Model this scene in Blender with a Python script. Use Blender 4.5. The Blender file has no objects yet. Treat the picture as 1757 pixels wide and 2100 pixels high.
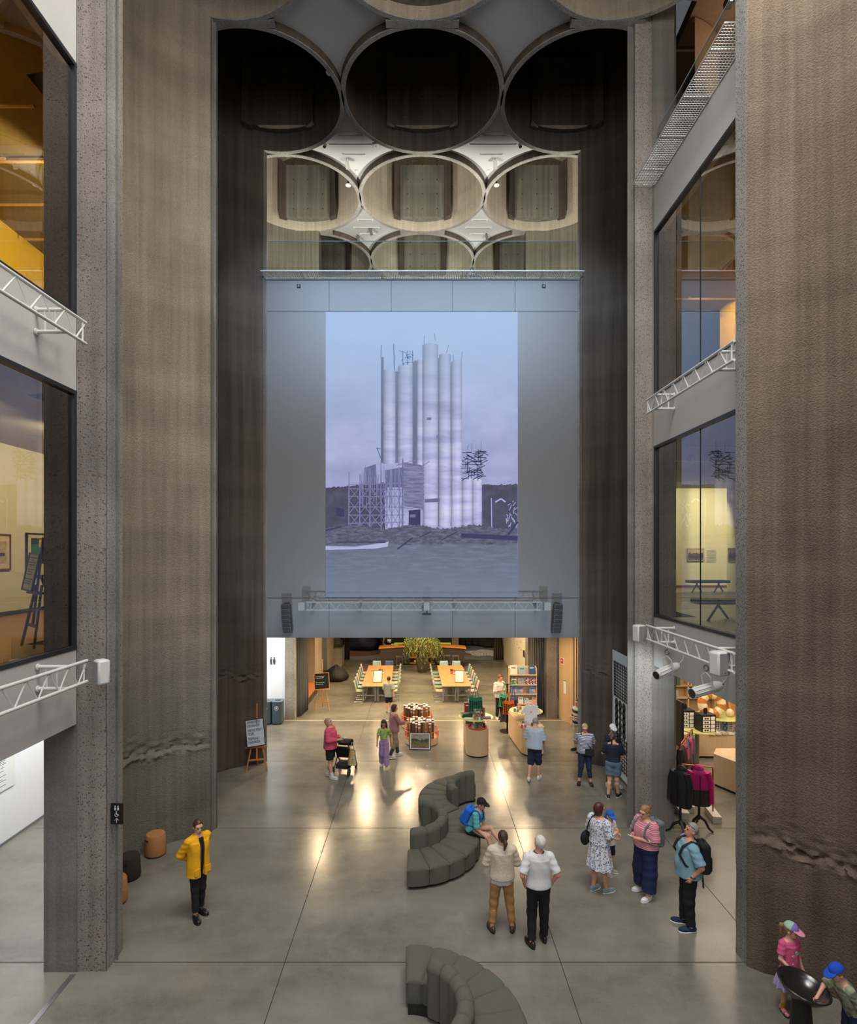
import bpy, math, random
import numpy as np
from mathutils import Vector, Matrix, noise as MN
random.seed(7)
SC = bpy.context.scene
COL = SC.collection
PI = math.pi
R = math.radians
# survey of the photograph: focal length in pixels, principal point, camera height (metres)
F, CX, CY, CH = 1175.0, 866.0, 1134.0, 6.4

def fl(x, y, z=0.0):
    Y = (CH - z) * F / (y - CY)
    return ((x - CX) * Y / F, Y, z)

def at(x, y, Y):
    return ((x - CX) * Y / F, Y, CH - (y - CY) * Y / F)

def lin(c):
    o = []
    for v in c[:3]:
        v = v / 255.0
        o.append(v / 12.92 if v <= 0.04045 else ((v + 0.055) / 1.055) ** 2.4)
    return (o[0], o[1], o[2], 1.0)

# ---------------------------------------------------------------- materials
MATS = {}

def nt(name):
    m = bpy.data.materials.new(name)
    m.use_nodes = True
    t = m.node_tree
    return m, t, t.nodes['Principled BSDF'], t.nodes, t.links

def mat(name, col, rough=0.6, metal=0.0, emit=0.0, var=0.10, ns=9.0, bump=0.0, ecol=None, spec=0.5, stretch=(1, 1, 1), coat=0.0):
    if name in MATS:
        return MATS[name]
    m, t, b, N, L = nt(name)
    c = lin(col)
    tc = N.new('ShaderNodeTexCoord')
    mp = N.new('ShaderNodeMapping')
    mp.inputs['Scale'].default_value = stretch
    nz = N.new('ShaderNodeTexNoise')
    nz.inputs['Scale'].default_value = ns
    nz.inputs['Detail'].default_value = 4
    rp = N.new('ShaderNodeValToRGB')
    rp.color_ramp.elements[0].position = 0.3
    rp.color_ramp.elements[1].position = 0.7
    rp.color_ramp.elements[0].color = tuple(v * (1 - var) for v in c[:3]) + (1,)
    rp.color_ramp.elements[1].color = tuple(min(1, v * (1 + var)) for v in c[:3]) + (1,)
    L.new(tc.outputs['Object'], mp.inputs['Vector'])
    L.new(mp.outputs['Vector'], nz.inputs['Vector'])
    L.new(nz.outputs['Fac'], rp.inputs['Fac'])
    L.new(rp.outputs['Color'], b.inputs['Base Color'])
    b.inputs['Roughness'].default_value = rough
    b.inputs['Metallic'].default_value = metal
    b.inputs['Specular IOR Level'].default_value = spec
    b.inputs['Coat Weight'].default_value = coat
    if emit:
        b.inputs['Emission Color'].default_value = lin(ecol or col)
        b.inputs['Emission Strength'].default_value = emit
    if bump:
        bp = N.new('ShaderNodeBump')
        bp.inputs['Strength'].default_value = bump
        bp.inputs['Distance'].default_value = 0.01
        L.new(nz.outputs['Fac'], bp.inputs['Height'])
        L.new(bp.outputs['Normal'], b.inputs['Normal'])
    MATS[name] = m
    return m

def mixc(N, L, fac, a, b, mode='MIX'):
    x = N.new('ShaderNodeMix')
    x.data_type = 'RGBA'
    x.blend_type = mode
    x.clamp_factor = True
    for sock, v in ((x.inputs[0], fac), (x.inputs[6], a), (x.inputs[7], b)):
        if hasattr(v, 'is_output'):
            L.new(v, sock)
        else:
            sock.default_value = v
    return x.outputs[2]

def tex(N, L, vec, scale, detail=4, kind='ShaderNodeTexNoise', rough=0.55):
    n = N.new(kind)
    n.inputs['Scale'].default_value = scale
    if kind == 'ShaderNodeTexNoise':
        n.inputs['Detail'].default_value = detail
        n.inputs['Roughness'].default_value = rough
    L.new(vec, n.inputs['Vector'])
    return n

def mapping(N, L, vec, sc):
    m = N.new('ShaderNodeMapping')
    m.inputs['Scale'].default_value = sc
    L.new(vec, m.inputs['Vector'])
    return m.outputs['Vector']

def ramp(N, L, fac, stops):
    r = N.new('ShaderNodeValToRGB')
    e = r.color_ramp.elements
    e[0].position, e[0].color = stops[0]
    e[1].position, e[1].color = stops[-1]
    for p, c in stops[1:-1]:
        k = e.new(p)
        k.color = c
    L.new(fac, r.inputs['Fac'])
    return r.outputs['Color']

def g(v):
    return (v, v, v, 1)

def concrete(name, col, dark, streak=1.0, agg=0.0, rust=0.0, band=0.6, bump=0.5, low=None):
    """board-marked concrete; agg = sawn face with visible aggregate"""
    if name in MATS:
        return MATS[name]
    m, t, b, N, L = nt(name)
    tc = N.new('ShaderNodeTexCoord').outputs['Object']
    st = tex(N, L, mapping(N, L, tc, (7, 7, 0.16)), 1.0, 5)
    bl = tex(N, L, mapping(N, L, tc, (1, 1, 0.5)), 0.7, 4)
    hb = tex(N, L, mapping(N, L, tc, (0.08, 0.08, 1.3)), 1.0, 3)
    gr = tex(N, L, tc, 38.0, 4)
    f1 = ramp(N, L, st.outputs['Fac'], [(0.36, g(0)), (0.66, g(1))])
    f2 = ramp(N, L, bl.outputs['Fac'], [(0.36, g(0)), (0.64, g(1))])
    f3 = ramp(N, L, hb.outputs['Fac'], [(0.40, g(0)), (0.60, g(1))])
    c = mixc(N, L, f2, lin(dark), lin(col))
    c = mixc(N, L, 0.55 * streak, c, mixc(N, L, f1, tuple(v * 0.62 for v in lin(dark)[:3]) + (1,), tuple(min(1, v * 1.12) for v in lin(col)[:3]) + (1,)))
    c = mixc(N, L, 0.4 * band, c, mixc(N, L, f3, lin(dark), tuple(min(1, v * 1.15) for v in lin(col)[:3]) + (1,)))
    gg = ramp(N, L, gr.outputs['Fac'], [(0.25, g(0.72)), (0.75, g(1.15))])
    c = mixc(N, L, 0.8, c, gg, 'MULTIPLY')
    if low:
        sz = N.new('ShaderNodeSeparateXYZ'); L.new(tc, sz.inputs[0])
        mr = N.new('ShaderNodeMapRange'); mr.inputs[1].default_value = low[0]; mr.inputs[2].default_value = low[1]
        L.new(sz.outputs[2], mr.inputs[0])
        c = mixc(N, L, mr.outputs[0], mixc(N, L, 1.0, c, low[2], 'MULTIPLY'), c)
    if agg:
        vo = tex(N, L, mapping(N, L, tc, (1, 1, 0.8)), 32.0, kind='ShaderNodeTexVoronoi')
        vv = N.new('ShaderNodeSeparateColor')
        L.new(vo.outputs['Color'], vv.inputs[0])
        d1 = ramp(N, L, vo.outputs['Distance'], [(0.24, g(1)), (0.34, g(0))])
        pick = ramp(N, L, vv.outputs[0], [(0.50, g(0)), (0.54, g(1))])
        fac = mixc(N, L, 1.0, d1, pick, 'MULTIPLY')
        c = mixc(N, L, fac, c, (0.085, 0.088, 0.096, 1))
        vo2 = tex(N, L, tc, 42.0, kind='ShaderNodeTexVoronoi')
        d2 = ramp(N, L, vo2.outputs['Distance'], [(0.18, g(0.45 * agg)), (0.28, g(0))])
        c = mixc(N, L, d2, c, (0.09, 0.09, 0.10, 1))
    if rust:
        rv = tex(N, L, mapping(N, L, tc, (9, 9, 17)), 1.0, kind='ShaderNodeTexVoronoi')
        sp = N.new('ShaderNodeSeparateColor')
        L.new(rv.outputs['Color'], sp.inputs[0])
        fa = mixc(N, L, 1.0, ramp(N, L, rv.outputs['Distance'], [(0.15, g(1)), (0.24, g(0))]),
                  ramp(N, L, sp.outputs[1], [(0.80, g(0)), (0.84, g(0.85))]), 'MULTIPLY')
        c = mixc(N, L, fa, c, lin((104, 68, 40)))
    L.new(c, b.inputs['Base Color'])
    b.inputs['Roughness'].default_value = 0.88
    b.inputs['Specular IOR Level'].default_value = 0.25
    ad = N.new('ShaderNodeMath')
    ad.operation = 'ADD'
    L.new(gr.outputs['Fac'], ad.inputs[0])
    L.new(st.outputs['Fac'], ad.inputs[1])
    bp = N.new('ShaderNodeBump')
    bp.inputs['Strength'].default_value = bump
    bp.inputs['Distance'].default_value = 0.03
    L.new(ad.outputs[0], bp.inputs['Height'])
    L.new(bp.outputs['Normal'], b.inputs['Normal'])
    MATS[name] = m
    return m

def striped(name, a, bcol, scale, axis=2, width=0.5, rough=0.8):
    if name in MATS:
        return MATS[name]
    m, t, b, N, L = nt(name)
    tc = N.new('ShaderNodeTexCoord').outputs['Object']
    s = N.new('ShaderNodeSeparateXYZ')
    L.new(tc, s.inputs[0])
    mu = N.new('ShaderNodeMath'); mu.operation = 'MULTIPLY'; mu.inputs[1].default_value = scale
    L.new(s.outputs[axis], mu.inputs[0])
    fr = N.new('ShaderNodeMath'); fr.operation = 'FRACT'
    L.new(mu.outputs[0], fr.inputs[0])
    gt = N.new('ShaderNodeMath'); gt.operation = 'GREATER_THAN'; gt.inputs[1].default_value = width
    L.new(fr.outputs[0], gt.inputs[0])
    L.new(mixc(N, L, gt.outputs[0], lin(a), lin(bcol)), b.inputs['Base Color'])
    b.inputs['Roughness'].default_value = rough
    MATS[name] = m
    return m

def spotted(name, base, spots, scale=26.0, thr=0.32, rough=0.85, second=None):
    if name in MATS:
        return MATS[name]
    m, t, b, N, L = nt(name)
    tc = N.new('ShaderNodeTexCoord').outputs['Object']
    v = tex(N, L, tc, scale, kind='ShaderNodeTexVoronoi')
    f = ramp(N, L, v.outputs['Distance'], [(thr, g(1)), (thr + 0.08, g(0))])
    sc = lin(spots)
    c = mixc(N, L, f, lin(base), sc)
    if second:
        n = tex(N, L, tc, scale * 0.35, 2)
        c = mixc(N, L, ramp(N, L, n.outputs['Fac'], [(0.5, g(0)), (0.56, g(1))]), c, lin(second))
    L.new(c, b.inputs['Base Color'])
    b.inputs['Roughness'].default_value = rough
    MATS[name] = m
    return m

def glass(name, tint=(235, 238, 236), refl=1.0):
    """flat pane: fresnel mix of clear and mirror"""
    if name in MATS:
        return MATS[name]
    m, t, b, N, L = nt(name)
    N.remove(b)
    out = N['Material Output']
    tr = N.new('ShaderNodeBsdfTransparent'); tr.inputs[0].default_value = lin(tint)
    gl = N.new('ShaderNodeBsdfGlossy'); gl.inputs['Roughness'].default_value = 0.0
    fr = N.new('ShaderNodeFresnel'); fr.inputs['IOR'].default_value = 1.5
    mu = N.new('ShaderNodeMath'); mu.operation = 'MULTIPLY'; mu.inputs[1].default_value = refl; mu.use_clamp = True
    mx = N.new('ShaderNodeMixShader')
    L.new(fr.outputs[0], mu.inputs[0]); L.new(mu.outputs[0], mx.inputs[0])
    L.new(tr.outputs[0], mx.inputs[1]); L.new(gl.outputs[0], mx.inputs[2])
    L.new(mx.outputs[0], out.inputs[0])
    MATS[name] = m
    return m

# ---------------------------------------------------------------- mesh builder
class MB:
    def __init__(self):
        self.v = []
        self.f = []

    def add(self, vs, fs, M=None):
        o = len(self.v)
        for p in vs:
            p = Vector(p)
            self.v.append(tuple(M @ p) if M is not None else tuple(p))
        for q in fs:
            self.f.append(tuple(i + o for i in q))
        return self

    def box(self, c, s, rz=0.0, M=None):
        x, y, z = s[0] / 2, s[1] / 2, s[2] / 2
        vs = [(-x, -y, -z), (x, -y, -z), (x, y, -z), (-x, y, -z), (-x, -y, z), (x, -y, z), (x, y, z), (-x, y, z)]
        fs = [(0, 3, 2, 1), (4, 5, 6, 7), (0, 1, 5, 4), (1, 2, 6, 5), (2, 3, 7, 6), (3, 0, 4, 7)]
        T = Matrix.Translation(c) @ Matrix.Rotation(rz, 4, 'Z')
        if M is not None:
            T = Matrix.Translation(c) @ M
        return self.add(vs, fs, T)

    def bx(self, x0, x1, y0, y1, z0, z1):
        return self.box(((x0 + x1) / 2, (y0 + y1) / 2, (z0 + z1) / 2), (abs(x1 - x0), abs(y1 - y0), abs(z1 - z0)))

    def quad(self, a, b, c, d):
        return self.add([a, b, c, d], [(0, 1, 2, 3)])

    def tube(self, pts, r, n=8, closed=False, cap=True):
        pts = [Vector(p) for p in pts]
        k = len(pts)
        rs = r if isinstance(r, (list, tuple)) else [r] * k
        o = len(self.v)
        prev = None
        for i, p in enumerate(pts):
            a = pts[(i - 1) % k] if (closed or i > 0) else p
            b = pts[(i + 1) % k] if (closed or i < k - 1) else p
            d = (b - a)
            d = d.normalized() if d.length > 1e-9 else Vector((0, 0, 1))
            if prev is None:
                u = d.cross(Vector((0, 0, 1)))
                if u.length < 1e-3:
                    u = d.cross(Vector((0, 1, 0)))
            else:
                u = prev - d * prev.dot(d)
            u.normalize()
            prev = u
            w = d.cross(u)
            for j in range(n):
                t = 2 * PI * j / n
                self.v.append(tuple(p + (u * math.cos(t) + w * math.sin(t)) * rs[i]))
        for i in range(k if closed else k - 1):
            for j in range(n):
                a0 = o + i * n + j
                a1 = o + i * n + (j + 1) % n
                i2 = (i + 1) % k
                self.f.append((a0, a1, o + i2 * n + (j + 1) % n, o + i2 * n + j))
        if cap and not closed:
            self.f.append(tuple(o + j for j in range(n))[::-1])
            self.f.append(tuple(o + (k - 1) * n + j for j in range(n)))
        return self

    def cyl(self, p0, p1, r0, r1=None, n=16):
        return self.tube([p0, p1], [r0, r0 if r1 is None else r1], n)

    def lathe(self, prof, n=24, c=(0, 0, 0), caps=True, M=None, a0=0.0, a1=2 * PI):
        o = len(self.v)
        full = abs(a1 - a0 - 2 * PI) < 1e-6
        m = n if full else n + 1
        T = M if M is not None else Matrix.Identity(4)
        for (r, z) in prof:
            for j in range(m):
                t = a0 + (a1 - a0) * j / n
                p = T @ Vector((r * math.cos(t), r * math.sin(t), z))
                self.v.append((p.x + c[0], p.y + c[1], p.z + c[2]))
        for i in range(len(prof) - 1):
            for j in range(n):
                j2 = (j + 1) % m if full else j + 1
                self.f.append((o + i * m + j, o + i * m + j2, o + (i + 1) * m + j2, o + (i + 1) * m + j))
        if caps and full:
            if prof[0][0] > 1e-6:
                self.f.append(tuple(o + j for j in range(m))[::-1])
            if prof[-1][0] > 1e-6:
                self.f.append(tuple(o + (len(prof) - 1) * m + j for j in range(m)))
        return self

    def prism(self, poly, z0, z1, M=None):
        n = len(poly)
        vs = [(p[0], p[1], z0) for p in poly] + [(p[0], p[1], z1) for p in poly]
        fs = [tuple(range(n))[::-1], tuple(range(n, 2 * n))]
        fs += [(i, (i + 1) % n, n + (i + 1) % n, n + i) for i in range(n)]
        return self.add(vs, fs, M)

    def sphere(self, c, r, n=14, M=None):
        rx, ry, rz = r if isinstance(r, (tuple, list)) else (r, r, r)
        m = max(6, n // 2 + 1)
        o = len(self.v)
        for i in range(m + 1):
            ph = PI * i / m
            for j in range(n):
                t = 2 * PI * j / n
                p = Vector((rx * math.sin(ph) * math.cos(t), ry * math.sin(ph) * math.sin(t), rz * math.cos(ph)))
                if M is not None:
                    p = M @ p
                self.v.append((p.x + c[0], p.y + c[1], p.z + c[2]))
        for i in range(m):
            for j in range(n):
                j2 = (j + 1) % n
                self.f.append((o + i * n + j, o + (i + 1) * n + j, o + (i + 1) * n + j2, o + i * n + j2))
        return self

    def sheet(self, fn, nu, nv):
        o = len(self.v)
        for i in range(nu + 1):
            for j in range(nv + 1):
                self.v.append(tuple(fn(i / nu, j / nv)))
        w = nv + 1
        for i in range(nu):
            for j in range(nv):
                self.f.append((o + i * w + j, o + (i + 1) * w + j, o + (i + 1) * w + j + 1, o + i * w + j + 1))
        return self

    def mesh(self, name, m=None, smooth=40):
        me = bpy.data.meshes.new(name)
        me.from_pydata(self.v, [], self.f)
        me.validate()
        if m:
            me.materials.append(m)
        if smooth:
            me.shade_smooth()
            me.set_sharp_from_angle(angle=R(smooth))
        me.update()
        return me

    def build(self, name, m=None, parent=None, smooth=40, bev=0.0, solid=0.0, seg=2):
        ob = bpy.data.objects.new(name, self.mesh(name, m, smooth))
        COL.objects.link(ob)
        if parent is not None:
            ob.parent = parent
        if solid:
            s = ob.modifiers.new('solid', 'SOLIDIFY'); s.thickness = solid; s.offset = 0
        if bev:
            bm_ = ob.modifiers.new('bev', 'BEVEL'); bm_.width = bev; bm_.segments = seg; bm_.limit_method = 'ANGLE'; bm_.angle_limit = R(40)
        return ob

def tag(o, label=None, cat=None, group=None, kind=None):
    if label: o['label'] = label
    if cat: o['category'] = cat
    if group: o['group'] = group
    if kind: o['kind'] = kind
    return o

def thing(name, label, cat, loc=(0, 0, 0), rz=0.0, group=None):
    o = bpy.data.objects.new(name, None)
    COL.objects.link(o)
    o.location = loc
    o.rotation_euler = (0, 0, rz)
    o.empty_display_size = 0.1
    return tag(o, label, cat, group)

def struct(name, mb, m, parent=None, **k):
    o = mb.build(name, m, parent, **k)
    if parent is None:
        o['kind'] = 'structure'
    return o

def copy_tree(o, parent=None):
    c = o.copy()
    COL.objects.link(c)
    if parent is not None:
        c.parent = parent
    for ch in list(o.children):
        copy_tree(ch, c)
    return c

def dup(root, loc, rz, label, group=None):
    r = copy_tree(root)
    r.location = loc
    r.rotation_euler = (0, 0, rz)
    r['label'] = label
    if group: r['group'] = group
    return r

def text(s, size, m, parent, loc, rot, name='lettering', sx=1.0, align='LEFT', ext=0.0006):
    cu = bpy.data.curves.new(name, 'FONT')
    cu.body = s
    cu.size = size
    cu.extrude = ext
    cu.align_x = align
    cu.space_line = 0.92
    cu.materials.append(m)
    tmp = bpy.data.objects.new('tmp', cu)
    COL.objects.link(tmp)
    bpy.context.view_layer.update()
    me = bpy.data.meshes.new_from_object(tmp.evaluated_get(bpy.context.evaluated_depsgraph_get()))
    bpy.data.objects.remove(tmp)
    o = bpy.data.objects.new(name, me)
    COL.objects.link(o)
    if not me.materials: me.materials.append(m)
    o.parent = parent
    o.location = loc
    o.rotation_euler = rot
    o.scale = (sx, 1, 1)
    return o

def rrect(x0, x1, y0, y1, r, n=6):
    pts = []
    for cx, cy, a in ((x1 - r, y1 - r, 0), (x0 + r, y1 - r, 90), (x0 + r, y0 + r, 180), (x1 - r, y0 + r, 270)):
        for i in range(n + 1):
            t = R(a + 90 * i / n)
            pts.append((cx + r * math.cos(t), cy + r * math.sin(t)))
    return pts

def circ(cx, cy, r, n=32, a0=0, a1=360):
    return [(cx + r * math.cos(R(a0 + (a1 - a0) * i / n)), cy + r * math.sin(R(a0 + (a1 - a0) * i / n))) for i in range(n if abs(a1 - a0) >= 360 else n + 1)]
# ================================================================ SETTING
ZC = 18.7          # underside of the cut silo cells
XW = 4.85          # plane on which the side silos are cut open
PX, PY = 4.3, 4.35
RI, RO = 2.06, 2.19
ROWS = [6.79, 11.14, 15.49, 19.84, 24.19]
YB = 17.66         # white end wall
ZT = 14.8          # upper gallery level

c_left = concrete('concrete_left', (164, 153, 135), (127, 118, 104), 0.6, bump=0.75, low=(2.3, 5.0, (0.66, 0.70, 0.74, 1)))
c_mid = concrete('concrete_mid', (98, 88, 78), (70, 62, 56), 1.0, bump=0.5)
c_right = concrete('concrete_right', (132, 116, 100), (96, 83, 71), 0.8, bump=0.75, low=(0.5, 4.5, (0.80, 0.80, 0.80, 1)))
c_low = concrete('concrete_low', (104, 100, 94), (66, 63, 60), 1.0, bump=0.6)
c_cut = concrete('concrete_cut', (158, 156, 152), (122, 120, 116), 0.4, agg=1.0, band=0.3, bump=0.3)
c_pier = concrete('concrete_pier', (162, 153, 145), (126, 118, 111), 0.5, agg=1.0, rust=1.0, band=0.4, bump=0.3)
c_smooth = concrete('concrete_smooth', (138, 133, 127), (104, 99, 94), 0.8, band=0.8, bump=0.25)
c_panel = concrete('concrete_panel', (120, 116, 104), (88, 85, 76), 1.2, bump=0.25)
c_infill = concrete('concrete_infill', (126, 124, 113), (94, 92, 84), 1.0, bump=0.25)
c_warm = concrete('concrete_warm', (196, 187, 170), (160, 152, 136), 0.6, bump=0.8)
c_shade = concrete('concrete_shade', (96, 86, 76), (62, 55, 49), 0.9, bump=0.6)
m_endw = mat('end_wall_paint', (122, 122, 124), 0.6, var=0.02)
m_white = mat('white_paint', (205, 206, 206), 0.55, var=0.02)
m_perf = mat('perforated_white', (188, 186, 182), 0.6, var=0.05, ns=60)
m_ceil = mat('star_ceiling', (176, 178, 178), 0.7, var=0.02)
m_dark = mat('dark_void', (26, 24, 23), 0.9)
m_black = mat('black_metal', (22, 22, 24), 0.45)
m_frame = mat('window_frame', (46, 48, 52), 0.4, metal=0.3)
m_alu = mat('aluminium', (150, 152, 152), 0.35, metal=0.8)
m_whitem = mat('white_metal', (214, 214, 210), 0.4, var=0.02)
m_glass = glass('pane_glass', (224, 220, 200), 2.6)
m_clear = glass('clear_glass', (224, 234, 232), 0.8)

def floor_mat():
    m, t, b, N, L = nt('polished_floor')
    tc = N.new('ShaderNodeTexCoord').outputs['Object']
    bl = tex(N, L, mapping(N, L, tc, (0.35, 0.9, 1)), 1.0, 5)
    wp = tex(N, L, tc, 3.0, 5, rough=0.7)
    gr = tex(N, L, tc, 90.0, 3)
    c = mixc(N, L, ramp(N, L, bl.outputs['Fac'], [(0.35, g(0)), (0.65, g(1))]), lin((108, 106, 97)), lin((134, 131, 120)))
    c = mixc(N, L, ramp(N, L, wp.outputs['Fac'], [(0.40, g(0)), (0.70, g(0.35))]), c, lin((148, 142, 128)))
    c = mixc(N, L, 0.55, c, ramp(N, L, gr.outputs['Fac'], [(0.3, g(0.6)), (0.7, g(1.25))]), 'MULTIPLY')
    L.new(c, b.inputs['Base Color'])
    rr = N.new('ShaderNodeMapRange')
    rr.inputs['To Min'].default_value = 0.17
    rr.inputs['To Max'].default_value = 0.30
    L.new(wp.outputs['Fac'], rr.inputs['Value'])
    L.new(rr.outputs[0], b.inputs['Roughness'])
    b.inputs['Specular IOR Level'].default_value = 0.6
    return m

flo = struct('floor', MB().quad((-16, -3, 0), (16, -3, 0), (16, 46, 0), (-16, 46, 0)), floor_mat())
j = MB()
for x in (-2.15, 2.16):
    j.bx(x - 0.006, x + 0.006, -3, 34, 0.0, 0.0015)
j.bx(5.444, 5.456, 8.9, 17, 0.0, 0.0015)
for y in (4.6, 8.96, 13.33, 17.62):
    j.bx(-9, 9, y - 0.007, y + 0.007, 0.0, 0.0015)
struct('joint', j, mat('floor_joint', (48, 47, 44), 0.8), flo, smooth=0)
struct('trim_1', MB().bx(-8, 8, 21.86, 21.92, 0, 0.004), mat('pale_strip', (200, 186, 160), 0.5), smooth=0)
struct('trim_2', MB().bx(-5.34, -5.26, 4.0, 8.7, 0, 0.006), m_alu, smooth=0)
struct('trim_3', MB().box((-6.0, 20.6, 0.003), (0.09, 3.0, 0.006), R(-14)), mat('grey_strip', (92, 98, 102), 0.5), smooth=0)

def fbm(x, y, z, o=4):
    return MN.fractal(Vector((x, y, z)), 1.0, 2.0, o)

def silo(side, cy, wall_name, mlow, lower=True, r=RI, cx=None, z_ledge=None, step=0.0, xw=XW):
    """one side cell: below ZC only the arc outside the cut plane, above it a whole tube"""
    cx = side * PX if cx is None else cx
    dx = xw - abs(cx)
    th = math.acos(dx / r)
    base = 0.0 if side > 0 else PI
    zs = []
    z = 0.0
    while z < 3.4:
        zs.append(z); z += 0.032
    while z < ZC:
        zs.append(z); z += 0.3
    zs.append(ZC)
    n = 130
    mb = MB()
    if lower:
        for zz in zs:
            for i in range(n + 1):
                a = base - th + 2 * th * i / n
                x0, y0 = cx + r * math.cos(a), cy + r * math.sin(a)
                rr = r + 0.012 * fbm(x0 * 0.8, y0 * 0.8, zz * 0.5)
                if z_ledge and zz < 3.4:
                    zl = z_ledge + 0.22 * fbm(x0 * 0.7, y0 * 0.7, 3.1) + 0.10 * fbm(x0 * 3, y0 * 3, 9.1)
                    d = zz - zl
                    k = 1.0 if d < -0.03 else (0.0 if d > 0.01 else (0.01 - d) / 0.04)
                    fade = min(1.0, i / 5.0, (n - i) / 5.0)
                    rough = math.exp(-(d / 0.11) ** 2) * 0.10 * fbm(x0 * 11, y0 * 11, zz * 13) + math.exp(-((d - 0.14) / 0.22) ** 2) * 0.035 * fbm(x0 * 4, y0 * 4, zz * 11 + 5)
                    rr += (-step * k + rough) * fade
                mb.v.append((cx + rr * math.cos(a), cy + rr * math.sin(a), zz))
        w = n + 1
        for i in range(len(zs) - 1):
            for q in range(n):
                mb.f.append((i * w + q, i * w + q + 1, (i + 1) * w + q + 1, (i + 1) * w + q))
    return mb, cx, r, th

def cut_strip(x, y0, y1, z1, side):
    d = 0.5 * side
    mb = MB()
    n = 60
    def fn(u, v):
        z = v * z1
        o = 0.012 * fbm(y0, z * 3, 1.0) if z < 3 else 0
        return (x + side * (0.0 + abs(o) * 2), y0 + (y1 - y0) * u, z)
    mb.sheet(fn, 3, n)
    mb.quad((x, y0, 0), (x + d, y0 + 0.35, 0), (x + d, y0 + 0.35, z1), (x, y0, z1))
    return mb

hc = math.sqrt(RI ** 2 - (XW - PX) ** 2)
# left side: cells of rows 1 and 2 ; right side: cells of rows 0 and 2
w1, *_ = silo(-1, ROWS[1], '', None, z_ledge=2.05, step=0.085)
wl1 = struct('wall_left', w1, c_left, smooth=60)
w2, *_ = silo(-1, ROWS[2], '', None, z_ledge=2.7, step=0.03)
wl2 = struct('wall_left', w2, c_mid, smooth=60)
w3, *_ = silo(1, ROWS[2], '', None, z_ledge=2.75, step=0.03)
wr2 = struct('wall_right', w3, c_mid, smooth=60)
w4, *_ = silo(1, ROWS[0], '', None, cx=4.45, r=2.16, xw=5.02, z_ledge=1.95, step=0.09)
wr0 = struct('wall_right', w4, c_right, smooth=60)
struct('cut_face', cut_strip(-XW + 0.02, ROWS[1] + hc, ROWS[2] - hc, ZC, -1), c_cut, wl1, smooth=60)
struct('cut_face', cut_strip(-XW + 0.02, ROWS[2] + hc, YB, ZC, -1), c_cut, wl2, smooth=60)
struct('cut_face', cut_strip(XW - 0.02, ROWS[2] + hc, YB, ZC, 1), c_cut, wr2, smooth=60)

def pier(name, side, x0, x1, x2, y, yd, y_in, z1, xdeep):
    """flat sawn face (aggregate) x0..x1, smooth cast face x1..x2, return face along the nave"""
    o = struct(name, MB().bx(side * (x0 + 0.012), side * x1, y, y + 0.5, 0, z1), c_pier, smooth=0)
    struct('smooth_face', MB().bx(side * x1, side * x2, y - 0.012, y + 0.5, 0, z1), c_smooth, o, smooth=0)
    struct('return_face', MB().quad((side * x0, y, 0), (side * x0, y_in, 0), (side * x0, y_in, z1), (side * x0, y, z1)), c_cut, o, smooth=0)
    if xdeep:
        struct('side_face', MB().bx(side * (x2 - 0.1), side * xdeep, y + 0.75, y + 1.6, 0, z1), c_smooth, o, smooth=0)
    return o

pl = pier('pillar', -1, 4.83, 5.28, 5.78, 8.76, 0, ROWS[1] - hc, 26, None)
pr = pier('pillar', 1, 4.92, 5.33, 5.84, 13.30, 0, ROWS[2] - hc + 0.02, 26, 6.22)
# near right: only the sawn return of the silo wall shows
hr = math.sqrt(2.16 ** 2 - (5.02 - 4.45) ** 2)
pn = struct('pillar', cut_strip(5.02, ROWS[0] + hr, 9.19, ZC, 1).bx(5.10, 5.36, ROWS[0] + hr + 0.12, 9.18, 0, ZC), c_cut, smooth=60)
# backs of the silos seen through galleries and openings
bk = MB()
for sx, cy, cxx in ((-1, ROWS[1], -4.3), (-1, ROWS[2], -4.3), (1, ROWS[2], 4.3)):
    a = (PI if sx < 0 else 0)
    bk.lathe([(RO, 0), (RO, ZC)], 30, (cxx, cy, 0), False, a0=a - 1.35, a1=a + 1.35)
struct('wall_silo_backs', bk, c_smooth, smooth=60)

# ---- upper cells: tubes above the cut plane
up = {1: MB(), 2: MB(), 3: MB(), 4: MB()}
rim = MB()
outer = MB()
for r_i in (1, 2, 3, 4):
    for c_i in (-1, 0, 1):
        cx, cy = c_i * PX, ROWS[r_i]
        h = 26.5 if r_i == 1 else (25.5 if r_i == 2 else 24.0)
        up[r_i].lathe([(RI, ZC), (RI, h)], 64, (cx, cy, 0), False)
        if r_i > 1:
            up[r_i].prism(circ(cx, cy, RI + 0.02, 40), h, h + 0.05)
        rim.lathe([(RI, ZC), (RI + 0.012, ZC - 0.012), (RO - 0.012, ZC - 0.012), (RO, ZC)], 64, (cx, cy, 0), False)
        outer.lathe([(RO, ZC), (RO, ZC + 0.55)], 64, (cx, cy, 0), False)
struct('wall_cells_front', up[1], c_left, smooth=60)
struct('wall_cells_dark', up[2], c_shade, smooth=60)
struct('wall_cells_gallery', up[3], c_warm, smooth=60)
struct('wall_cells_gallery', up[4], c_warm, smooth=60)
struct('trim_4', rim, c_cut, smooth=30)
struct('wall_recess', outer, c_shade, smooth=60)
# junction blocks between cells
jb = MB()
for r_i in (1, 2, 3, 4):
    for sx in (-0.5, 0.5):
        jb.box((sx * PX, ROWS[r_i], ZC + 0.28), (0.12, 0.6, 0.58))
for c_i in (-1, 0, 1):
    for yy in ((ROWS[1] + ROWS[2]) / 2, (ROWS[3] + ROWS[4]) / 2):
        jb.box((c_i * PX, yy, ZC + 0.20), (1.7, 0.2, 0.43))
struct('trim_5', jb, c_cut, smooth=0)
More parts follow.
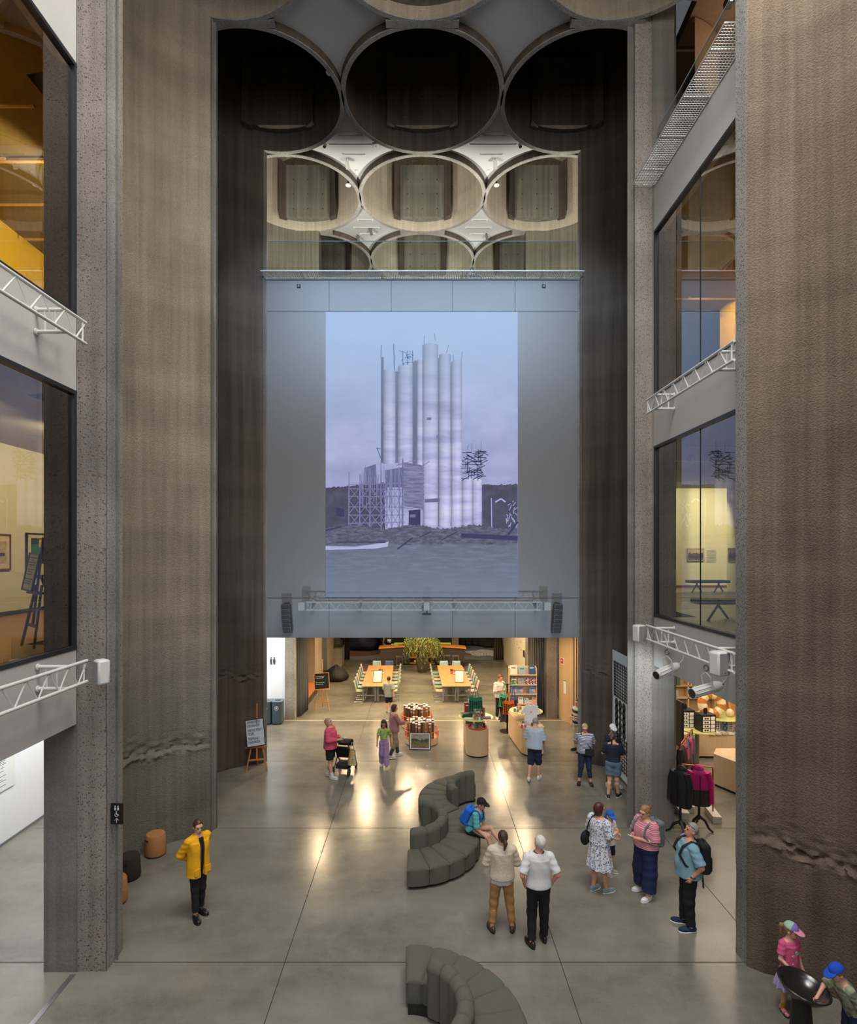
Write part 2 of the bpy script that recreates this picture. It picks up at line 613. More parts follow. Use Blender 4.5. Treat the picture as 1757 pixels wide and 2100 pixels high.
# star shaped white ceilings between four cells
for r_i in (1, 2, 3):
    for sx in (-0.5, 0.5):
        x0, y0 = sx * PX, (ROWS[r_i] + ROWS[r_i + 1]) / 2
        poly = []
        for (qx, qy, a0, a1) in ((1, 1, 268, 182), (-1, 1, 358, 272), (-1, -1, 88, 2), (1, -1, 178, 92)):
            poly += circ(x0 + qx * PX / 2, y0 + qy * PY / 2, RO - 0.065, 14, a0, a1)
        struct('ceiling', MB().prism(poly, ZC + 0.20, ZC + 0.24), m_ceil, smooth=0)

# formwork infills on the far side of each upper cell
def infill(cx, cy, w, z0, z1, m, ml):
    yb = cy + math.sqrt(RI ** 2 - (w / 2) ** 2)
    o = struct('wall_infill', MB().bx(cx - w / 2 + 0.22, cx + w / 2 - 0.22, yb - 0.06, yb + 0.3, z0, z1), m, smooth=0)
    sm = MB()
    for s in (-1, 1):
        sm.prism([(cx + s * w / 2, yb - 0.32), (cx + s * (w / 2 - 0.23), yb - 0.07), (cx + s * (w / 2 - 0.23), yb + 0.3), (cx + s * (w / 2 + 0.05), yb + 0.3)], z0 - 0.05, z1 + 0.04)
    struct('formwork_strip', sm, ml, o, smooth=0)
    hm = MB()
    for i in range(3):
        for k in range(4):
            hm.box((cx - w / 2 + 0.5 + i * (w - 1.0) / 2, yb - 0.062, z0 + 0.3 + k * 0.55), (0.035, 0.01, 0.035))
    struct('tie_hole', hm, m_dark, o, smooth=0)
    return o

for r_i in (2, 3, 4):
    for c_i in (-1, 0, 1):
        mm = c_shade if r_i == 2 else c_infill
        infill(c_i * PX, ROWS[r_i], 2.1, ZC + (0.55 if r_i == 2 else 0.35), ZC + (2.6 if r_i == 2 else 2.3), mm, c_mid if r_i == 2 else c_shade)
infill(0, ROWS[1], 2.1, ZC + 0.3, ZC + 2.4, c_panel, c_smooth)

# ---- white end wall with panel bands
xs = [-4.79, -2.87, -0.96, 0.93, 2.85, 4.79]
wb = struct('wall_back', MB().bx(-4.79, 4.79, YB + 0.02, YB + 0.3, 3.79, ZT), m_endw, smooth=0)
for z0, z1 in ((3.79, 5.01), (13.83, ZT)):
    for i in range(5):
        struct('panel', MB().bx(xs[i] + 0.007, xs[i + 1] - 0.007, YB - 0.02, YB + 0.02, z0, z1 - 0.008), m_endw, wb, smooth=0)
struct('panel', MB().bx(-4.79, 4.79, YB - 0.005, YB + 0.02, 5.02, 13.82), m_endw, wb, smooth=0)
struct('trim_6', MB().bx(-4.82, 4.82, YB - 0.06, YB + 0.3, ZT, ZT + 0.06), m_whitem, smooth=0)
# upper gallery floor and back parts
struct('floor_gallery', MB().bx(-4.85, 4.85, YB + 0.31, 32, ZT - 0.3, ZT), mat('gallery_floor', (150, 140, 120), 0.5), smooth=0)
for s in (-1, 1):
    w, *_ = silo(s, ROWS[3], '', None)
    keep = [q for q in w.f if min(w.v[i][2] for i in q) > ZT - 0.3]
    struct('wall_left' if s < 0 else 'wall_right', MB().add(w.v, keep), c_panel, smooth=60)
    ub = MB().bx(s * 3.95, s * 4.9, 21.86, 22.4, ZT, ZC - 0.02)
    struct('pillar', ub, c_panel, smooth=0)
    struct('wall_left' if s < 0 else 'wall_right', MB().bx(s * 4.8, s * 5.0, 22.4, 30.9, ZT, ZC + 0.3), c_panel, smooth=0)
struct('wall_back_upper', MB().bx(-7, 7, 31, 31.2, ZT, ZC + 1), c_panel, smooth=0)

# ---- side facades: perforated white bands and big panes
def facade(side, x, y0, y1, seam, nwin):
    nm = 'wall_left' if side < 0 else 'wall_right'
    bands = [(3.79, 4.93), (8.87, 10.0), (13.86, 14.86)]
    for z0, z1 in bands:
        b = struct(nm + '_panel', MB().bx(side * x, side * (x + 0.25), y0, seam - 0.005, z0, z1), m_perf, smooth=0)
        struct('panel', MB().bx(side * x, side * (x + 0.25), seam + 0.005, y1, z0, z1), m_perf, b, smooth=0)
        struct('seam', MB().bx(side * (x + 0.012), side * (x + 0.2), seam - 0.006, seam + 0.006, z0, z1), m_frame, b, smooth=0)
    for z0, z1 in ((4.93, 8.87), (10.0, 13.86)):
        nwin[0] += 1
        t = 0.06
        fr = MB()
        fr.bx(side * (x - 0.012), side * (x + 0.1), y0, y1, z0, z0 + t)
        fr.bx(side * (x - 0.012), side * (x + 0.1), y0, y1, z1 - t, z1)
        for yy in (y0, y1 - 0.05):
            fr.bx(side * (x - 0.008), side * (x + 0.1), yy, yy + 0.05, z0 + t, z1 - t)
        wn = struct('window_%d' % nwin[0], fr, m_frame, smooth=0)
        for a, b in ((y0 + 0.05, seam - 0.006), (seam + 0.006, y1 - 0.05)):
            xx = side * (x + 0.04)
            if side > 0: a, b = b, a
            struct('pane', MB().quad((xx, a, z0 + t), (xx, b, z0 + t), (xx, b, z1 - t), (xx, a, z1 - t)), m_glass, wn, smooth=0)
        struct('seam', MB().bx(side * (x + 0.03), side * (x + 0.05), seam - 0.006, seam + 0.006, z0 + t, z1 - t), m_frame, wn, smooth=0)

NW = [0]
facade(-1, 5.28, 2.0, 8.74, 4.4, NW)
facade(1, 5.37, 9.15, 13.28, 11.15, NW)

# ---- galleries behind the panes
m_cream = mat('cream_wall', (222, 214, 180), 0.85, var=0.02)
m_yellow = mat('yellow_wall', (246, 196, 20), 0.8, var=0.03)
m_woodfloor = mat('wood_floor', (150, 104, 60), 0.45, var=0.15, ns=3, stretch=(6, 0.4, 1))
m_galceil = mat('gallery_ceiling', (122, 98, 46), 0.8, var=0.1)
m_brown = mat('brown_ceiling', (104, 82, 62), 0.8, var=0.12)
m_greyfloor = mat('grey_gallery_floor', (140, 128, 96), 0.4)
m_blue = mat('blue_wall', (66, 74, 96), 0.85)
m_base = mat('dark_base', (52, 48, 44), 0.7)

def slab(name, pts, z0, z1, m):
    return struct(name, MB().prism(pts, z0, z1), m, smooth=0)

Lp = [(-10.2, 2), (-5.53, 2), (-5.53, 8.76), (-5.78, 9.26), (-6.5, 9.4), (-6.5, 18), (-10.2, 18)]
slab('floor_left_gallery', Lp, 4.6, 4.9, m_woodfloor)
slab('ceiling_left_gallery', Lp, 9.0, 9.9, mat('pale_ceiling', (150, 140, 130), 0.8))
slab('floor_left_upper', Lp, 9.9, 9.95, m_woodfloor)
slab('ceiling_left_upper', Lp, 14.25, 14.8, m_galceil)
struct('wall_left_gallery', MB().bx(-10.2, -9.95, 2, 18, 4.9, 9.0), m_cream, smooth=0)
struct('baseboard_left', MB().bx(-9.95, -9.93, 2, 18, 4.9, 5.0), m_base, smooth=0)
struct('wall_left_gallery', MB().bx(-10.2, -9.95, 2, 18, 9.95, 14.25), m_yellow, smooth=0)
struct('wall_left_gallery', MB().bx(-10.0, -6.5, 17.9, 18.1, 4.9, 14.25), m_yellow, smooth=0)
# passage below the left gallery: long white wall
m_litwall = mat('lit_white_wall', (246, 247, 248), 0.6, var=0.01)
struct('wall_left_passage', MB().bx(-9.4, -9.2, 2, 22, 0, 4.4), m_litwall, smooth=0)
struct('baseboard_left', MB().bx(-9.2, -9.18, 2, 22, 0, 0.05), mat('grey_base', (120, 124, 124), 0.6), smooth=0)

Rp = [(5.62, 9.0), (16, 9.0), (16, 26), (6.5, 26), (6.5, 14.9), (6.42, 13.4), (5.62, 13.3)]
slab('floor_right_gallery', Rp, 4.6, 4.9, m_greyfloor)
slab('ceiling_right_gallery', Rp, 9.2, 9.9, mat('grey_ceiling', (110, 108, 104), 0.8))
slab('floor_right_upper', Rp, 9.9, 9.95, m_greyfloor)
slab('ceiling_right_upper', Rp, 14.25, 14.84, m_galceil)
struct('wall_right_gallery', MB().bx(9, 16, 24.8, 25, 4.9, 9.2), m_cream, smooth=0)
struct('wall_right_gallery', MB().bx(11.95, 12.2, 14, 22.5, 4.9, 9.2), m_cream, smooth=0)
struct('baseboard_right', MB().bx(9, 16, 24.78, 24.8, 4.9, 5.0), mat('brown_base', (110, 66, 40), 0.7), smooth=0)
struct('wall_right_gallery', MB().bx(9, 16, 24.8, 25, 9.95, 14.25), m_blue, smooth=0)
struct('wall_right_gallery', MB().bx(9.6, 9.8, 12, 18.5, 9.95, 14.25), m_yellow, smooth=0)
struct('wall_right_gallery', MB().bx(15.8, 16, 9, 26, 4.9, 19), m_cream, smooth=0)
# right top gallery behind the net
slab('floor_right_top', Rp, 14.84, 14.9, m_greyfloor)
slab('ceiling_right_top', Rp, 19.3, 19.6, m_brown)
struct('wall_right_top', MB().bx(7.5, 14, 22, 22.2, 14.9, 19.3), m_brown, smooth=0)
struct('trim_7', MB().lathe([(1.5, 17.2), (1.62, 17.2), (1.62, 19.25), (1.5, 19.25)], 40, (6.1, 15.3, 0), False, a0=-1.3, a1=0.9), mat('tan_curve', (150, 122, 92), 0.7), smooth=60)

# ---- hall below and behind the end wall
c_hall = concrete('hall_concrete', (176, 160, 136), (132, 118, 100), 0.6, agg=0.0, bump=0.4)
m_hallceil = mat('hall_ceiling', (120, 108, 92), 0.85)
struct('ceiling_hall', MB().bx(-6.2, 12, YB + 0.3, 44, 4.1, 4.25), m_hallceil, smooth=0)
struct('wall_left_corridor', MB().bx(-9, -5.33, 22.2, 22.35, 0, 4.1), m_litwall, smooth=0)
struct('pillar', MB().bx(-5.28, -4.9, 22.05, 22.45, 0, 4.1), concrete('hall_pillar', (190, 182, 166), (150, 142, 128), 0.4, agg=1.0, bump=0.3), smooth=0)
struct('wall_left_hall', MB().bx(-5.6, -5.35, 22.4, 36, 0, 4.1), c_hall, smooth=0)
for y0, y1 in ((26.4, 28.2), (29.6, 31.8)):
    struct('pillar', MB().bx(-5.35, -4.95, y0, y1, 0, 4.1), c_hall, smooth=0)
m_plaster = mat('pale_plaster', (208, 196, 174), 0.85, var=0.02)
struct('wall_right_hall', MB().bx(4.86, 5.1, 26.5, 35, 0, 4.1), m_plaster, smooth=0)
c_gp = concrete('grey_pillar', (150, 142, 132), (112, 104, 96), 0.5, agg=1.0, bump=0.3)
struct('pillar', MB().bx(4.82, 5.22, 22.15, 22.6, 0, 4.1), c_gp, smooth=0)
struct('pillar', MB().bx(4.42, 4.72, 24.0, 24.4, 0, 4.1), c_gp, smooth=0)
m_oak = mat('oak_veneer', (206, 172, 132), 0.55, var=0.08, ns=5, stretch=(8, 8, 0.6))
wd = struct('wall_right_timber', MB().prism([(5.28, 22.2), (5.62, 21.25), (7.2, 21.0), (7.2, 22.2)], 0, 4.1), m_oak, smooth=0)
sl = MB()
for i in range(14):
    x = 5.62 + i * 0.085
    sl.bx(x, x + 0.045, 21.12 - i * 0.012, 21.24 - i * 0.012, 0.02, 4.08)
struct('slat', sl, mat('oak_slat', (222, 184, 138), 0.5, var=0.06), wd, smooth=0)
struct('backing', MB().bx(5.6, 6.85, 21.19, 21.24, 0.02, 4.08), m_dark, wd, smooth=0)
struct('wall_right_partition', MB().bx(5.6, 5.62, 18.2, 18.25, 0, 0.01), m_dark, smooth=0)
struct('wall_far', MB().bx(-9, 9, 42, 42.2, 0, 4.1), concrete('far_concrete', (88, 78, 68), (60, 52, 46), 0.8), smooth=0)
struct('floor_alcove', MB().bx(-6.2, 6.5, 34.4, 42, 0, 0.01), mat('grey_carpet', (112, 110, 108), 0.95), smooth=0)
for x0, x1 in ((-2.45, -2.05), (1.85, 2.25)):
    struct('pillar', MB().bx(x0, x1, 35.6, 36.6, 0, 4.1), c_hall, smooth=0)
# stepped seating with lime edges at the back of the bar
stp = struct('wall_bar_steps', MB().bx(-2.0, 1.8, 36.2, 37.2, 0, 1.15).bx(-2.0, 1.8, 37.2, 38.6, 0, 2.0), mat('dark_brown_step', (44, 38, 34), 0.8), smooth=0)
struct('step_edge', MB().bx(-2.0, 1.8, 36.16, 36.2, 0.62, 0.74).bx(-2.0, 1.8, 36.16, 36.2, 1.05, 1.17), mat('lime_edge', (168, 190, 70), 0.5, emit=0.45), stp, smooth=0)
# shop on the right
struct('ceiling_shop', MB().prism([(5.66, 9.0), (16, 9.0), (16, 26), (6.6, 26), (6.6, 13.9), (6.2, 13.2), (5.66, 13.2)], 4.0, 4.1), mat('shop_ceiling', (190, 180, 165), 0.8), smooth=0)
struct('wall_shop', MB().bx(6.6, 16, 21.8, 22.0, 0, 4.0), m_oak, smooth=0)
struct('wall_shop', MB().bx(12.8, 13.0, 9, 22, 0, 4.0), m_oak, smooth=0)
# ================================================================ PEOPLE (implicit surfaces -> one continuous skin)
def surfnet(f, lo, hi, h):
    lo = np.array(lo, float); hi = np.array(hi, float)
    n = np.ceil((hi - lo) / h).astype(int) + 1
    ax = [lo[i] + h * np.arange(n[i]) for i in range(3)]
    X, Y, Z = np.meshgrid(*ax, indexing='ij')
    P = np.stack([X.ravel(), Y.ravel(), Z.ravel()], 1).astype(np.float32)
    D = f(P).reshape(n)
    D[0], D[-1] = np.maximum(D[0], 1e-3), np.maximum(D[-1], 1e-3)
    D[:, 0], D[:, -1] = np.maximum(D[:, 0], 1e-3), np.maximum(D[:, -1], 1e-3)
    D[:, :, 0], D[:, :, -1] = np.maximum(D[:, :, 0], 1e-3), np.maximum(D[:, :, -1], 1e-3)
    S = D < 0
    c = n - 1
    cs = [(i, j, k) for i in (0, 1) for j in (0, 1) for k in (0, 1)]
    sl = lambda A, o: A[o[0]:o[0] + c[0], o[1]:o[1] + c[1], o[2]:o[2] + c[2]]
    cnt = sum(sl(S, o).astype(np.int8) for o in cs)
    act = (cnt > 0) & (cnt < 8)
    idx = -np.ones(c, int)
    idx[act] = np.arange(act.sum())
    acc = np.zeros((act.sum(), 3)); w = np.zeros(act.sum())
    for a in cs:
        for d in range(3):
            if a[d]: continue
            b = list(a); b[d] = 1; b = tuple(b)
            da, db = sl(D, a)[act], sl(D, b)[act]
            cr = (da < 0) != (db < 0)
            t = np.where(cr, da / np.where(cr, da - db, 1), 0)
            p = np.tile(np.array(a, float), (len(da), 1)); p[:, d] += t
            acc[cr] += p[cr]; w[cr] += 1
    V = lo + h * (np.argwhere(act) + acc / w[:, None])
    faces = []
    for d in range(3):
        e1, e2 = [(1, 2), (2, 0), (0, 1)][d]
        a = np.take(S, np.arange(n[d] - 1), axis=d); b = np.take(S, np.arange(1, n[d]), axis=d)
        ch = a != b
        ii = np.argwhere(ch)
        ok = (ii[:, e1] > 0) & (ii[:, e2] > 0) & (ii[:, e1] < c[e1]) & (ii[:, e2] < c[e2])
        ii = ii[ok]
        q = []
        for (u, v) in ((1, 1), (0, 1), (0, 0), (1, 0)):
            jj = ii.copy(); jj[:, e1] -= u; jj[:, e2] -= v
            q.append(idx[jj[:, 0], jj[:, 1], jj[:, 2]])
        q = np.stack(q, 1)
        inside = a[tuple(ii.T)]
        q[~inside] = q[~inside][:, ::-1]
        faces.append(q)
    return V, np.concatenate(faces)

def rc(P, a, b, ra, rb):
    a = np.array(a, np.float32); b = np.array(b, np.float32)
    d = b - a
    t = np.clip(((P - a) @ d) / max(1e-9, float(d @ d)), 0, 1)
    return np.linalg.norm(P - a - t[:, None] * d, axis=1) - (ra + t * (rb - ra))

def el(P, c, r):
    r = np.array(r, np.float32)
    q = (P - np.array(c, np.float32))
    k0 = np.linalg.norm(q / r, axis=1); k1 = np.linalg.norm(q / (r * r), axis=1)
    return k0 * (k0 - 1) / np.maximum(k1, 1e-6)

def rbox(P, c, s, r):
    q = np.abs(P - np.array(c, np.float32)) - (np.array(s, np.float32) - r)
    return np.linalg.norm(np.maximum(q, 0), axis=1) + np.minimum(q.max(1), 0) - r

def tubez(P, c, z0, z1, rx0, ry0, rx1, ry1, wave=0.0, nw=9):
    t = np.clip((P[:, 2] - z0) / (z1 - z0), 0, 1)
    rx = rx0 + t * (rx1 - rx0); ry = ry0 + t * (ry1 - ry0)
    x, y = P[:, 0] - c[0], P[:, 1] - c[1]
    k = np.sqrt((x / rx) ** 2 + (y / ry) ** 2)
    if wave:
        k = k - wave * np.sin(np.arctan2(y, x) * nw + P[:, 2] * 3) * (1 - t)
    d = (k - 1) * np.minimum(rx, ry)
    return np.maximum(d, np.maximum(z0 - P[:, 2], P[:, 2] - z1))

def smin(a, b, k=0.03):
    h = np.maximum(k - np.abs(a - b), 0) / k
    return np.minimum(a, b) - h * h * k * 0.25

def smax(a, b, k=0.02):
    return -smin(-a, -b, k)

def un(ds, k=0.03):
    o = ds[0]
    for d in ds[1:]:
        o = smin(o, d, k)
    return o

SKIN = mat('skin', (214, 164, 138), 0.55, var=0.05, ns=20)
SKIN2 = mat('skin_tan', (186, 128, 98), 0.55, var=0.05, ns=20)
EYE = mat('eye_dark', (38, 30, 28), 0.25)
LIP = mat('lips', (176, 100, 92), 0.5)

class Fig:
    """template: 1.75 m, facing +Y, x to the right; arms given in the torso frame"""
    def __init__(s, label, loc, rz, H, w=1.0, sh=0.178, bust=0.0, hip=1.0, head=1.0, lean=0.0, roll=0.0, yaw=0.0, pitch=0.0,
                 armL='down', armR='down', legs=None, feet=(8, 8), h=0.011, skin=SKIN, curl=0.5, name='person', limb=1.0, belly=0.0, lift=0.0):
        s.k = H / 1.75
        s.h = h
        s.root = thing(name, label, 'person', (loc[0], loc[1], loc[2] + lift), rz)
        s.w, s.sh, s.bust, s.hip, s.hd, s.limb, s.belly = w, sh, bust, hip, head, limb, belly
        s.skin = skin
        piv = Vector((0, 0, 0.95))
        s.T = Matrix.Translation(piv) @ Matrix.Rotation(R(roll), 4, 'Y') @ Matrix.Rotation(R(-lean), 4, 'X') @ Matrix.Translation(-piv)
        hp = Vector((0, -0.005, 1.50))
        s.Hm = s.T @ Matrix.Translation(hp) @ Matrix.Rotation(R(yaw), 4, 'Z') @ Matrix.Rotation(R(pitch), 4, 'X') @ Matrix.Scale(head, 4) @ Matrix.Translation(-hp)
        pre = {'down': ((0.235, -0.03, 1.135), (0.235, 0.06, 0.90)), 'pocket': ((0.275, -0.10, 1.15), (0.215, 0.02, 0.95)),
               'folded': ((0.265, 0.03, 1.16), (0.02, 0.20, 1.16)), 'behind': ((0.255, -0.15, 1.15), (0.05, -0.21, 0.98)),
               'phone': ((0.235, 0.03, 1.14), (0.075, 0.26, 1.19)), 'fwd': ((0.24, 0.06, 1.15), (0.20, 0.30, 1.17)),
               'swingf': ((0.235, 0.06, 1.14), (0.22, 0.22, 0.95)), 'swingb': ((0.24, -0.13, 1.15), (0.25, -0.12, 0.90))}
        s.arm = {}
        for sd, a in ((-1, armL), (1, armR)):
            e, wv = pre[a] if isinstance(a, str) else a
            if isinstance(a, str):
                e = (e[0] * sd, e[1], e[2]); wv = (wv[0] * sd, wv[1], wv[2])
            wd = (w - 1) * 0.07
            s.arm[sd] = [Vector((sd * sh, -0.01, 1.40)), Vector(e) + Vector((sd * wd, 0, 0)), Vector(wv) + Vector((sd * wd * 0.6, 0, 0))]
        legs = legs or {}
        s.leg = {}
        for sd in (-1, 1):
            kn, an = legs.get(sd, ((0.105 * sd, 0.015, 0.50), (0.115 * sd, -0.02, 0.085)))
            s.leg[sd] = [Vector((0.088 * sd * hip, 0, 0.91)), Vector(kn), Vector(an)]
        s.feet = {-1: feet[0], 1: feet[1]}
        s.curl = curl
        s.body()

    def tor(s, P):
        return s.xf(P, s.T)

    def xf(s, P, M):
        I = np.array(M.inverted(), np.float32)
        return P @ I[:3, :3].T + I[:3, 3]

    def armw(s, sd):
        return [s.T @ p for p in s.arm[sd]]

    def torso(s, P, t=0.0):
        Q = s.tor(P)
        w = s.w
        ds = [el(Q, (0, 0, 1.28), (0.165 * w + t, 0.115 * w + t, 0.19 + t)),
              el(Q, (0, 0.012 + s.belly * 0.5, 1.09), (0.142 * w + t, 0.108 * w + s.belly + t, 0.17 + t)),
              el(Q, (0, -0.012, 0.95), (0.165 * w * s.hip + t, 0.12 * w * s.hip + t, 0.12 + t)),
              rc(Q, (-s.sh + 0.03, -0.01, 1.395), (s.sh - 0.03, -0.01, 1.395), 0.062 + t, 0.062 + t),
              rc(Q, (0, -0.015, 1.40), (0, -0.012, 1.46), 0.085 + t, 0.062 + t)]
        if s.bust:
            for sd in (-1, 1):
                ds.append(el(Q, (sd * 0.075 * w, 0.085 * w, 1.265), (0.07 + t, s.bust + t, 0.075 + t)))
        return un(ds, 0.06)

    def limbs_arm(s, P, sd, r=(0.050, 0.039, 0.026), to=2.0, t=0.0, cut=True):
        a, b, c = s.armw(sd)
        d = None
        L = s.limb
        pts = [(a, b, r[0], r[1]), (b, c, r[1], r[2])]
        for i, (p, q, r0, r1) in enumerate(pts):
            if to <= i: break
            u = min(1.0, to - i)
            e = p.lerp(q, u)
            x = rc(P, p, e, (r0) * L + t, (r0 + (r1 - r0) * u) * L + t)
            if cut and u < 1.0 or (cut and i == 1):
                n = (q - p).normalized()
                x = np.maximum(x, (P - np.array(e, np.float32)) @ np.array(n, np.float32))
            d = x if d is None else smin(d, x, 0.03)
        return d

    def limbs_leg(s, P, sd, r=(0.088, 0.056, 0.038), to=2.0, t=0.0, cut=False):
        a, b, c = s.leg[sd]
        d = None
        L = s.limb
        for i, (p, q, r0, r1) in enumerate(((a, b, r[0], r[1]), (b, c, r[1], r[2]))):
            if to <= i: break
            u = min(1.0, to - i)
            e = p.lerp(q, u)
            x = rc(P, p, e, r0 * L + t, (r0 + (r1 - r0) * u) * L + t)
            if cut and (u < 1.0 or i == 1):
                n = (q - p).normalized()
                x = np.maximum(x, (P - np.array(e, np.float32)) @ np.array(n, np.float32))
            d = x if d is None else smin(d, x, 0.035)
        return d

    def foot(s, sd):
        a, b, c = s.leg[sd]
        if abs((c - b).normalized().z) > 0.55:
            y = R(s.feet[sd])
            f = Vector((math.sin(y) * sd, math.cos(y), 0))
            return c, f, Vector((0, 0, 1))
        up = (b - c).normalized()
        f = Vector((0, 0.4, 1)); f = (f - up * f.dot(up)).normalized()
        return c, f, up

    def mk(s, name, f, lo, hi, m, h=None, parent=None):
        V, Fc = surfnet(f, lo, hi, h or s.h)
        me = bpy.data.meshes.new(name)
        me.from_pydata((V * s.k).tolist(), [], Fc.tolist())
        me.materials.append(m)
        me.shade_smooth()
        o = bpy.data.objects.new(name, me)
        COL.objects.link(o)
        o.parent = parent or s.root
        return o

    def bounds(s, pts, pad):
        A = np.array([list(p) for p in pts])
        return A.min(0) - pad, A.max(0) + pad

    def body(s):
        allp = []
        for sd in (-1, 1):
            allp += s.armw(sd) + s.leg[sd]
            c, f, up = s.foot(sd)
            allp.append(c + f * 0.15)
        allp += [s.Hm @ Vector((0, 0, 1.76)), s.T @ Vector((0.2, 0, 1.3)), s.T @ Vector((-0.2, 0, 1.3)), s.Hm @ Vector((0, 0.1, 1.6))]
        lo, hi = s.bounds(allp, 0.15)
        lo[2] = min(allp, key=lambda p: p[2])[2] - 0.12

        def f(P):
            ds = [s.torso(P)]
            for sd in (-1, 1):
                ds.append(s.limbs_arm(P, sd, cut=False))
                lg = s.limbs_leg(P, sd)
                a, b, c = s.leg[sd]
                back = Vector((0, -0.02, 0)) if abs((c - b).normalized().z) > 0.5 else Vector((0, 0, -0.02))
                calf = b.lerp(c, 0.3) + back
                lg = smin(lg, rc(P, calf, b.lerp(c, 0.55) + back * 0.5, 0.048 * s.limb, 0.036 * s.limb), 0.04)
                cc, ff, up = s.foot(sd)
                lg = smin(lg, rc(P, cc - up * 0.045 - ff * 0.02, cc - up * 0.05 + ff * 0.13, 0.034, 0.026), 0.03)
                ds.append(lg)
                el_, wr = s.armw(sd)[1:]
                n = (wr - el_).normalized()
                ds.append(rc(P, wr, wr + n * 0.075, 0.026, 0.03))
            d = un(ds, 0.03)
            Q = s.xf(P, s.Hm)
            hd = un([el(Q, (0, -0.012, 1.652), (0.074, 0.093, 0.094)), el(Q, (0, 0.022, 1.602), (0.058, 0.068, 0.088)),
                     rc(Q, (0, 0.035, 1.548), (0, 0.06, 1.548), 0.032, 0.026), el(Q, (0, 0.066, 1.655), (0.05, 0.024, 0.014))], 0.03) * s.hd
            hd = smin(hd, rc(Q, (0, 0.086, 1.632), (0, 0.104, 1.598), 0.007, 0.013) * s.hd, 0.012)
            hd = smin(hd, el(Q, (0, 0.084, 1.566), (0.024, 0.012, 0.010)) * s.hd, 0.008)
            for sd in (-1, 1):
                hd = smin(hd, el(Q, (sd * 0.075, -0.008, 1.612), (0.012, 0.024, 0.032)) * s.hd, 0.008)
                hd = smax(hd, -(np.linalg.norm(Q - np.array((sd * 0.031, 0.100, 1.628), np.float32), axis=1) - 0.016) * s.hd, 0.012)
            nk = rc(P, s.T @ Vector((0, -0.012, 1.43)), s.Hm @ Vector((0, -0.012, 1.58)), 0.058, 0.052)
            return smin(smin(d, nk, 0.03), hd, 0.025)
        V, Fc = surfnet(f, lo, hi, s.h)
        mb = MB()
        mb.v = [tuple(v) for v in V]
        mb.f = [tuple(q) for q in Fc.tolist()]
        for sd in (-1, 1):
            s.hand(mb, sd)
        mb.v = [(x * s.k, y * s.k, z * s.k) for x, y, z in mb.v]
        ob = mb.build('body', s.skin, s.root, smooth=180)
        for sd in (-1, 1):
            c = s.Hm @ Vector((sd * 0.031, 0.082, 1.628)) * s.k
            MB().sphere(tuple(c), 0.0125 * s.hd * s.k, 8).build('eye', EYE, s.root)
        b = MB()
        b.tube([s.Hm @ Vector((x, 0.096 - abs(x) * 0.35, 1.566)) * s.k for x in (-0.022, -0.01, 0, 0.01, 0.022)], 0.0055 * s.k * s.hd, 6)
        b.build('mouth', LIP, s.root)

    def hand(s, mb, sd):
        e, wv = s.armw(sd)[1:]
        n = (wv - e).normalized()
        body = s.T.to_3x3() @ Vector((-sd, 0, 0))
        pn = body - n * body.dot(n)           # palm faces the body
        if pn.length < 0.2:
            pn = Vector((0, 0, -1)) - n * (-n.z)
        pn.normalize()
        side = n.cross(pn)
        if side.dot(Vector((0, 1, 0))) < 0 and abs(side.y) > 0.3: side = -side
        base = wv + n * 0.085
        for i, L in enumerate((0.068, 0.078, 0.073, 0.058)):
            o = base + side * (0.027 - i * 0.018)
            a = s.curl * (0.5 + 0.12 * i)
            d1 = (n * math.cos(a) + pn * math.sin(a)); d2 = (n * math.cos(a * 2.3) + pn * math.sin(a * 2.3))
            mb.tube([o - n * 0.02, o, o + d1 * L * 0.55, o + d1 * L * 0.55 + d2 * L * 0.45], [0.0098, 0.0095, 0.0085, 0.0065], 7)
        t0 = wv + n * 0.03 + side * 0.024
        mb.tube([t0, t0 + (side * 0.7 + n * 0.7) * 0.035, t0 + (side * 0.45 + n * 0.9 + pn * 0.35) * 0.068], [0.013, 0.0115, 0.008], 7)

    # ---- clothing
    def top(s, m, sleeve=0.9, hem=0.92, neck=1.45, t=0.016, box=0.0, rs=(0.072, 0.066, 0.05), name='shirt', v=None, flare=0.0, wave=0.0):
        w = s.w
        pts = [s.T @ Vector((x, y, z)) for x in (-0.28 * w, 0.28 * w) for y in (-0.22 * w, 0.22 * w) for z in (hem, neck)]
        for sd in (-1, 1):
            pts += s.armw(sd)
        lo, hi = s.bounds(pts, 0.09)

        def f(P):
            Q = s.tor(P)
            d = s.torso(P, t)
            if box:
                d = smin(d, tubez(Q, (0, 0.005), min(hem, 1.0) - 0.05, 1.36, 0.175 * w * max(1, s.hip * 0.97) + box + flare, 0.132 * w + box + s.belly + flare, 0.16 * w + box, 0.115 * w + box, 0.03 + wave, 7), 0.05)
            d = d + 0.0035 * np.sin(Q[:, 2] * 17 + Q[:, 0] * 26 + 2 * np.sin(Q[:, 2] * 9)) * np.sin(Q[:, 0] * 13 + Q[:, 1] * 19 + Q[:, 2] * 5)
            d = smax(d, hem - Q[:, 2], 0.012)
            nk = Q[:, 2] - neck - 0.35 * np.abs(Q[:, 0]) * 0 + np.maximum(0, np.abs(Q[:, 0]) - 0.07) * 0.25
            d = smax(d, nk, 0.012)
            if v:
                d = np.maximum(d, -np.maximum(np.maximum(np.abs(Q[:, 0]) - v[0] * np.clip((Q[:, 2] - v[1]) / 0.35, 0.0, 1) - v[2], -Q[:, 1]), v[1] - Q[:, 2]))
            for sd in (-1, 1):
                if sleeve > 0:
                    d = smin(d, s.limbs_arm(P, sd, rs, sleeve) + 0.003 * np.sin(P[:, 2] * 70), 0.012)
            return d
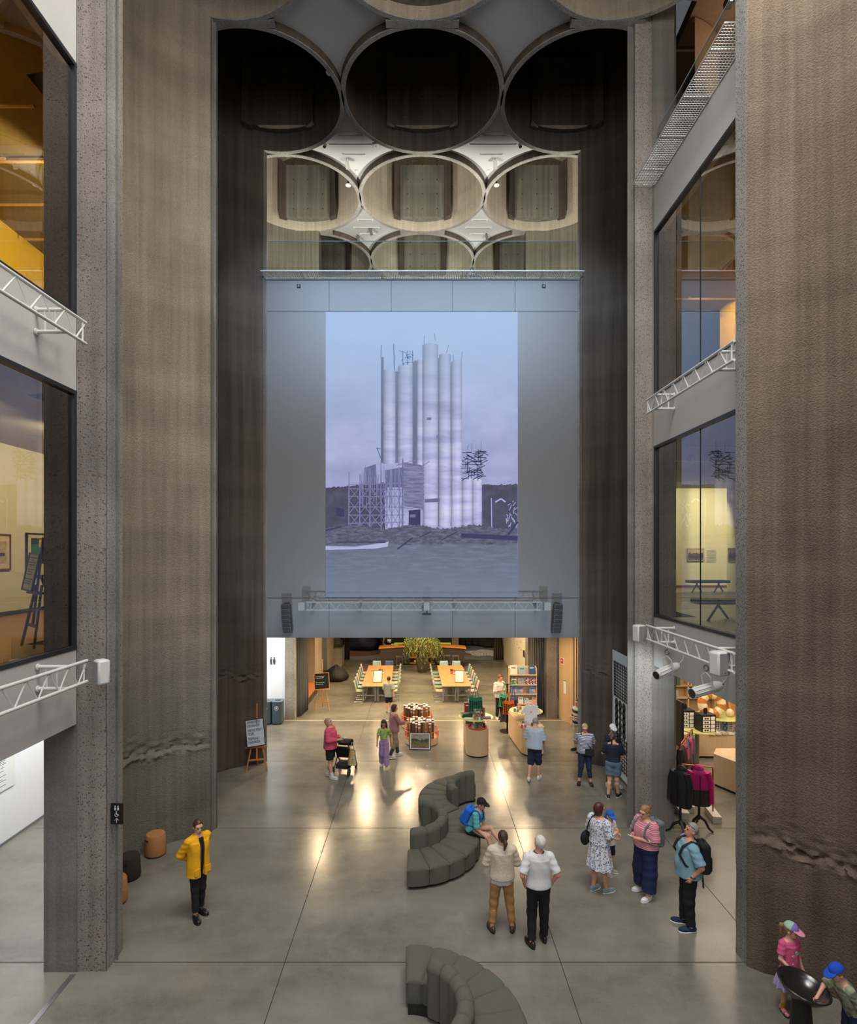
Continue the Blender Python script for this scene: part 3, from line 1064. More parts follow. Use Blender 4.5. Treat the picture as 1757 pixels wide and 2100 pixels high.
        return s.mk(name, f, lo, hi, m)

    def pants(s, m, to=1.9, waist=1.0, r=(0.100, 0.075, 0.06), t=0.012, name='trousers'):
        pts = [s.T @ Vector((x, y, waist)) for x in (-0.22 * s.w * s.hip, 0.22 * s.w * s.hip) for y in (-0.2 * s.w, 0.2 * s.w)]
        for sd in (-1, 1):
            pts += s.leg[sd]
        lo, hi = s.bounds(pts, 0.13)

        def f(P):
            Q = s.tor(P)
            d = el(P, (0, -0.012, 0.94), (0.168 * s.w * s.hip + t, 0.122 * s.w * s.hip + t, 0.13 + t))
            d = smin(d, el(Q, (0, 0.01 + s.belly * 0.4, 1.04), (0.146 * s.w + t, 0.112 * s.w + s.belly * 0.8 + t, 0.12)), 0.04)
            for sd in (-1, 1):
                d = smin(d, s.limbs_leg(P, sd, r, to, cut=True) + 0.003 * np.sin(P[:, 2] * 40 + P[:, 0] * 10), 0.03)
            return smax(d, Q[:, 2] - waist, 0.01)
        return s.mk(name, f, lo, hi, m)

    def skirt(s, m, z0, z1=1.06, r0=0.27, r1=0.15, name='skirt', wave=0.06, nw=9):
        lo = np.array((-r0 - 0.1, -r0 - 0.1, z0 - 0.05)); hi = np.array((r0 + 0.1, r0 + 0.1, z1 + 0.05))
        return s.mk(name, lambda P: tubez(P, (0, 0), z0, z1, r0, r0 * 0.82, r1 * s.w, r1 * 0.8 * s.w, wave, nw), lo, hi, m)

    def shoes(s, m, sole=None, open_=False, name='shoe', ankle=0.0, sock=None, big=1.0):
        for sd in (-1, 1):
            c, ff, up = s.foot(sd)
            sd_v = ff.cross(up)
            M3 = np.array([list(sd_v), list(ff), list(up)], np.float32)
            cc = np.array(c, np.float32)
            B = big

            def loc(P):
                return (P - cc) @ M3.T

            def f(P):
                q = loc(P)
                d = un([el(q, (0, 0.06, -0.045), (0.045 * B, 0.135 * B, 0.045)), el(q, (0, -0.02, -0.03), (0.04 * B, 0.065 * B, 0.06 + ankle)), el(q, (0, 0.12, -0.05), (0.047 * B, 0.07 * B, 0.034))], 0.03)
                if open_:
                    d = np.maximum(d, 0.02 - np.abs(np.abs(q[:, 1] - 0.06) - 0.07))
                return smax(d, -0.066 - q[:, 2], 0.008)

            def g2(P):
                q = loc(P)
                d = smin(el(q, (0, 0.055, -0.07), (0.049 * B, 0.142 * B, 0.06)), el(q, (0, 0.12, -0.07), (0.051 * B, 0.078 * B, 0.06)), 0.03)
                return np.maximum(np.maximum(d, -0.085 - q[:, 2]), q[:, 2] + 0.058)
            ps = [c + ff * 0.22 * B, c - ff * 0.10 * B, c + up * (0.06 + ankle), c - up * 0.09, c + sd_v * 0.06, c - sd_v * 0.06]
            lo, hi = s.bounds(ps, 0.02)
            o = s.mk(name, f, lo, hi, m, min(s.h, 0.009))
            s.mk('sole', g2, lo, hi, sole or m, min(s.h, 0.009), o)
            if sock:
                a, b, c2 = s.leg[sd]
                n = (b - c2).normalized()
                MB().cyl(tuple((c2 - n * 0.02) * s.k), tuple((c2 + n * 0.1) * s.k), 0.045 * s.k, 0.05 * s.k, 12).build('sock', sock, s.root)

    def hair(s, m, style='short', name='hair', t=0.012, bald=0.0):
        pts = [s.Hm @ Vector((x, y, z)) for x in (-0.13, 0.13) for y in (-0.2, 0.13) for z in ((1.2 if style in ('long', 'wavy') else 1.4), 1.78)]
        lo, hi = s.bounds(pts, 0.02)

        def f(P):
            Q = s.xf(P, s.Hm)
            d = el(Q, (0, -0.014, 1.655), (0.076 + t, 0.095 + t, 0.097 + t))
            low = {'short': 1.585, 'bun': 1.565, 'pony': 1.565, 'bob': 1.50, 'long': 1.30, 'wavy': 1.30}[style]
            if style == 'bob':
                d = smin(d, el(Q, (0, -0.03, 1.59), (0.088, 0.08, 0.105)), 0.03)
            if style in ('long', 'wavy'):
                d = smin(d, el(Q, (0, -0.055, 1.50), (0.115 if style == 'wavy' else 0.095, 0.06, 0.2)), 0.04)
            d = smax(d, low - Q[:, 2], 0.012)
            cutf = np.minimum(Q[:, 1] - 0.022 - 0.35 * np.maximum(0, Q[:, 2] - 1.60), 1.702 + 0.25 * (0.09 - Q[:, 1]) * 0 - Q[:, 2])
            d = smax(d, cutf, 0.008)
            if bald:
                d = np.maximum(d, Q[:, 2] - bald)
            if style == 'pony':
                d = smin(d, rc(Q, (0, -0.105, 1.66), (0, -0.15, 1.62), 0.025, 0.03), 0.02)
                d = smin(d, rc(Q, (0, -0.15, 1.62), (0, -0.135, 1.49), 0.032, 0.018), 0.02)
            if style == 'bun':
                d = smin(d, np.linalg.norm(Q - np.array((0, -0.115, 1.67), np.float32), axis=1) - 0.035, 0.015)
            return (d + 0.0025 * np.sin(Q[:, 0] * 160)) * s.hd
        return s.mk(name, f, lo, hi, m, min(s.h, 0.010))

    def cap(s, m, brim=None, name='cap', flap=False, front=True, panel=None):
        pts = [s.Hm @ Vector((x, y, z)) for x in (-0.12, 0.12) for y in (-0.14, 0.22) for z in ((1.45 if flap else 1.6), 1.79)]
        lo, hi = s.bounds(pts, 0.02)

        def f(P):
            Q = s.xf(P, s.Hm)
            d = smax(el(Q, (0, -0.012, 1.665), (0.094, 0.112, 0.108)), 1.672 - Q[:, 2], 0.008)
            if flap:
                d = smin(d, np.maximum(el(Q, (0, -0.05, 1.58), (0.1, 0.085, 0.14)), Q[:, 1] - 0.0), 0.01)
            return d * s.hd

        def b(P):
            Q = s.xf(P, s.Hm)
            zz = Q[:, 2] - (1.682 - 0.25 * (Q[:, 1] - 0.09) - 6 * Q[:, 0] ** 2 * 0.25)
            return np.maximum(np.maximum(np.sqrt((Q[:, 0] / 0.088) ** 2 + ((Q[:, 1] - 0.06) / 0.135) ** 2) - 1, (np.abs(zz) - 0.008) * 8) * 0.08, 0.05 - Q[:, 1]) * s.hd
        o = s.mk(name, f, lo, hi, m, min(s.h, 0.010))
        if panel:
            s.mk('front_panel', lambda P: np.maximum(np.maximum(f(P) - 0.004, 0.012 - s.xf(P, s.Hm)[:, 1]), -f(P) - 0.012), lo, hi, panel, 0.007, o)
        if front:
            s.mk('brim', b, lo, hi, brim or m, 0.007, o)
        return o

    def glasses(s, m, top=False):
        b = MB()
        dz, dy = (0.075, -0.02) if top else (0, 0)
        for sd in (-1, 1):
            b.tube([s.Hm @ Vector((sd * 0.033 + 0.024 * math.cos(t), 0.106 + dy, 1.628 + dz + 0.018 * math.sin(t))) * s.k for t in [i * PI / 5 for i in range(10)]], 0.0035 * s.k, 6, closed=True)
            b.tube([s.Hm @ Vector((sd * 0.056, 0.104 + dy, 1.632 + dz)) * s.k, s.Hm @ Vector((sd * 0.084, 0.0, 1.632 + dz * 0.7)) * s.k], 0.0032 * s.k, 6)
        b.tube([s.Hm @ Vector((x, 0.108 + dy, 1.632 + dz)) * s.k for x in (-0.01, 0.01)], 0.0035 * s.k, 6)
        return b.build('glasses', m, s.root)

    def wp(s, x, y, z):
        """torso-frame point -> parent space"""
        return s.T @ Vector((x, y, z)) * s.k

    def wristpt(s, sd, d=0.1):
        e, w = s.armw(sd)[1:]
        return (w + (w - e).normalized() * d) * s.k

    def world(s, p):
        return s.root.matrix_basis @ Vector(p)

def backpack(f, m, m2, label, size=(0.15, 0.09, 0.23), zc=1.2, straps=True, name='backpack', extra=None):
    """carried thing: stays top level, placed against the back of figure f"""
    w = f.w
    by = -(0.115 * w + size[1] + 0.01)
    root = thing(name, label, 'backpack', f.root.location, f.root.rotation_euler.z)
    def pk(P):
        Q = f.tor(P)
        d = rbox(Q, (0, by, zc), size, 0.06)
        return smin(d, rbox(Q, (0, by - size[1] * 0.75, zc - size[2] * 0.35), (size[0] * 0.8, size[1] * 0.6, size[2] * 0.5), 0.04), 0.015)
    lo, hi = f.bounds([f.T @ Vector((x, y, z)) for x in (-size[0], size[0]) for y in (by - size[1] * 1.8, by + size[1]) for z in (zc - size[2], zc + size[2])], 0.04)
    f.mk('bag_body', pk, lo, hi, m, parent=root)
    if straps:
        for sd in (-1, 1):
            x = sd * 0.115 * max(1, w * 0.95)
            pts = [(x, by + size[1] * 0.6, zc + size[2] * 0.7), (x, -0.09 * w, 1.465), (x, 0.0, 1.485), (x, 0.10 * w + 0.02, 1.41), (x * 1.05, 0.13 * w + 0.03 + f.belly * 0.3, 1.28), (x * 1.5, 0.08 * w + 0.02, 1.13), (x * 1.35, by + size[1] * 0.4, zc - size[2] * 0.75)]
            MB().tube([f.wp(*p) for p in pts], 0.02 * f.k, 6).build('strap', m2, root)
    MB().tube([f.wp(-0.03, by, zc + size[2]), f.wp(-0.03, by, zc + size[2] + 0.035), f.wp(0.03, by, zc + size[2] + 0.035), f.wp(0.03, by, zc + size[2])], 0.009 * f.k, 6).build('handle', m2, root)
    if extra:
        extra(f, root, by)
    return root

def phone(f, sds, label, col=(228, 230, 235)):
    a = f.wristpt(-1, 0.12); b = f.wristpt(1, 0.12)
    c = (a + b) / 2 if len(sds) == 2 else f.wristpt(sds[0], 0.11)
    c = c + Vector((0, 0.02, 0.02)) * f.k
    o = MB().box((0, 0, 0), (0.072, 0.145, 0.012)).build('phone', mat('phone_%d' % col[0], col, 0.3), bev=0.004)
    o.matrix_basis = f.root.matrix_basis @ Matrix.Translation(c) @ Matrix.Rotation(R(28), 4, 'X')
    tag(o, label, 'phone')
    return o
# ---------------------------------------------------------------- the visitors
def cl(name, col, **k):
    return mat('cloth_' + name, col, 0.85, bump=k.pop('bump', 0.3), ns=k.pop('ns', 40), var=k.pop('var', 0.06), **k)

blk = cl('black', (20, 20, 23)); navy = cl('navy', (28, 38, 66)); wht = cl('white', (222, 222, 224)); dnavy = cl('dark_navy', (24, 28, 44))
h_brown = mat('hair_brown', (70, 48, 34), 0.5, ns=60, var=0.25, stretch=(6, 6, 1)); h_blond = mat('hair_blond', (176, 150, 112), 0.5, ns=60, var=0.2)
h_grey = mat('hair_grey', (150, 146, 140), 0.6, ns=80, var=0.3); h_dark = mat('hair_dark', (32, 24, 22), 0.45, ns=60, var=0.2)
h_auburn = mat('hair_auburn', (74, 40, 28), 0.5, ns=60, var=0.25); h_light = mat('hair_fair', (150, 116, 78), 0.5, ns=60, var=0.2)
sole_w = mat('sole_white', (226, 226, 222), 0.6); sole_b = mat('sole_black', (18, 18, 18), 0.6)
fine = 0.0095
STR = mat('strap_black', (18, 18, 20), 0.6)

def rzdir(dx, dy):
    return math.atan2(-dx, dy)

# 1 attendant in the yellow jacket
p = Fig('person in an open yellow jacket over black clothes, hands clasped behind the back', fl(406, 1877), rzdir(0.80, -0.60), 1.70, w=0.92, hip=0.98, bust=0.03,
        armL='behind', armR='behind', h=fine, yaw=-14, pitch=-8, feet=(4, 16), curl=0.9, legs={-1: ((-0.075, 0.01, 0.5), (-0.085, -0.05, 0.085)), 1: ((0.08, 0.03, 0.5), (0.095, 0.08, 0.085))})
p.top(blk, 0.2, 0.88, 1.44, t=0.012, name='black_shirt')
p.pants(blk, 1.88, r=(0.094, 0.068, 0.057))
p.top(cl('yellow', (240, 176, 14), var=0.05), 1.93, 0.76, 1.475, t=0.026, box=0.034, rs=(0.078, 0.072, 0.054), v=(0.0, 0.60, 0.045), name='jacket', flare=0.02)
yk = mat('cloth_yellow', (0, 0, 0))
cb = MB()
for sd in (-1, 1):
    cb.sheet(lambda u, v: p.wp(sd * (0.055 + 0.06 * u), 0.09 - 0.10 * v - 0.02 * u, 1.475 - 0.05 * u + 0.02 * v), 3, 5)
cb.build('collar', yk, p.root, solid=0.012)
for sd in (-1, 1):
    MB().box(tuple(p.wp(sd * 0.105, 0.158, 0.87)), (0.10, 0.016, 0.12)).build('pocket', yk, p.root, bev=0.004)
p.shoes(mat('boot_black', (20, 19, 19), 0.45), sole_b, ankle=0.03, big=1.12, name='boot')
p.hair(h_brown, 'bun', t=0.007)

# 2 cream sweater, from behind
p = Fig('person in a cream cable-knit sweater and tan trousers standing with back turned', fl(1029, 1908), rzdir(-0.02, 1), 1.72, w=0.98, hip=1.04, armL='folded', armR='folded', h=fine,
        yaw=12, pitch=14, feet=(14, 14), legs={-1: ((-0.135, 0.02, 0.5), (-0.17, -0.02, 0.085)), 1: ((0.135, 0.02, 0.5), (0.175, -0.02, 0.085))})
p.top(cl('white_tee', (206, 208, 212)), 0.3, 0.84, 1.42, t=0.02, box=0.022, name='undershirt', wave=0.03)
knit = mat('knit_cream', (212, 200, 178), 0.95, ns=26, var=0.13, bump=1.0, stretch=(3, 3, 1))
p.top(knit, 1.85, 0.92, 1.50, t=0.026, box=0.036, rs=(0.078, 0.074, 0.056), name='sweater')
p.pants(cl('tan', (172, 128, 78)), 1.80, r=(0.108, 0.076, 0.062))
p.shoes(mat('shoe_brown', (78, 48, 34), 0.5), sole_b, name='loafer')
p.hair(h_brown, 'pony', t=0.008)

# 3 white shirt, from behind
p = Fig('person with short white hair, white short-sleeved shirt and black trousers, hands in pockets', fl(1104, 1935), rzdir(-0.05, 1), 1.80, w=1.04, armL='pocket', armR='pocket', h=fine, skin=mat('skin_pink', (222, 160, 140), 0.55),
        yaw=22, pitch=16, feet=(16, 4), legs={-1: ((-0.10, 0.03, 0.5), (-0.125, -0.07, 0.085)), 1: ((0.095, 0.02, 0.5), (0.105, 0.06, 0.085))})
p.pants(blk, 1.93, waist=0.99, r=(0.103, 0.078, 0.064))
p.top(wht, 0.92, 0.93, 1.475, t=0.018, box=0.016, rs=(0.070, 0.074, 0.05))
p.top(wht, 0, 1.43, 1.50, t=-0.012, name='collar')
p.shoes(mat('shoe_darkbrown', (44, 28, 24), 0.35), sole_b)
p.hair(mat('hair_white', (214, 208, 200), 0.6, var=0.1), 'short', t=0.006)
MB().tube([p.wp(0.075 * math.cos(t), -0.02 + 0.075 * math.sin(t), 1.475 + 0.012 * math.cos(t * 2)) for t in [i * 2 * PI / 14 for i in range(14)]], 0.008, 6, closed=True).build('lanyard', STR, p.root)
MB().tube([p.wristpt(-1, -0.01) + Vector((0.028 * math.cos(t), 0.028 * math.sin(t), 0)) for t in [i * PI / 6 for i in range(12)]], 0.008, 6, closed=True).build('watch', mat('steel', (170, 172, 176), 0.3, metal=0.9), p.root)

# 4 floral dress
p = Fig('person in a white dress with blue flowers and grey-green shoes, seen from behind', fl(1229, 1829), rzdir(0.82, 0.5), 1.68, w=1.1, hip=1.05, bust=0.05, h=fine, armL=((-0.24, 0.0, 1.14), (-0.15, 0.22, 1.13)), armR=((0.25, 0.02, 1.15), (0.17, 0.27, 1.16)),
        yaw=-22, pitch=0, feet=(4, 8), legs={-1: ((-0.09, 0.0, 0.5), (-0.10, -0.06, 0.085)), 1: ((0.09, 0.02, 0.5), (0.10, 0.08, 0.085))})
flo_m = spotted('floral', (222, 222, 226), (84, 104, 164), 30.0, 0.33)
p.skirt(flo_m, 0.50, 1.12, 0.27, 0.165, wave=0.07, nw=11)
p.top(flo_m, 0.95, 0.98, 1.455, t=0.022, box=0.018, rs=(0.095, 0.10, 0.05), name='bodice')
p.shoes(cl('sage', (122, 146, 150)), sole_w, name='sneaker')
p.hair(h_auburn, 'bob', t=0.016)
bg = thing('shoulder_bag', 'small black crossbody bag hanging at the side of the flowered dress', 'bag', p.root.location, p.root.rotation_euler.z)
MB().sphere(tuple(p.wp(-0.27, -0.10, 0.98)), (0.065, 0.12, 0.14), 14).build('bag_body', blk, bg)
MB().tube([p.wp(-0.25, -0.12, 1.06), p.wp(-0.16, -0.13, 1.33), p.wp(-0.10, -0.08, 1.475), p.wp(-0.09, 0.02, 1.49), p.wp(-0.14, 0.12, 1.36), p.wp(-0.25, 0.02, 1.06)], 0.011, 6).build('strap', STR, bg)
stk = MB().box((0, 0, 0), (0.018, 0.20, 0.03)).build('folded_map', mat('kraft', (190, 160, 116), 0.7))
stk.matrix_basis = p.root.matrix_basis @ Matrix.Translation(p.wristpt(1, 0.12)) @ Matrix.Rotation(R(-25), 4, 'X')
tag(stk, 'narrow kraft paper leaflet held in front of the flowered dress', 'leaflet')

# 5 child in blue sun hat
p = Fig('child in a bright blue sun hat and white shirt, beyond the flowered dress', (3.74, 11.45, 0), rzdir(0.6, -0.75), 1.22, w=0.98, sh=0.17, head=1.22, armL='phone', armR='fwd', h=0.012, yaw=-20, pitch=-10)
p.pants(navy, 0.95, r=(0.10, 0.09, 0.06), name='shorts')
p.top(wht, 0.9, 0.86, t=0.02, box=0.03, rs=(0.085, 0.085, 0.05))
p.shoes(cl('grey_shoe', (150, 150, 152)), sole_w)
p.cap(cl('hat_blue', (26, 98, 178)), flap=True, name='sun_hat')

# 6 pink striped tee
p = Fig('person with fair hair up, pink striped T-shirt and wide navy trousers, looking at a phone', fl(1324, 1836), rzdir(-0.9, -0.42), 1.68, w=1.32, hip=1.12, bust=0.06, belly=0.02, limb=1.22, h=fine, armL='phone', armR='phone',
        pitch=-12, feet=(8, 14), legs={-1: ((-0.13, 0.02, 0.5), (-0.13, 0.07, 0.085)), 1: ((0.14, 0.02, 0.5), (0.17, -0.06, 0.085))})
p.pants(cl('deep_navy', (20, 36, 78)), 1.80, waist=1.06, r=(0.118, 0.108, 0.112))
p.top(striped('pink_stripe', (196, 106, 122), (222, 166, 174), 34.0), 0.98, 0.98, 1.455, t=0.018, box=0.012, rs=(0.085, 0.085, 0.06))
MB().tube([p.wp(0.085 * math.cos(t), -0.01 + 0.08 * math.sin(t), 1.452 + 0.012 * math.sin(-t)) for t in [i * 2 * PI / 16 for i in range(16)]], 0.01, 6, closed=True).build('collar_band', cl('red', (196, 40, 56)), p.root)
p.shoes(wht, sole_w, name='sneaker', big=1.06)
p.hair(h_light, 'bun', t=0.010)
MB().sphere(tuple(p.Hm @ Vector((0, -0.15, 1.67)) * p.k), (0.035, 0.02, 0.04), 10).build('hair_clip', mat('tortoise', (120, 66, 40), 0.3), p.root)
gry = cl('pack_grey', (104, 116, 122))
backpack(p, gry, gry, 'grey backpack worn over the pink striped T-shirt', (0.16, 0.10, 0.25), 1.18)
phone(p, (-1, 1), 'white phone held over the pink striped T-shirt')

# 7 blue polo
p = Fig('person in a light blue polo shirt and black trousers, sunglasses on grey hair, looking up', fl(1412, 1903), rzdir(-0.96, 0.1), 1.80, w=1.16, belly=0.045, limb=1.1, h=fine, armL='pocket', armR='pocket', pitch=20, yaw=8,
        feet=(6, 10), legs={-1: ((-0.10, 0.03, 0.5), (-0.10, 0.0, 0.085)), 1: ((0.10, 0.03, 0.5), (0.12, 0.04, 0.085))}, skin=mat('skin_ruddy', (208, 146, 122), 0.55))
p.pants(blk, 1.93, waist=1.0, r=(0.10, 0.078, 0.066))
polo = cl('sky', (126, 166, 184))
p.top(polo, 0.9, 0.90, 1.46, t=0.018, box=0.022, rs=(0.078, 0.082, 0.05), name='polo_shirt')
p.top(polo, 0, 1.43, 1.495, t=-0.008, name='collar')
p.shoes(cl('shoe_navy', (30, 42, 74)), sole_w, name='sneaker', big=1.08)
p.hair(h_grey, 'short', t=0.007)
p.glasses(mat('glasses_black', (14, 14, 14), 0.2), top=True)
wb_ = MB().tube([p.wristpt(-1, -0.02) + Vector((0.034 * math.cos(t), 0.034 * math.sin(t), 0)) for t in [i * PI / 6 for i in range(12)]], 0.012, 6, closed=True)
wb_.build('watch', mat('watch_dark', (30, 36, 60), 0.3), p.root)
def bottle(f, root, by):
    MB().lathe([(0.03, 0), (0.034, 0.02), (0.034, 0.16), (0.02, 0.19), (0.018, 0.21)], 12, tuple(f.wp(0.17, by - 0.04, 1.0))).build('bottle', mat('bottle_blue', (40, 80, 190), 0.2), root)
    MB().tube([f.wp(0.1, by - 0.02, 0.97), f.wp(0.1, by - 0.04, 0.62)], 0.014, 5).build('loose_strap', STR, root)
backpack(p, blk, STR, 'black backpack with a blue bottle, worn over the light blue polo shirt', (0.15, 0.085, 0.25), 1.2, extra=bottle)

# 8 boy sitting on the sofa
hx = fl(966, 1707, 0.43)
p = Fig('child in a black cap, turquoise T-shirt and black shorts sitting on the curved sofa', (hx[0], hx[1], 0), rzdir(0.9, -0.42), 1.52, w=0.9, sh=0.17, head=1.1, lean=24, armL=((-0.22, 0.14, 1.16), (-0.13, 0.40, 1.03)), armR=((0.23, 0.16, 1.15), (0.15, 0.44, 1.05)),
        h=0.010, pitch=8, lift=0.43 - 0.84 * 1.52 / 1.75, legs={-1: ((-0.14, 0.46, 0.98), (-0.05, 0.80, 0.66)), 1: ((0.10, 0.47, 0.90), (0.13, 0.62, 0.44))})
p.pants(blk, 0.95, waist=1.0, r=(0.10, 0.088, 0.06), name='shorts')
p.top(cl('turquoise', (88, 176, 178)), 0.95, 0.90, t=0.02, box=0.02, rs=(0.08, 0.085, 0.05))
p.shoes(cl('shoe_dark', (34, 40, 54)), sole_w, name='sneaker')
p.hair(h_brown, 'short', t=0.008)
p.cap(blk)
backpack(p, cl('pack_blue', (24, 104, 214)), cl('pack_blue2', (24, 90, 190)), 'bright blue backpack on the back of the child sitting on the sofa', (0.16, 0.10, 0.22), 1.2)

# 9 pink jacket with pushchair
p = Fig('person with blond hair, pink jacket and black shorts standing beside a pushchair, looking up', fl(677, 1594), rzdir(0.95, -0.25), 1.70, w=1.05, hip=1.02, bust=0.04, h=0.011, armL='phone', armR=((0.24, 0.05, 1.15), (0.10, 0.30, 1.16)), pitch=24,
        feet=(6, 8), legs={-1: ((-0.09, 0.0, 0.5), (-0.10, -0.12, 0.085)), 1: ((0.09, 0.03, 0.5), (0.10, 0.10, 0.085))})
p.pants(blk, 0.85, waist=1.0, r=(0.112, 0.105, 0.06), name='shorts')
p.top(cl('pink', (214, 86, 116)), 1.88, 0.87, 1.475, t=0.026, box=0.04, rs=(0.085, 0.078, 0.058), name='jacket', flare=0.02)
p.shoes(cl('shoe_cream', (206, 198, 184)), sole_w, name='sneaker', sock=wht)
p.hair(h_blond, 'bob', t=0.014)
phone(p, (-1, 1), 'pale phone held in front of the pink jacket')

# 10 girl with lilac trousers
p = Fig('child with long dark hair, lime green top and wide lilac trousers walking', fl(787, 1574), rzdir(-0.1, -1), 1.40, w=0.86, sh=0.165, head=1.16, h=0.012, armL='swingb', armR='swingf', pitch=-16, skin=SKIN2,
        legs={-1: ((-0.09, 0.06, 0.5), (-0.12, 0.10, 0.085)), 1: ((0.09, -0.02, 0.5), (0.10, -0.16, 0.11))})
p.pants(cl('lilac', (158, 132, 178)), 1.9, waist=1.06, r=(0.105, 0.105, 0.105))
p.top(spotted('lime_print', (164, 190, 96), (110, 140, 90), 18, 0.3), 0.75, 1.07, 1.44, t=0.014, rs=(0.07, 0.075, 0.05), name='crop_top')
p.shoes(cl('shoe_pale', (190, 180, 170)), sole_w, name='sandal')
p.hair(h_dark, 'wavy', t=0.018)

# 11 passer-by behind her
p = Fig('person in a dusty pink blouse and beige trousers beside the tube stands, reaching right', fl(808, 1553), rzdir(0.9, 0.35), 1.66, w=1.0, hip=1.04, h=0.013, armL='down', armR=((0.24, 0.12, 1.20), (0.20, 0.36, 1.16)), yaw=-10, pitch=-6,
        legs={-1: ((-0.09, 0.1, 0.5), (-0.10, 0.16, 0.085)), 1: ((0.09, 0.0, 0.5), (0.10, -0.18, 0.10))})
p.pants(cl('beige', (150, 132, 108)), 1.45, r=(0.10, 0.085, 0.07))
p.pants(cl('jeans', (44, 58, 88)), 1.93, waist=0.98, r=(0.09, 0.07, 0.055), name='leggings')
p.top(cl('dusty_pink', (164, 116, 118)), 1.7, 0.86, t=0.02, box=0.03, rs=(0.08, 0.075, 0.055), name='blouse')
p.shoes(cl('shoe_pale', (190, 180, 170)), sole_w, name='sneaker')
p.hair(h_brown, 'bob', t=0.012)

# 12 boy walking to the table
p = Fig('child in a loose grey-green T-shirt and black shorts walking towards the left long table', fl(797, 1463), 0.0, 1.46, w=0.86, sh=0.165, head=1.12, h=0.013, armL='swingf', armR='swingb',
        legs={-1: ((-0.085, 0.0, 0.5), (-0.09, -0.04, 0.085)), 1: ((0.085, 0.10, 0.52), (0.09, 0.02, 0.16))})
p.pants(blk, 0.95, r=(0.10, 0.09, 0.06), name='shorts')
p.top(cl('greygreen', (148, 160, 146)), 0.95, 0.80, t=0.026, box=0.04, rs=(0.09, 0.1, 0.05))
p.shoes(cl('shoe_teal', (70, 120, 150)), sole_w, name='sneaker')
p.hair(h_brown, 'short', t=0.007)

# 13 shop assistant
p = Fig('person with red-brown hair, white T-shirt and black trousers behind the stand of hanging bags', fl(1024, 1474), rzdir(0.55, -0.83), 1.70, w=1.0, h=0.013, armL='phone', armR='phone', pitch=-14)
p.pants(blk, 1.93, r=(0.10, 0.078, 0.062))
p.top(cl('offwhite', (216, 212, 204)), 1.0, 0.86, t=0.022, box=0.03, rs=(0.085, 0.09, 0.05))
p.shoes(wht, sole_w, name='sneaker')
p.hair(mat('hair_red', (120, 60, 36), 0.5), 'short', t=0.01)

# 14 visitor at the second display counter
p = Fig('person in a pale blue T-shirt and navy shorts walking by the right display counter', fl(1096, 1598), rzdir(0.35, 0.93), 1.72, w=1.12, h=0.012, lean=10, armL='fwd', armR='swingf', pitch=-16,
        legs={-1: ((-0.10, -0.04, 0.5), (-0.12, -0.24, 0.12)), 1: ((0.10, 0.06, 0.5), (0.11, 0.04, 0.085))})
p.pants(navy, 1.0, r=(0.112, 0.105, 0.06), name='shorts')
p.top(cl('paleblue', (176, 190, 206)), 0.98, 0.88, t=0.024, box=0.036, rs=(0.09, 0.095, 0.05))
p.shoes(wht, sole_w, name='trainer')
p.hair(h_grey, 'short', t=0.008)

# 15 striped tee
p = Fig('person with short fair hair and navy striped T-shirt, black bag at the hip', fl(1199, 1608), rzdir(-0.2, -1), 1.68, w=1.06, hip=1.05, bust=0.035, h=0.011, armL='behind', armR='behind', pitch=-14, feet=(10, 10),
        legs={-1: ((-0.11, 0.02, 0.5), (-0.16, 0.0, 0.085)), 1: ((0.11, 0.02, 0.5), (0.16, -0.0, 0.085))})
p.pants(navy, 1.72, r=(0.104, 0.075, 0.055))
p.top(striped('navy_stripe', (196, 198, 204), (44, 52, 78), 26.0, width=0.55), 0.85, 0.92, t=0.02, box=0.024, rs=(0.08, 0.08, 0.05))
p.shoes(blk, sole_b, open_=True, name='sandal')
p.hair(h_blond, 'short', t=0.012)
p.glasses(mat('glasses_brown', (60, 40, 34), 0.3))
b = thing('shoulder_bag', 'black crossbody bag resting on the hip of the striped T-shirt', 'bag', p.root.location, p.root.rotation_euler.z)
MB().box(tuple(p.wp(-0.12, 0.17, 0.98)), (0.24, 0.07, 0.20)).build('bag_body', blk, b, bev=0.02)
MB().tube([p.wp(-0.2, 0.16, 1.05), p.wp(-0.02, 0.155, 1.25), p.wp(0.11, 0.06, 1.47), p.wp(0.10, -0.06, 1.47)], 0.012, 6).build('strap', STR, b)

# 16 white cap
p = Fig('person in a white cap and black clothes, facing the room beside the dotted banner', (5.22, 15.72, 0), rzdir(0.35, -0.9), 1.70, w=1.0, h=0.012, armL='down', armR='phone', yaw=-20, pitch=-8,
        legs={-1: ((-0.09, 0.02, 0.5), (-0.10, 0.06, 0.085)), 1: ((0.09, 0.02, 0.5), (0.12, -0.06, 0.085))})
p.pants(blk, 1.93, r=(0.098, 0.075, 0.058))
p.top(dnavy, 1.9, 0.84, t=0.024, box=0.03, rs=(0.085, 0.075, 0.056), name='jumper')
p.shoes(wht, sole_w, name='sneaker')
p.hair(h_brown, 'short', t=0.008)
p.cap(wht)

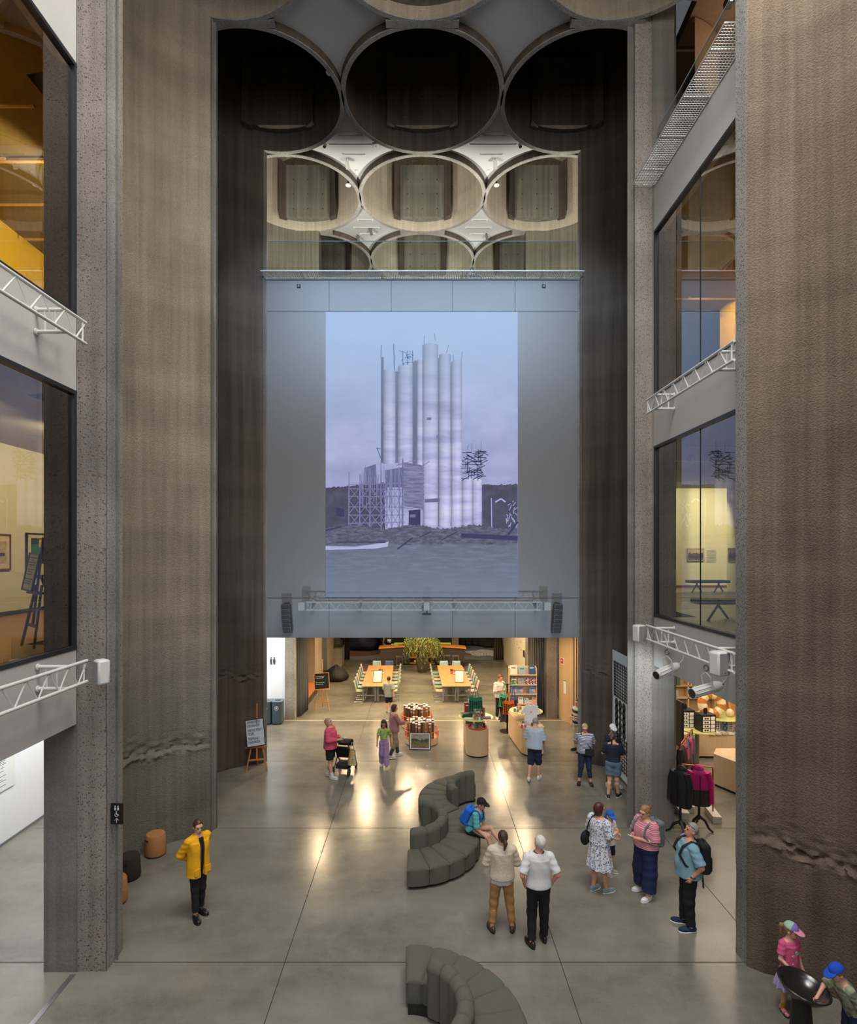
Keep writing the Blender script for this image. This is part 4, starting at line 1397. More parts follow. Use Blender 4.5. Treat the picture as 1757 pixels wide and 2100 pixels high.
# 17 ponytail
p = Fig('person with a dark ponytail, navy T-shirt and denim shorts, looking at the dotted banner', fl(1257, 1636), rzdir(0.35, 0.93), 1.72, w=0.94, hip=1.03, h=0.011, armL='folded', armR='folded', yaw=-14, pitch=2, feet=(6, 20),
        legs={-1: ((-0.09, 0.02, 0.5), (-0.12, -0.06, 0.085)), 1: ((0.09, 0.02, 0.5), (0.12, 0.10, 0.085))})
p.pants(cl('denim', (86, 108, 128)), 0.72, waist=1.03, r=(0.112, 0.115, 0.06), name='denim_shorts')
p.top(dnavy, 0.9, 0.99, t=0.018, box=0.014, rs=(0.075, 0.075, 0.05))
p.shoes(mat('shoe_black', (24, 24, 26), 0.6), sole_w, name='sneaker')
p.hair(h_brown, 'pony', t=0.01)

# 18 half hidden by the right wall
p = Fig('person in a black and white top half hidden behind the right wall edge', (5.02, 18.5, 0), rzdir(-0.9, -0.4), 1.68, w=1.0, h=0.014, armL='phone', armR='down')
p.pants(cl('cream_trousers', (196, 184, 162)), 1.9, r=(0.10, 0.078, 0.062))
p.top(striped('bw_stripe', (190, 190, 190), (24, 24, 26), 6.0), 1.5, 0.9, t=0.02, box=0.02, rs=(0.08, 0.075, 0.055))
p.shoes(blk, sole_b)
p.hair(h_dark, 'bob', t=0.012)

# 19 at the bar
p = Fig('person in a black hooded sweatshirt with a white print standing behind the bar', (-1.95, 33.9, 0), PI, 1.72, w=1.0, h=0.014, armL='phone', armR='phone', pitch=-18)
p.pants(blk, 1.9, r=(0.10, 0.078, 0.062))
p.top(blk, 1.9, 0.88, 1.48, t=0.026, box=0.03, rs=(0.085, 0.08, 0.058), name='hooded_sweatshirt')
MB().box(tuple(p.wp(0, 0.165, 1.28)), (0.22, 0.012, 0.12)).build('white_print', wht, p.root)
p.hair(h_blond, 'bob', t=0.016)
p.shoes(blk, sole_b)

# 20 girl by the bowl
p = Fig('child in a pastel cap, pink T-shirt and lilac skirt by the black bowl', (5.14, 8.02, 0), rzdir(0.22, -0.97), 1.19, w=0.92, sh=0.165, head=1.24, h=0.010, armL='down', armR=((0.26, 0.03, 1.12), (0.17, 0.24, 0.99)), yaw=26, pitch=-10, feet=(14, 14),
        legs={-1: ((-0.11, 0.02, 0.5), (-0.20, 0.08, 0.085)), 1: ((0.11, 0.02, 0.5), (0.16, -0.02, 0.085))}, curl=0.7)
p.skirt(cl('tulle', (168, 154, 196), bump=0.8), 0.50, 1.04, 0.30, 0.155, name='tulle_skirt', wave=0.12, nw=15)
p.top(cl('rose', (204, 86, 128)), 0.72, 0.84, t=0.018, box=0.022, rs=(0.075, 0.08, 0.05))
pr_ = MB()
for i, (x, z, r) in enumerate(((-0.03, 1.26, 0.04), (0.05, 1.2, 0.03), (-0.01, 1.1, 0.035), (0.06, 1.04, 0.02))):
    pr_.cyl(tuple(p.wp(x, 0.125, z)), tuple(p.wp(x, 0.148, z)), r * p.k, n=12)
pr_.build('printed_motif', spotted('motif', (120, 190, 170), (232, 196, 90), 40, 0.3, second=(230, 120, 150)), p.root)
p.shoes(mat('sandal_pink', (216, 120, 140), 0.6), sole_b, open_=True, name='sandal', sock=mat('sock_mustard', (196, 140, 30), 0.9))
p.hair(h_light, 'pony', t=0.010)
cp = p.cap(mat('cap_mint', (150, 190, 172), 0.8), mat('cap_pink', (226, 140, 170), 0.8), panel=mat('cap_purple', (140, 112, 184), 0.8))

# 21 boy reaching into the bowl
p = Fig('child in a blue cap and faded green T-shirt reaching into the black bowl', (5.44, 7.24, 0), rzdir(-0.95, -0.05), 1.22, w=0.96, sh=0.17, head=1.22, lean=26, h=0.010, armL='down', armR=((0.20, 0.24, 1.36), (0.10, 0.50, 1.32)), pitch=2, curl=0.8,
        legs={-1: ((-0.10, 0.04, 0.5), (-0.14, 0.06, 0.085)), 1: ((0.10, 0.02, 0.5), (0.12, -0.08, 0.085))})
p.pants(navy, 0.95, r=(0.108, 0.10, 0.06), name='shorts')
p.top(spotted('camo', (150, 156, 128), (110, 112, 96), 9, 0.4, second=(120, 100, 90)), 0.9, 0.85, t=0.022, box=0.03, rs=(0.085, 0.09, 0.05))
p.shoes(cl('grey_shoe', (150, 150, 152)), sole_w, name='sneaker')
p.hair(h_light, 'short', t=0.008)
p.cap(cl('cap_blue', (18, 78, 190)))
# ================================================================ THINGS: projection, rigs, sofas, stools, signs
def emi(name, col, s):
    """picture thrown by a projector: matte surface plus its own light"""
    return mat('proj_' + name, col, 0.7, emit=s, var=0.06, ns=3, spec=0.1)

def emi_tex(name, c0, c1, c2, scale, stretch, s, zgrad=None, rnd=False):
    m, t, b, N, L = nt('proj_' + name)
    tc = N.new('ShaderNodeTexCoord').outputs['Object']
    n = tex(N, L, mapping(N, L, tc, stretch), scale, 6, rough=0.6)
    c = ramp(N, L, n.outputs['Fac'], [(0.33, lin(c0)), (0.5, lin(c1)), (0.67, lin(c2))])
    if zgrad:
        sp = N.new('ShaderNodeSeparateXYZ'); L.new(tc, sp.inputs[0])
        mr = N.new('ShaderNodeMapRange'); mr.inputs[1].default_value = zgrad[0]; mr.inputs[2].default_value = zgrad[1]
        L.new(sp.outputs[2], mr.inputs[0])
        c = mixc(N, L, mr.outputs[0], c, lin(zgrad[2]))
    if rnd:
        gx = N.new('ShaderNodeSeparateXYZ'); L.new(N.new('ShaderNodeTexCoord').outputs['Generated'], gx.inputs[0])
        c = mixc(N, L, 1.0, c, ramp(N, L, gx.outputs[0], [(0.0, g(0.42)), (0.25, g(0.80)), (0.62, g(1.0)), (0.85, g(0.86)), (1.0, g(0.58))]), 'MULTIPLY')
    L.new(c, b.inputs['Emission Color'])
    b.inputs['Emission Strength'].default_value = s
    b.inputs['Base Color'].default_value = (0.05, 0.05, 0.055, 1)
    b.inputs['Roughness'].default_value = 0.8
    return m

Yp = YB - 0.03
def P2(x, y):
    """point on the end wall seen at pixel x, y"""
    q = at(x, y, YB)
    return (q[0], q[2])

pj = thing('projected_photograph', 'large violet-tinted projection of an old photograph of silo towers on the white end wall', 'projection', (0, Yp, 0))
sky_m = emi_tex('sky', (138, 144, 188), (154, 158, 200), (176, 176, 214), 0.35, (1, 1, 2.2), 0.98, (9.0, 13.8, (150, 178, 212)))
tow_m = emi_tex('tower', (150, 150, 200), (192, 192, 236), (222, 222, 252), 1.0, (0.5, 1, 2.6), 0.92, (8.5, 13.4, (150, 170, 200)), True)

tow2_m = emi_tex('tower_shade', (70, 74, 116), (98, 102, 148), (120, 122, 168), 1.0, (6.0, 1, 0.8), 0.72, (8.0, 12.5, (106, 130, 162)))
hill_m = emi_tex('hill', (48, 48, 76), (62, 62, 92), (84, 84, 118), 3.0, (1, 1, 1), 0.72)
water_m = emi_tex('water', (78, 86, 112), (98, 106, 134), (128, 134, 166), 2.2, (0.8, 1, 5), 0.72, (7.2, 5.0, (112, 126, 150)))
bank_m = emi_tex('bank', (50, 50, 76), (84, 86, 116), (120, 118, 152), 5.0, (1, 1, 3), 0.72)
timb_m = emi('timber', (112, 112, 150), 0.72)
dkt_m = emi('dark_timber', (52, 54, 82), 0.72)
pale_m = emi('pale', (196, 196, 226), 0.75)

def flat(name, polys, m, d):
    mb = MB()
    for poly in polys:
        pts = [P2(*q) for q in poly]
        mb.add([(x, -d, z) for x, z in pts], [tuple(range(len(pts)))])
    return mb.build(name, m, pj, smooth=0)

def bars(name, segs, m, d):
    mb = MB()
    for (x0, y0, x1, y1, w) in segs:
        L_ = math.hypot(x1 - x0, y1 - y0) or 1
        nx, ny = -(y1 - y0) / L_ * w / 2, (x1 - x0) / L_ * w / 2
        pts = [P2(x0 + nx, y0 + ny), P2(x1 + nx, y1 + ny), P2(x1 - nx, y1 - ny), P2(x0 - nx, y0 - ny)]
        mb.add([(x, -d, z) for x, z in pts], [(0, 1, 2, 3)])
    return mb.build(name, m, pj, smooth=0)

rr = random.Random(3)
flat('sky', [[(668, 641), (1061, 641), (1061.5, 1224), (668, 1224)]], sky_m, 0.002)
def ridge(x0, x1, yb, top, amp):
    pts = [(x0, yb)]
    n = int((x1 - x0) / 3)
    for i in range(n + 1):
        x = x0 + (x1 - x0) * i / n
        pts.append((x, top(x) + rr.uniform(-amp, amp)))
    return pts + [(x1, yb)]
flat('wooded_hill', [ridge(668, 790, 1095, lambda x: 1001 - (x - 668) * 0.09, 1.6)], hill_m, 0.004)
flat('wooded_hill', [ridge(986, 1061, 1095, lambda x: 994 - (x - 986) * 0.01, 1.8)], hill_m, 0.004)
def tower(x0, x1, yt, yb, ex):
    n = 10
    top = [(x0 + (x1 - x0) * i / n, yt - ex * math.sin(PI * i / n)) for i in range(n + 1)]
    return [(x0, yb)] + top + [(x1, yb)]
flat('shaded_tower', [tower(781, 787, 733, 950, 0), tower(809, 820, 764, 950, 2), tower(846, 858, 745, 952, 5), tower(897, 903, 735, 1080, 0), tower(922, 927, 745, 1080, 0)], tow2_m, 0.005)
for (x0, x1, yt, yb, ex) in ((786, 811, 760, 952, 2), (816, 846, 752, 955, 4), (855, 868, 740, 955, 3), (866, 898, 708, 1085, 4), (900, 924, 728, 1082, 3), (925, 947, 742, 1080, 3), (947, 969, 980, 1082, 2), (968, 988, 984, 1084, 2)):
    flat('silo_tower', [tower(x0, x1, yt, yb, ex)], tow_m, 0.007)
for w_ in ([(875, 857), (884, 857), (884, 862), (875, 862)], [(871, 1024), (901, 1022), (901, 1030), (871, 1031)], [(895, 893), (897, 893), (897, 899), (895, 899)]):
    flat('tower_opening', [w_], tow2_m, 0.009)
flat('timber_shed', [[(747, 960), (771, 952), (771, 995), (747, 995)], [(790, 965), (828, 958), (828, 1000), (790, 1000)]], tow2_m, 0.008)
flat('formwork_block', [[(828, 948), (868, 955), (868, 1045), (828, 1038)]], emi_tex('planks', (84, 86, 124), (120, 122, 164), (160, 160, 200), 1.0, (2, 1, 14), 0.74), 0.010)
sg = []
for y in range(955, 1048, 8):
    sg.append((824, y - 2, 870, y + 4, 1.3))
sg += [(826, 940, 826, 1082, 2.2), (868, 950, 869, 1082, 2.0), (845, 950, 845, 1045, 1.0), (880, 947, 860, 960, 1.6), (812, 955, 852, 944, 1.5)]
bars('formwork_rail', sg, timb_m, 0.012)
sg = []
cols = [716, 738, 759, 781, 793, 803, 818, 826]
for i, x in enumerate(cols):
    top = 990 - (i > 1) * 25 - rr.uniform(0, 22)
    sg.append((x, top, x + rr.uniform(-1, 1), 1083, 2.2))
for y in (992, 1004, 1020, 1040, 1058, 1072):
    sg.append((714, y + rr.uniform(-2, 2), 830, y + rr.uniform(-2, 2), 1.6))
for i in range(len(cols) - 1):
    for k in range(3):
        y = 1000 + k * 27
        sg.append((cols[i], y, cols[i + 1], y + 26, 1.3)); sg.append((cols[i + 1], y, cols[i], y + 26, 1.3))
for i in range(26):
    x = rr.uniform(735, 825); sg.append((x, rr.uniform(955, 985), x + rr.uniform(-3, 3), rr.uniform(1000, 1050), 1.2))
bars('scaffold_pole', sg, timb_m, 0.012)
sg = [(781, 733, 782, 708, 1.6), (807, 706, 809, 760, 2.0), (870, 690, 869, 706, 1), (893, 700, 890, 684, 1), (915, 725, 920, 708, 1), (945, 742, 948, 722, 1), (930, 742, 929, 728, 1),
      (773, 920, 783, 945, 1.8), (772, 919, 784, 922, 1.8), (958, 922, 960, 912, 1), (967, 924, 967, 910, 1), (986, 930, 986, 906, 1)]
for i in range(22):
    x = rr.uniform(825, 846); y = rr.uniform(722, 748)
    sg.append((x, y, x + rr.uniform(-9, 9), y + rr.uniform(-5, 5), 1.2))
for x in (826, 835, 846):
    sg.append((x, 720, x, 750, 1.5))
bars('mast', sg, emi('mast', (78, 96, 126), 0.72), 0.013)
sg = []
for i in range(60):
    x = rr.uniform(950, 992); y = rr.uniform(925, 982)
    a = rr.choice((0, 0, 1.57, 0.5, -0.5)); l = rr.uniform(5, 12)
    sg.append((x - l * math.cos(a), y - l * math.sin(a), x + l * math.cos(a), y + l * math.sin(a), 1.5))
bars('tower_scaffold', sg, dkt_m, 0.013)
flat('shed_opening', [[(838, 1047), (862, 1045), (862, 1083), (838, 1083)], [(690, 1040), (706, 1044), (706, 1060), (690, 1058)]], dkt_m, 0.014)
sg = [(1007, 1022, 1008, 1083, 1.6), (1015, 1030, 1027, 1023, 3), (1027, 1023, 1036, 1030, 3), (840, 1058, 852, 1058, 6), (929, 1038, 928, 1075, 1.4), (910, 1052, 909, 1080, 1.4)]
for i in range(24):
    x = rr.uniform(1036, 1060); y = rr.uniform(1025, 1090); sg.append((x, y, min(1060, x + rr.uniform(-4, 8)), y + rr.uniform(-14, 14), 1.3))
bars('distant_mast', sg, emi('distant_mast', (150, 152, 190), 0.72), 0.014)
flat('quay', [ridge(668, 1061, 1118, lambda x: 1080 + 4 * math.sin(x * 0.05), 2.2)], bank_m, 0.015)
flat('water', [[(668, 1118)] + [(668 + i * 9.825, 1116 + rr.uniform(-3, 3)) for i in range(1, 40)] + [(1061, 1114), (1061.5, 1224), (668, 1224)]], water_m, 0.016)
flat('moored_boat', [[(668, 1120), (730, 1121), (790, 1113), (797, 1110), (795, 1121), (770, 1125), (668, 1128)]], emi('boat', (150, 150, 180), 0.72), 0.018)
bars('floating_plank', [(815, 1126, 846, 1103, 3), (668, 1088, 700, 1080, 3), (945, 1098, 1061, 1104, 9), (905, 1108, 938, 1090, 2), (860, 1102, 885, 1090, 2), (1041, 1097, 1061, 1070, 4), (690, 1112, 790, 1112, 2)], dkt_m, 0.019)

# ---- lattice trusses
def truss(a, b, hgt, seg, m, parent, r=0.024, nz=(0, 0, 1), deep=None):
    """a, b: ends of the upper chord, parent space; chords and lacing as parts"""
    a, b = Vector(a), Vector(b)
    dn = Vector((0, 0, -hgt))
    MB().tube([a, b], r, 10).build('chord', m, parent)
    MB().tube([a + dn, b + dn], r, 10).build('chord', m, parent)
    mb = MB()
    n = max(2, int((b - a).length / seg))
    for i in range(n):
        p, q = a.lerp(b, i / n), a.lerp(b, (i + 1) / n)
        mid = p.lerp(q, 0.5) + dn
        mb.tube([p, mid], r * 0.45, 6); mb.tube([mid, q], r * 0.45, 6)
    mb.build('lacing', m, parent)
    MB().tube([a.lerp(b, 0.02), a.lerp(b, 0.02) + dn], r * 0.6, 6).build('end_post', m, parent)
    MB().tube([a.lerp(b, 0.98), a.lerp(b, 0.98) + dn], r * 0.6, 6).build('end_post', m, parent)

def bracket(m, parent, p, q, hgt):
    p, q = Vector(p), Vector(q)
    dn = Vector((0, 0, -hgt))
    mb = MB().tube([p, q], 0.026, 10).tube([p + dn, q + dn], 0.026, 10)
    mb.tube([p.lerp(q, 0.35), p.lerp(q, 0.35) + dn], 0.014, 6).tube([p.lerp(q, 0.7), p.lerp(q, 0.7) + dn], 0.014, 6)
    mb.cyl(tuple(q), tuple(q + (p - q).normalized() * 0.02), 0.045).cyl(tuple(q + dn), tuple(q + dn + (p - q).normalized() * 0.02), 0.045)
    mb.build('wall_bracket', m, parent)

for (side, x, y0, y1, z, lab) in ((-1, -4.86, 4.5, 8.27, 9.72, 'white lattice truss along the left facade below the yellow room'),
                                  (-1, -4.86, 4.5, 8.30, 4.84, 'white lattice truss along the left facade under the lower window'),
                                  (1, 4.95, 9.1, 12.65, 9.77, 'white lattice truss along the right facade between the two windows'),
                                  (1, 4.95, 9.1, 12.65, 4.80, 'white lattice truss carrying two spotlights under the right window')):
    t = thing('lighting_truss', lab, 'truss', (x, y0, z))
    truss((0, 0, 0), (0, y1 - y0, 0), 0.30, 0.42, m_whitem, t)
    xf = side * (5.27 if side < 0 else 5.36) - x
    for yy in ((y1 - y0) - 0.45, 0.9 if side < 0 else 0.5):
        bracket(m_whitem, t, (0, yy, 0), (xf, yy, 0), 0.30)
t = thing('lighting_truss', 'long grey lattice truss fixed across the band below the projection', 'truss', (0, 17.28, 4.92))
m_gtr = mat('grey_truss', (150, 152, 154), 0.45)
truss((-3.5, 0, 0), (3.6, 0, 0), 0.24, 0.34, m_gtr, t, 0.02)
for xx in (-3.35, -1.9, 0.02, 1.0, 3.45):
    bracket(m_gtr, t, (xx, 0, 0), (xx, 0.35, 0), 0.24)
def speaker_box(name, lab, loc, s, rz, m, group=None):
    o = thing(name, lab, 'speaker', loc, rz, group)
    MB().box((0, 0, 0), s).build('cabinet', m, o, bev=min(s) * 0.18)
    MB().box((0, -s[1] / 2 - 0.004, 0), (s[0] * 0.82, 0.008, s[2] * 0.86)).build('grille', mat('grille_' + m.name, tuple(int(255 * v) for v in (0.58, 0.58, 0.58)), 0.7, var=0.2, ns=200), o)
    MB().cyl((0, -s[1] / 2 - 0.01, -s[2] * 0.35), (0, -s[1] / 2 - 0.006, -s[2] * 0.35), 0.012).build('badge', m_alu, o)
    return o
speaker_box('loudspeaker', 'grey box loudspeaker on the left end of the truss below the projection', (-3.62, 17.2, 4.80), (0.22, 0.2, 0.27), 0, m_gtr)
speaker_box('loudspeaker', 'grey box loudspeaker on the right end of the truss below the projection', (3.74, 17.2, 4.80), (0.22, 0.2, 0.27), 0, m_gtr)
speaker_box('loudspeaker', 'grey box loudspeaker in the middle of the truss above the black projector', (0.13, 17.2, 4.80), (0.2, 0.2, 0.27), 0, m_gtr)
speaker_box('loudspeaker', 'rounded white loudspeaker on the end of the lower left truss', (-4.70, 8.40, 4.66), (0.20, 0.17, 0.36), R(-40), m_whitem)
speaker_box('loudspeaker', 'white loudspeaker on the far end of the right truss, above the dotted banner', (4.86, 12.85, 4.60), (0.24, 0.2, 0.38), R(25), m_whitem)
speaker_box('loudspeaker', 'white loudspeaker on the near end of the right truss, beside the spotlight', (4.84, 9.35, 4.60), (0.24, 0.22, 0.40), R(20), m_whitem)
pjr = thing('projector', 'small black device hanging from the middle of the grey truss', 'projector', (0.13, 17.15, 4.60))
MB().box((0, 0, -0.03), (0.26, 0.14, 0.045)).build('housing', m_black, pjr, bev=0.012)
MB().cyl((0, 0, 0.06), (0, 0, -0.02), 0.015).build('stem', m_black, pjr)

# line array loudspeakers hung in front of the lower band
for x, lab, s in ((-4.13, 'dark curved line-array loudspeaker hanging left of the truss below the projection', 1), (4.10, 'dark curved line-array loudspeaker hanging right of the truss below the projection', -1)):
    la = thing('line_array', lab, 'speaker', (x, 17.35, 4.86))
    m_la = mat('array_grey', (74, 76, 80), 0.5)
    z = 0.0; y = 0.0; tilt = 0.0
    for k, h in enumerate((0.19, 0.13, 0.13, 0.13, 0.11, 0.11, 0.09)):
        tilt = R(1.5 + k * 2.2)
        M = Matrix.Rotation(-tilt, 4, 'X') @ Matrix.Rotation(0, 4, 'Z')
        c = Vector((s * 0.006 * k, y, z - h / 2))
        b_ = MB().box(tuple(c), (0.26, 0.22, h - 0.008), M=M).build('module', m_la, la, bev=0.012)
        MB().box(tuple(c + Vector((0, -0.113, 0))), (0.22, 0.006, h * 0.6), M=M).build('grille', mat('array_grille', (44, 45, 48), 0.8), b_)
        z -= h; y += 0.005 * k
    MB().box((0, 0.12, 0.02), (0.12, 0.25, 0.03)).build('bracket', m_la, la)

# ellipsoidal spotlights under the right truss
def profile_spot(lab, loc, rz, tilt):
    t = thing('profile_spotlight', lab, 'spotlight', loc, rz)
    M = Matrix.Rotation(R(tilt), 4, 'X')
    def q(v): return tuple(M @ Vector(v) + Vector((0, 0, -0.42)))
    mb = MB().tube([q((0, -0.30, 0)), q((0, -0.28, 0)), q((0, 0.12, 0)), q((0, 0.2, 0)), q((0, 0.3, 0))], [0.095, 0.085, 0.085, 0.10, 0.075], 18)
    mb.build('barrel', m_whitem, t)
    fins = MB()
    for k in range(10):
        a = 2 * PI * k / 10
        fins.tube([q((0.088 * math.cos(a), -0.26, 0.088 * math.sin(a))), q((0.088 * math.cos(a), 0.1, 0.088 * math.sin(a)))], 0.008, 5)
    fins.build('fin', m_whitem, t)
    MB().cyl(q((0, -0.31, 0)), q((0, -0.30, 0)), 0.08).build('lens', mat('lens', (40, 44, 52), 0.1), t)
    MB().tube([q((-0.11, 0.05, 0)), (-0.11, 0, -0.2), (0, 0, -0.12), (0.11, 0, -0.2), q((0.11, 0.05, 0))], 0.014, 8).build('yoke', m_whitem, t)
    MB().tube([(0.05 * math.cos(a), 0, -0.05 + 0.05 * math.sin(a)) for a in [i * PI / 6 for i in range(12)]], 0.014, 8, closed=True).build('clamp', m_alu, t)
    MB().tube([q((0, 0.3, 0)), q((0.05, 0.42, 0.1)), (0.08, 0.38, -0.1), (0.04, 0.1, 0.0)], 0.01, 6).build('cable', mat('cable_white', (220, 220, 220), 0.5), t)
    MB().cyl(q((0, 0.31, 0)), q((0, 0.37, 0)), 0.018).build('plug', mat('plug_blue', (30, 90, 200), 0.4), t)
    return t
profile_spot('white profile spotlight hanging from the far half of the right truss', (4.95, 11.6, 4.44), R(-66), 14)
profile_spot('white profile spotlight hanging from the near half of the right truss', (4.95, 10.0, 4.44), R(-74), 10)

# ---- catch nets
def net(lab, x0, x1, y0, y1, z, flare, axis):
    t = thing('safety_net', lab, 'net', ((x0 + x1) / 2, (y0 + y1) / 2, z))
    mb = MB()
    hx, hy = (x1 - x0) / 2, (y1 - y0) / 2
    r = 0.005
    nx, ny = int((x1 - x0) / 0.055), int((y1 - y0) / 0.055)
    for i in range(nx + 1):
        x = -hx + 2 * hx * i / nx
        mb.box((x, 0, 0), (2 * r, 2 * hy, 2 * r))
    for i in range(ny + 1):
        y = -hy + 2 * hy * i / ny
        mb.box((0, y, 0), (2 * hx, 2 * r, 2 * r))
    o = mb.build('mesh_panel', mat('net_white', (206, 208, 206), 0.6), t, smooth=0)
    fr = MB().tube([(-hx, -hy, 0), (hx, -hy, 0), (hx, hy, 0), (-hx, hy, 0)], 0.014, 8, closed=True)
    fr.build('border_rope', m_whitem, t)
    for k in range(4):
        arms = MB()
        if axis == 'x':
            x = -hx + 2 * hx * (k + 0.5) / 4; arms.box((x, 0, 0.012), (0.03, 2 * hy, 0.02))
        else:
            y = -hy + 2 * hy * (k + 0.5) / 4; arms.box((0, y, 0.012), (2 * hx, 0.03, 0.02))
        arms.build('support_arm', m_whitem, t, smooth=0)
net('fine white catch net along the top of the white end wall', -4.84, 4.84, 17.12, 17.62, 14.83, 0, 'x')
net('white catch net along the top of the right facade', 4.86, 5.38, 9.2, 13.25, 14.92, 0, 'y')

def balustrade(lab, a, b, z0, h, nj):
    t = thing('glass_balustrade', lab, 'balustrade', a)
    d = Vector(b) - Vector(a)
    n = nj
    for i in range(n):
        p, q = d * (i / n) + d.normalized() * 0.006, d * ((i + 1) / n) - d.normalized() * 0.006
        MB().quad((p.x, p.y, z0), (q.x, q.y, z0), (q.x, q.y, z0 + h), (p.x, p.y, z0 + h)).build('glass_panel', m_clear, t, smooth=0)
    MB().tube([(0, 0, z0 + h), (d.x, d.y, z0 + h)], 0.011, 8).build('top_rail', mat('rail_edge', (150, 176, 190), 0.3), t)
    MB().box((d.x / 2, d.y / 2, z0 + 0.03), (abs(d.x) + 0.03, abs(d.y) + 0.03, 0.06)).build('base_channel', m_alu, t)
balustrade('clear glass balustrade on top of the white end wall', (-4.78, 17.75, ZT + 0.06), (4.78, 17.75, ZT + 0.06), 0, 1.2, 5)
balustrade('clear glass balustrade above the right catch net', (5.42, 13.2, 14.86), (5.42, 9.2, 14.86), 0, 1.3, 2)

# ---- small fittings on walls and star ceilings
for x, lab in ((613, 'small black square camera on the top band of the end wall, left one'), (1114.5, 'small black square camera on the top band of the end wall, right one')):
    q = at(x, 588, YB)
    o = thing('wall_camera', lab, 'camera', (q[0], YB - 0.03, q[2]))
    MB().box((0, 0, 0), (0.11, 0.05, 0.11)).build('housing', m_black, o, bev=0.01)
    MB().cyl((0, -0.03, 0), (0, -0.024, 0), 0.028).build('lens', mat('lens_pale', (120, 124, 130), 0.2), o)
zs_ = ZC + 0.20
m_slot = mat('slot_dark', (70, 72, 74), 0.6)
for (sx, yc, sd, which) in ((-2.15, 17.66, -1, 'left'), (2.15, 17.66, 1, 'right')):
    for k, (dy, w) in enumerate(((-0.55, 0.75), (-0.15, 1.45), (0.28, 0.75))):
        o = thing('slot_diffuser', 'white framed slot diffuser on the %s front star ceiling, %s of three' % (which, ('nearest', 'middle', 'farthest')[k]), 'air vent', (sx, yc + dy, zs_))
        MB().box((0, 0, -0.01), (w, 0.05, 0.02)).build('frame', m_whitem, o)
        MB().box((0, 0, -0.022), (w - 0.03, 0.018, 0.006)).build('slot', m_slot, o)
    o = thing('ceiling_spotlight', 'white cylinder spotlight on the %s front star ceiling' % which, 'spotlight', (sx - 0.25 * (1 if sd < 0 else -0.6), yc + 0.5, zs_))
    MB().cyl((0, 0, 0), (0, 0, -0.08), 0.015).build('stem', m_whitem, o)
    MB().cyl((0, -0.02, -0.08), (0.03, 0.12, -0.26), 0.06).build('can', m_whitem, o)
    o = thing('dome_camera', 'black and white dome camera on the outer tip of the %s front star ceiling' % which, 'camera', (sx + sd * 0.85, yc - 0.12, zs_))
    MB().lathe([(0.0, -0.06), (0.05, -0.055), (0.07, -0.02), (0.07, 0.0)], 14).build('housing', m_whitem, o)
    MB().sphere((0, 0, -0.06), 0.05, 12).build('dome', m_black, o)
    o = thing('smoke_detector', 'tiny round detector near the far point of the %s front star ceiling' % which, 'detector', (sx, yc + 1.05, zs_))
    MB().lathe([(0.0, -0.05), (0.03, -0.05), (0.05, -0.01), (0.05, 0)], 12).build('body', m_whitem, o)
o = thing('access_point', 'white rounded box on the inner side of the left front star ceiling', 'box', (-1.42, 17.52, zs_ - 0.03))
MB().box((0, 0, 0), (0.2, 0.16, 0.06)).build('housing', m_whitem, o, bev=0.03)
MB().cyl((0, 0, -0.034), (0, 0, -0.03), 0.02).build('lamp', m_slot, o)
for (sx, which) in ((-2.15, 'left'), (2.15, 'right')):
    for k, dy in enumerate((-0.5, 0.0, 0.45)):
        o = thing('slot_diffuser', 'slim slot diffuser on the %s rear star ceiling, %s of three' % (which, ('nearest', 'middle', 'farthest')[k]), 'air vent', (sx, 22.0 + dy, zs_))
        MB().box((0, 0, -0.01), (1.0 if k == 1 else 0.6, 0.05, 0.02)).build('frame', m_whitem, o)
        MB().box((0, 0, -0.022), (0.9 if k == 1 else 0.5, 0.018, 0.006)).build('slot', m_slot, o)
for x, y, which in ((-2.55, 22.5, 'left rear star ceiling, outer side'), (-2.0, 22.0, 'left rear star ceiling, inner side'), (2.5, 22.4, 'right rear star ceiling')):
    o = thing('ceiling_spotlight', 'small dark spotlight on the ' + which, 'spotlight', (x, y, zs_))
    MB().cyl((0, 0, 0), (0, 0, -0.08), 0.014).build('stem', m_black, o)
    MB().cyl((0, 0, -0.06), (0.05, 0.06, -0.26), 0.05).build('can', mat('can_grey', (90, 90, 92), 0.4), o)
# pipes with white discs inside the front side cells
for x, y, lab in ((-2.42, 14.93, 'dark pipe with a white disc end inside the left front cell'), (2.30, 14.93, 'dark pipe with a white disc end inside the right front cell'),
                  (-2.52, 19.5, 'pipe cluster with a white disc inside the left gallery cell'), (2.52, 19.5, 'pipe cluster with a white disc inside the right gallery cell')):
    s = 1 if x < 0 else -1
    o = thing('pendant_pipe', lab, 'pipe', (x, y, ZC + 0.25))
    mp_ = mat('pipe_dark', (58, 58, 60), 0.4, metal=0.6)
    MB().tube([(0, 0, 0), (0, 0, 1.2), (-s * 0.05, 0.1, 3.0)], 0.03, 8).build('pipe', mp_, o)
    MB().tube([(-s * 0.1, 0.1, 0.5), (-s * 0.1, 0.12, 3.0)], 0.045, 8).build('pipe', mp_, o)
    MB().lathe([(0.0, -0.05), (0.09, -0.05), (0.10, -0.03), (0.03, 0.01)], 18).build('disc', m_white, o)

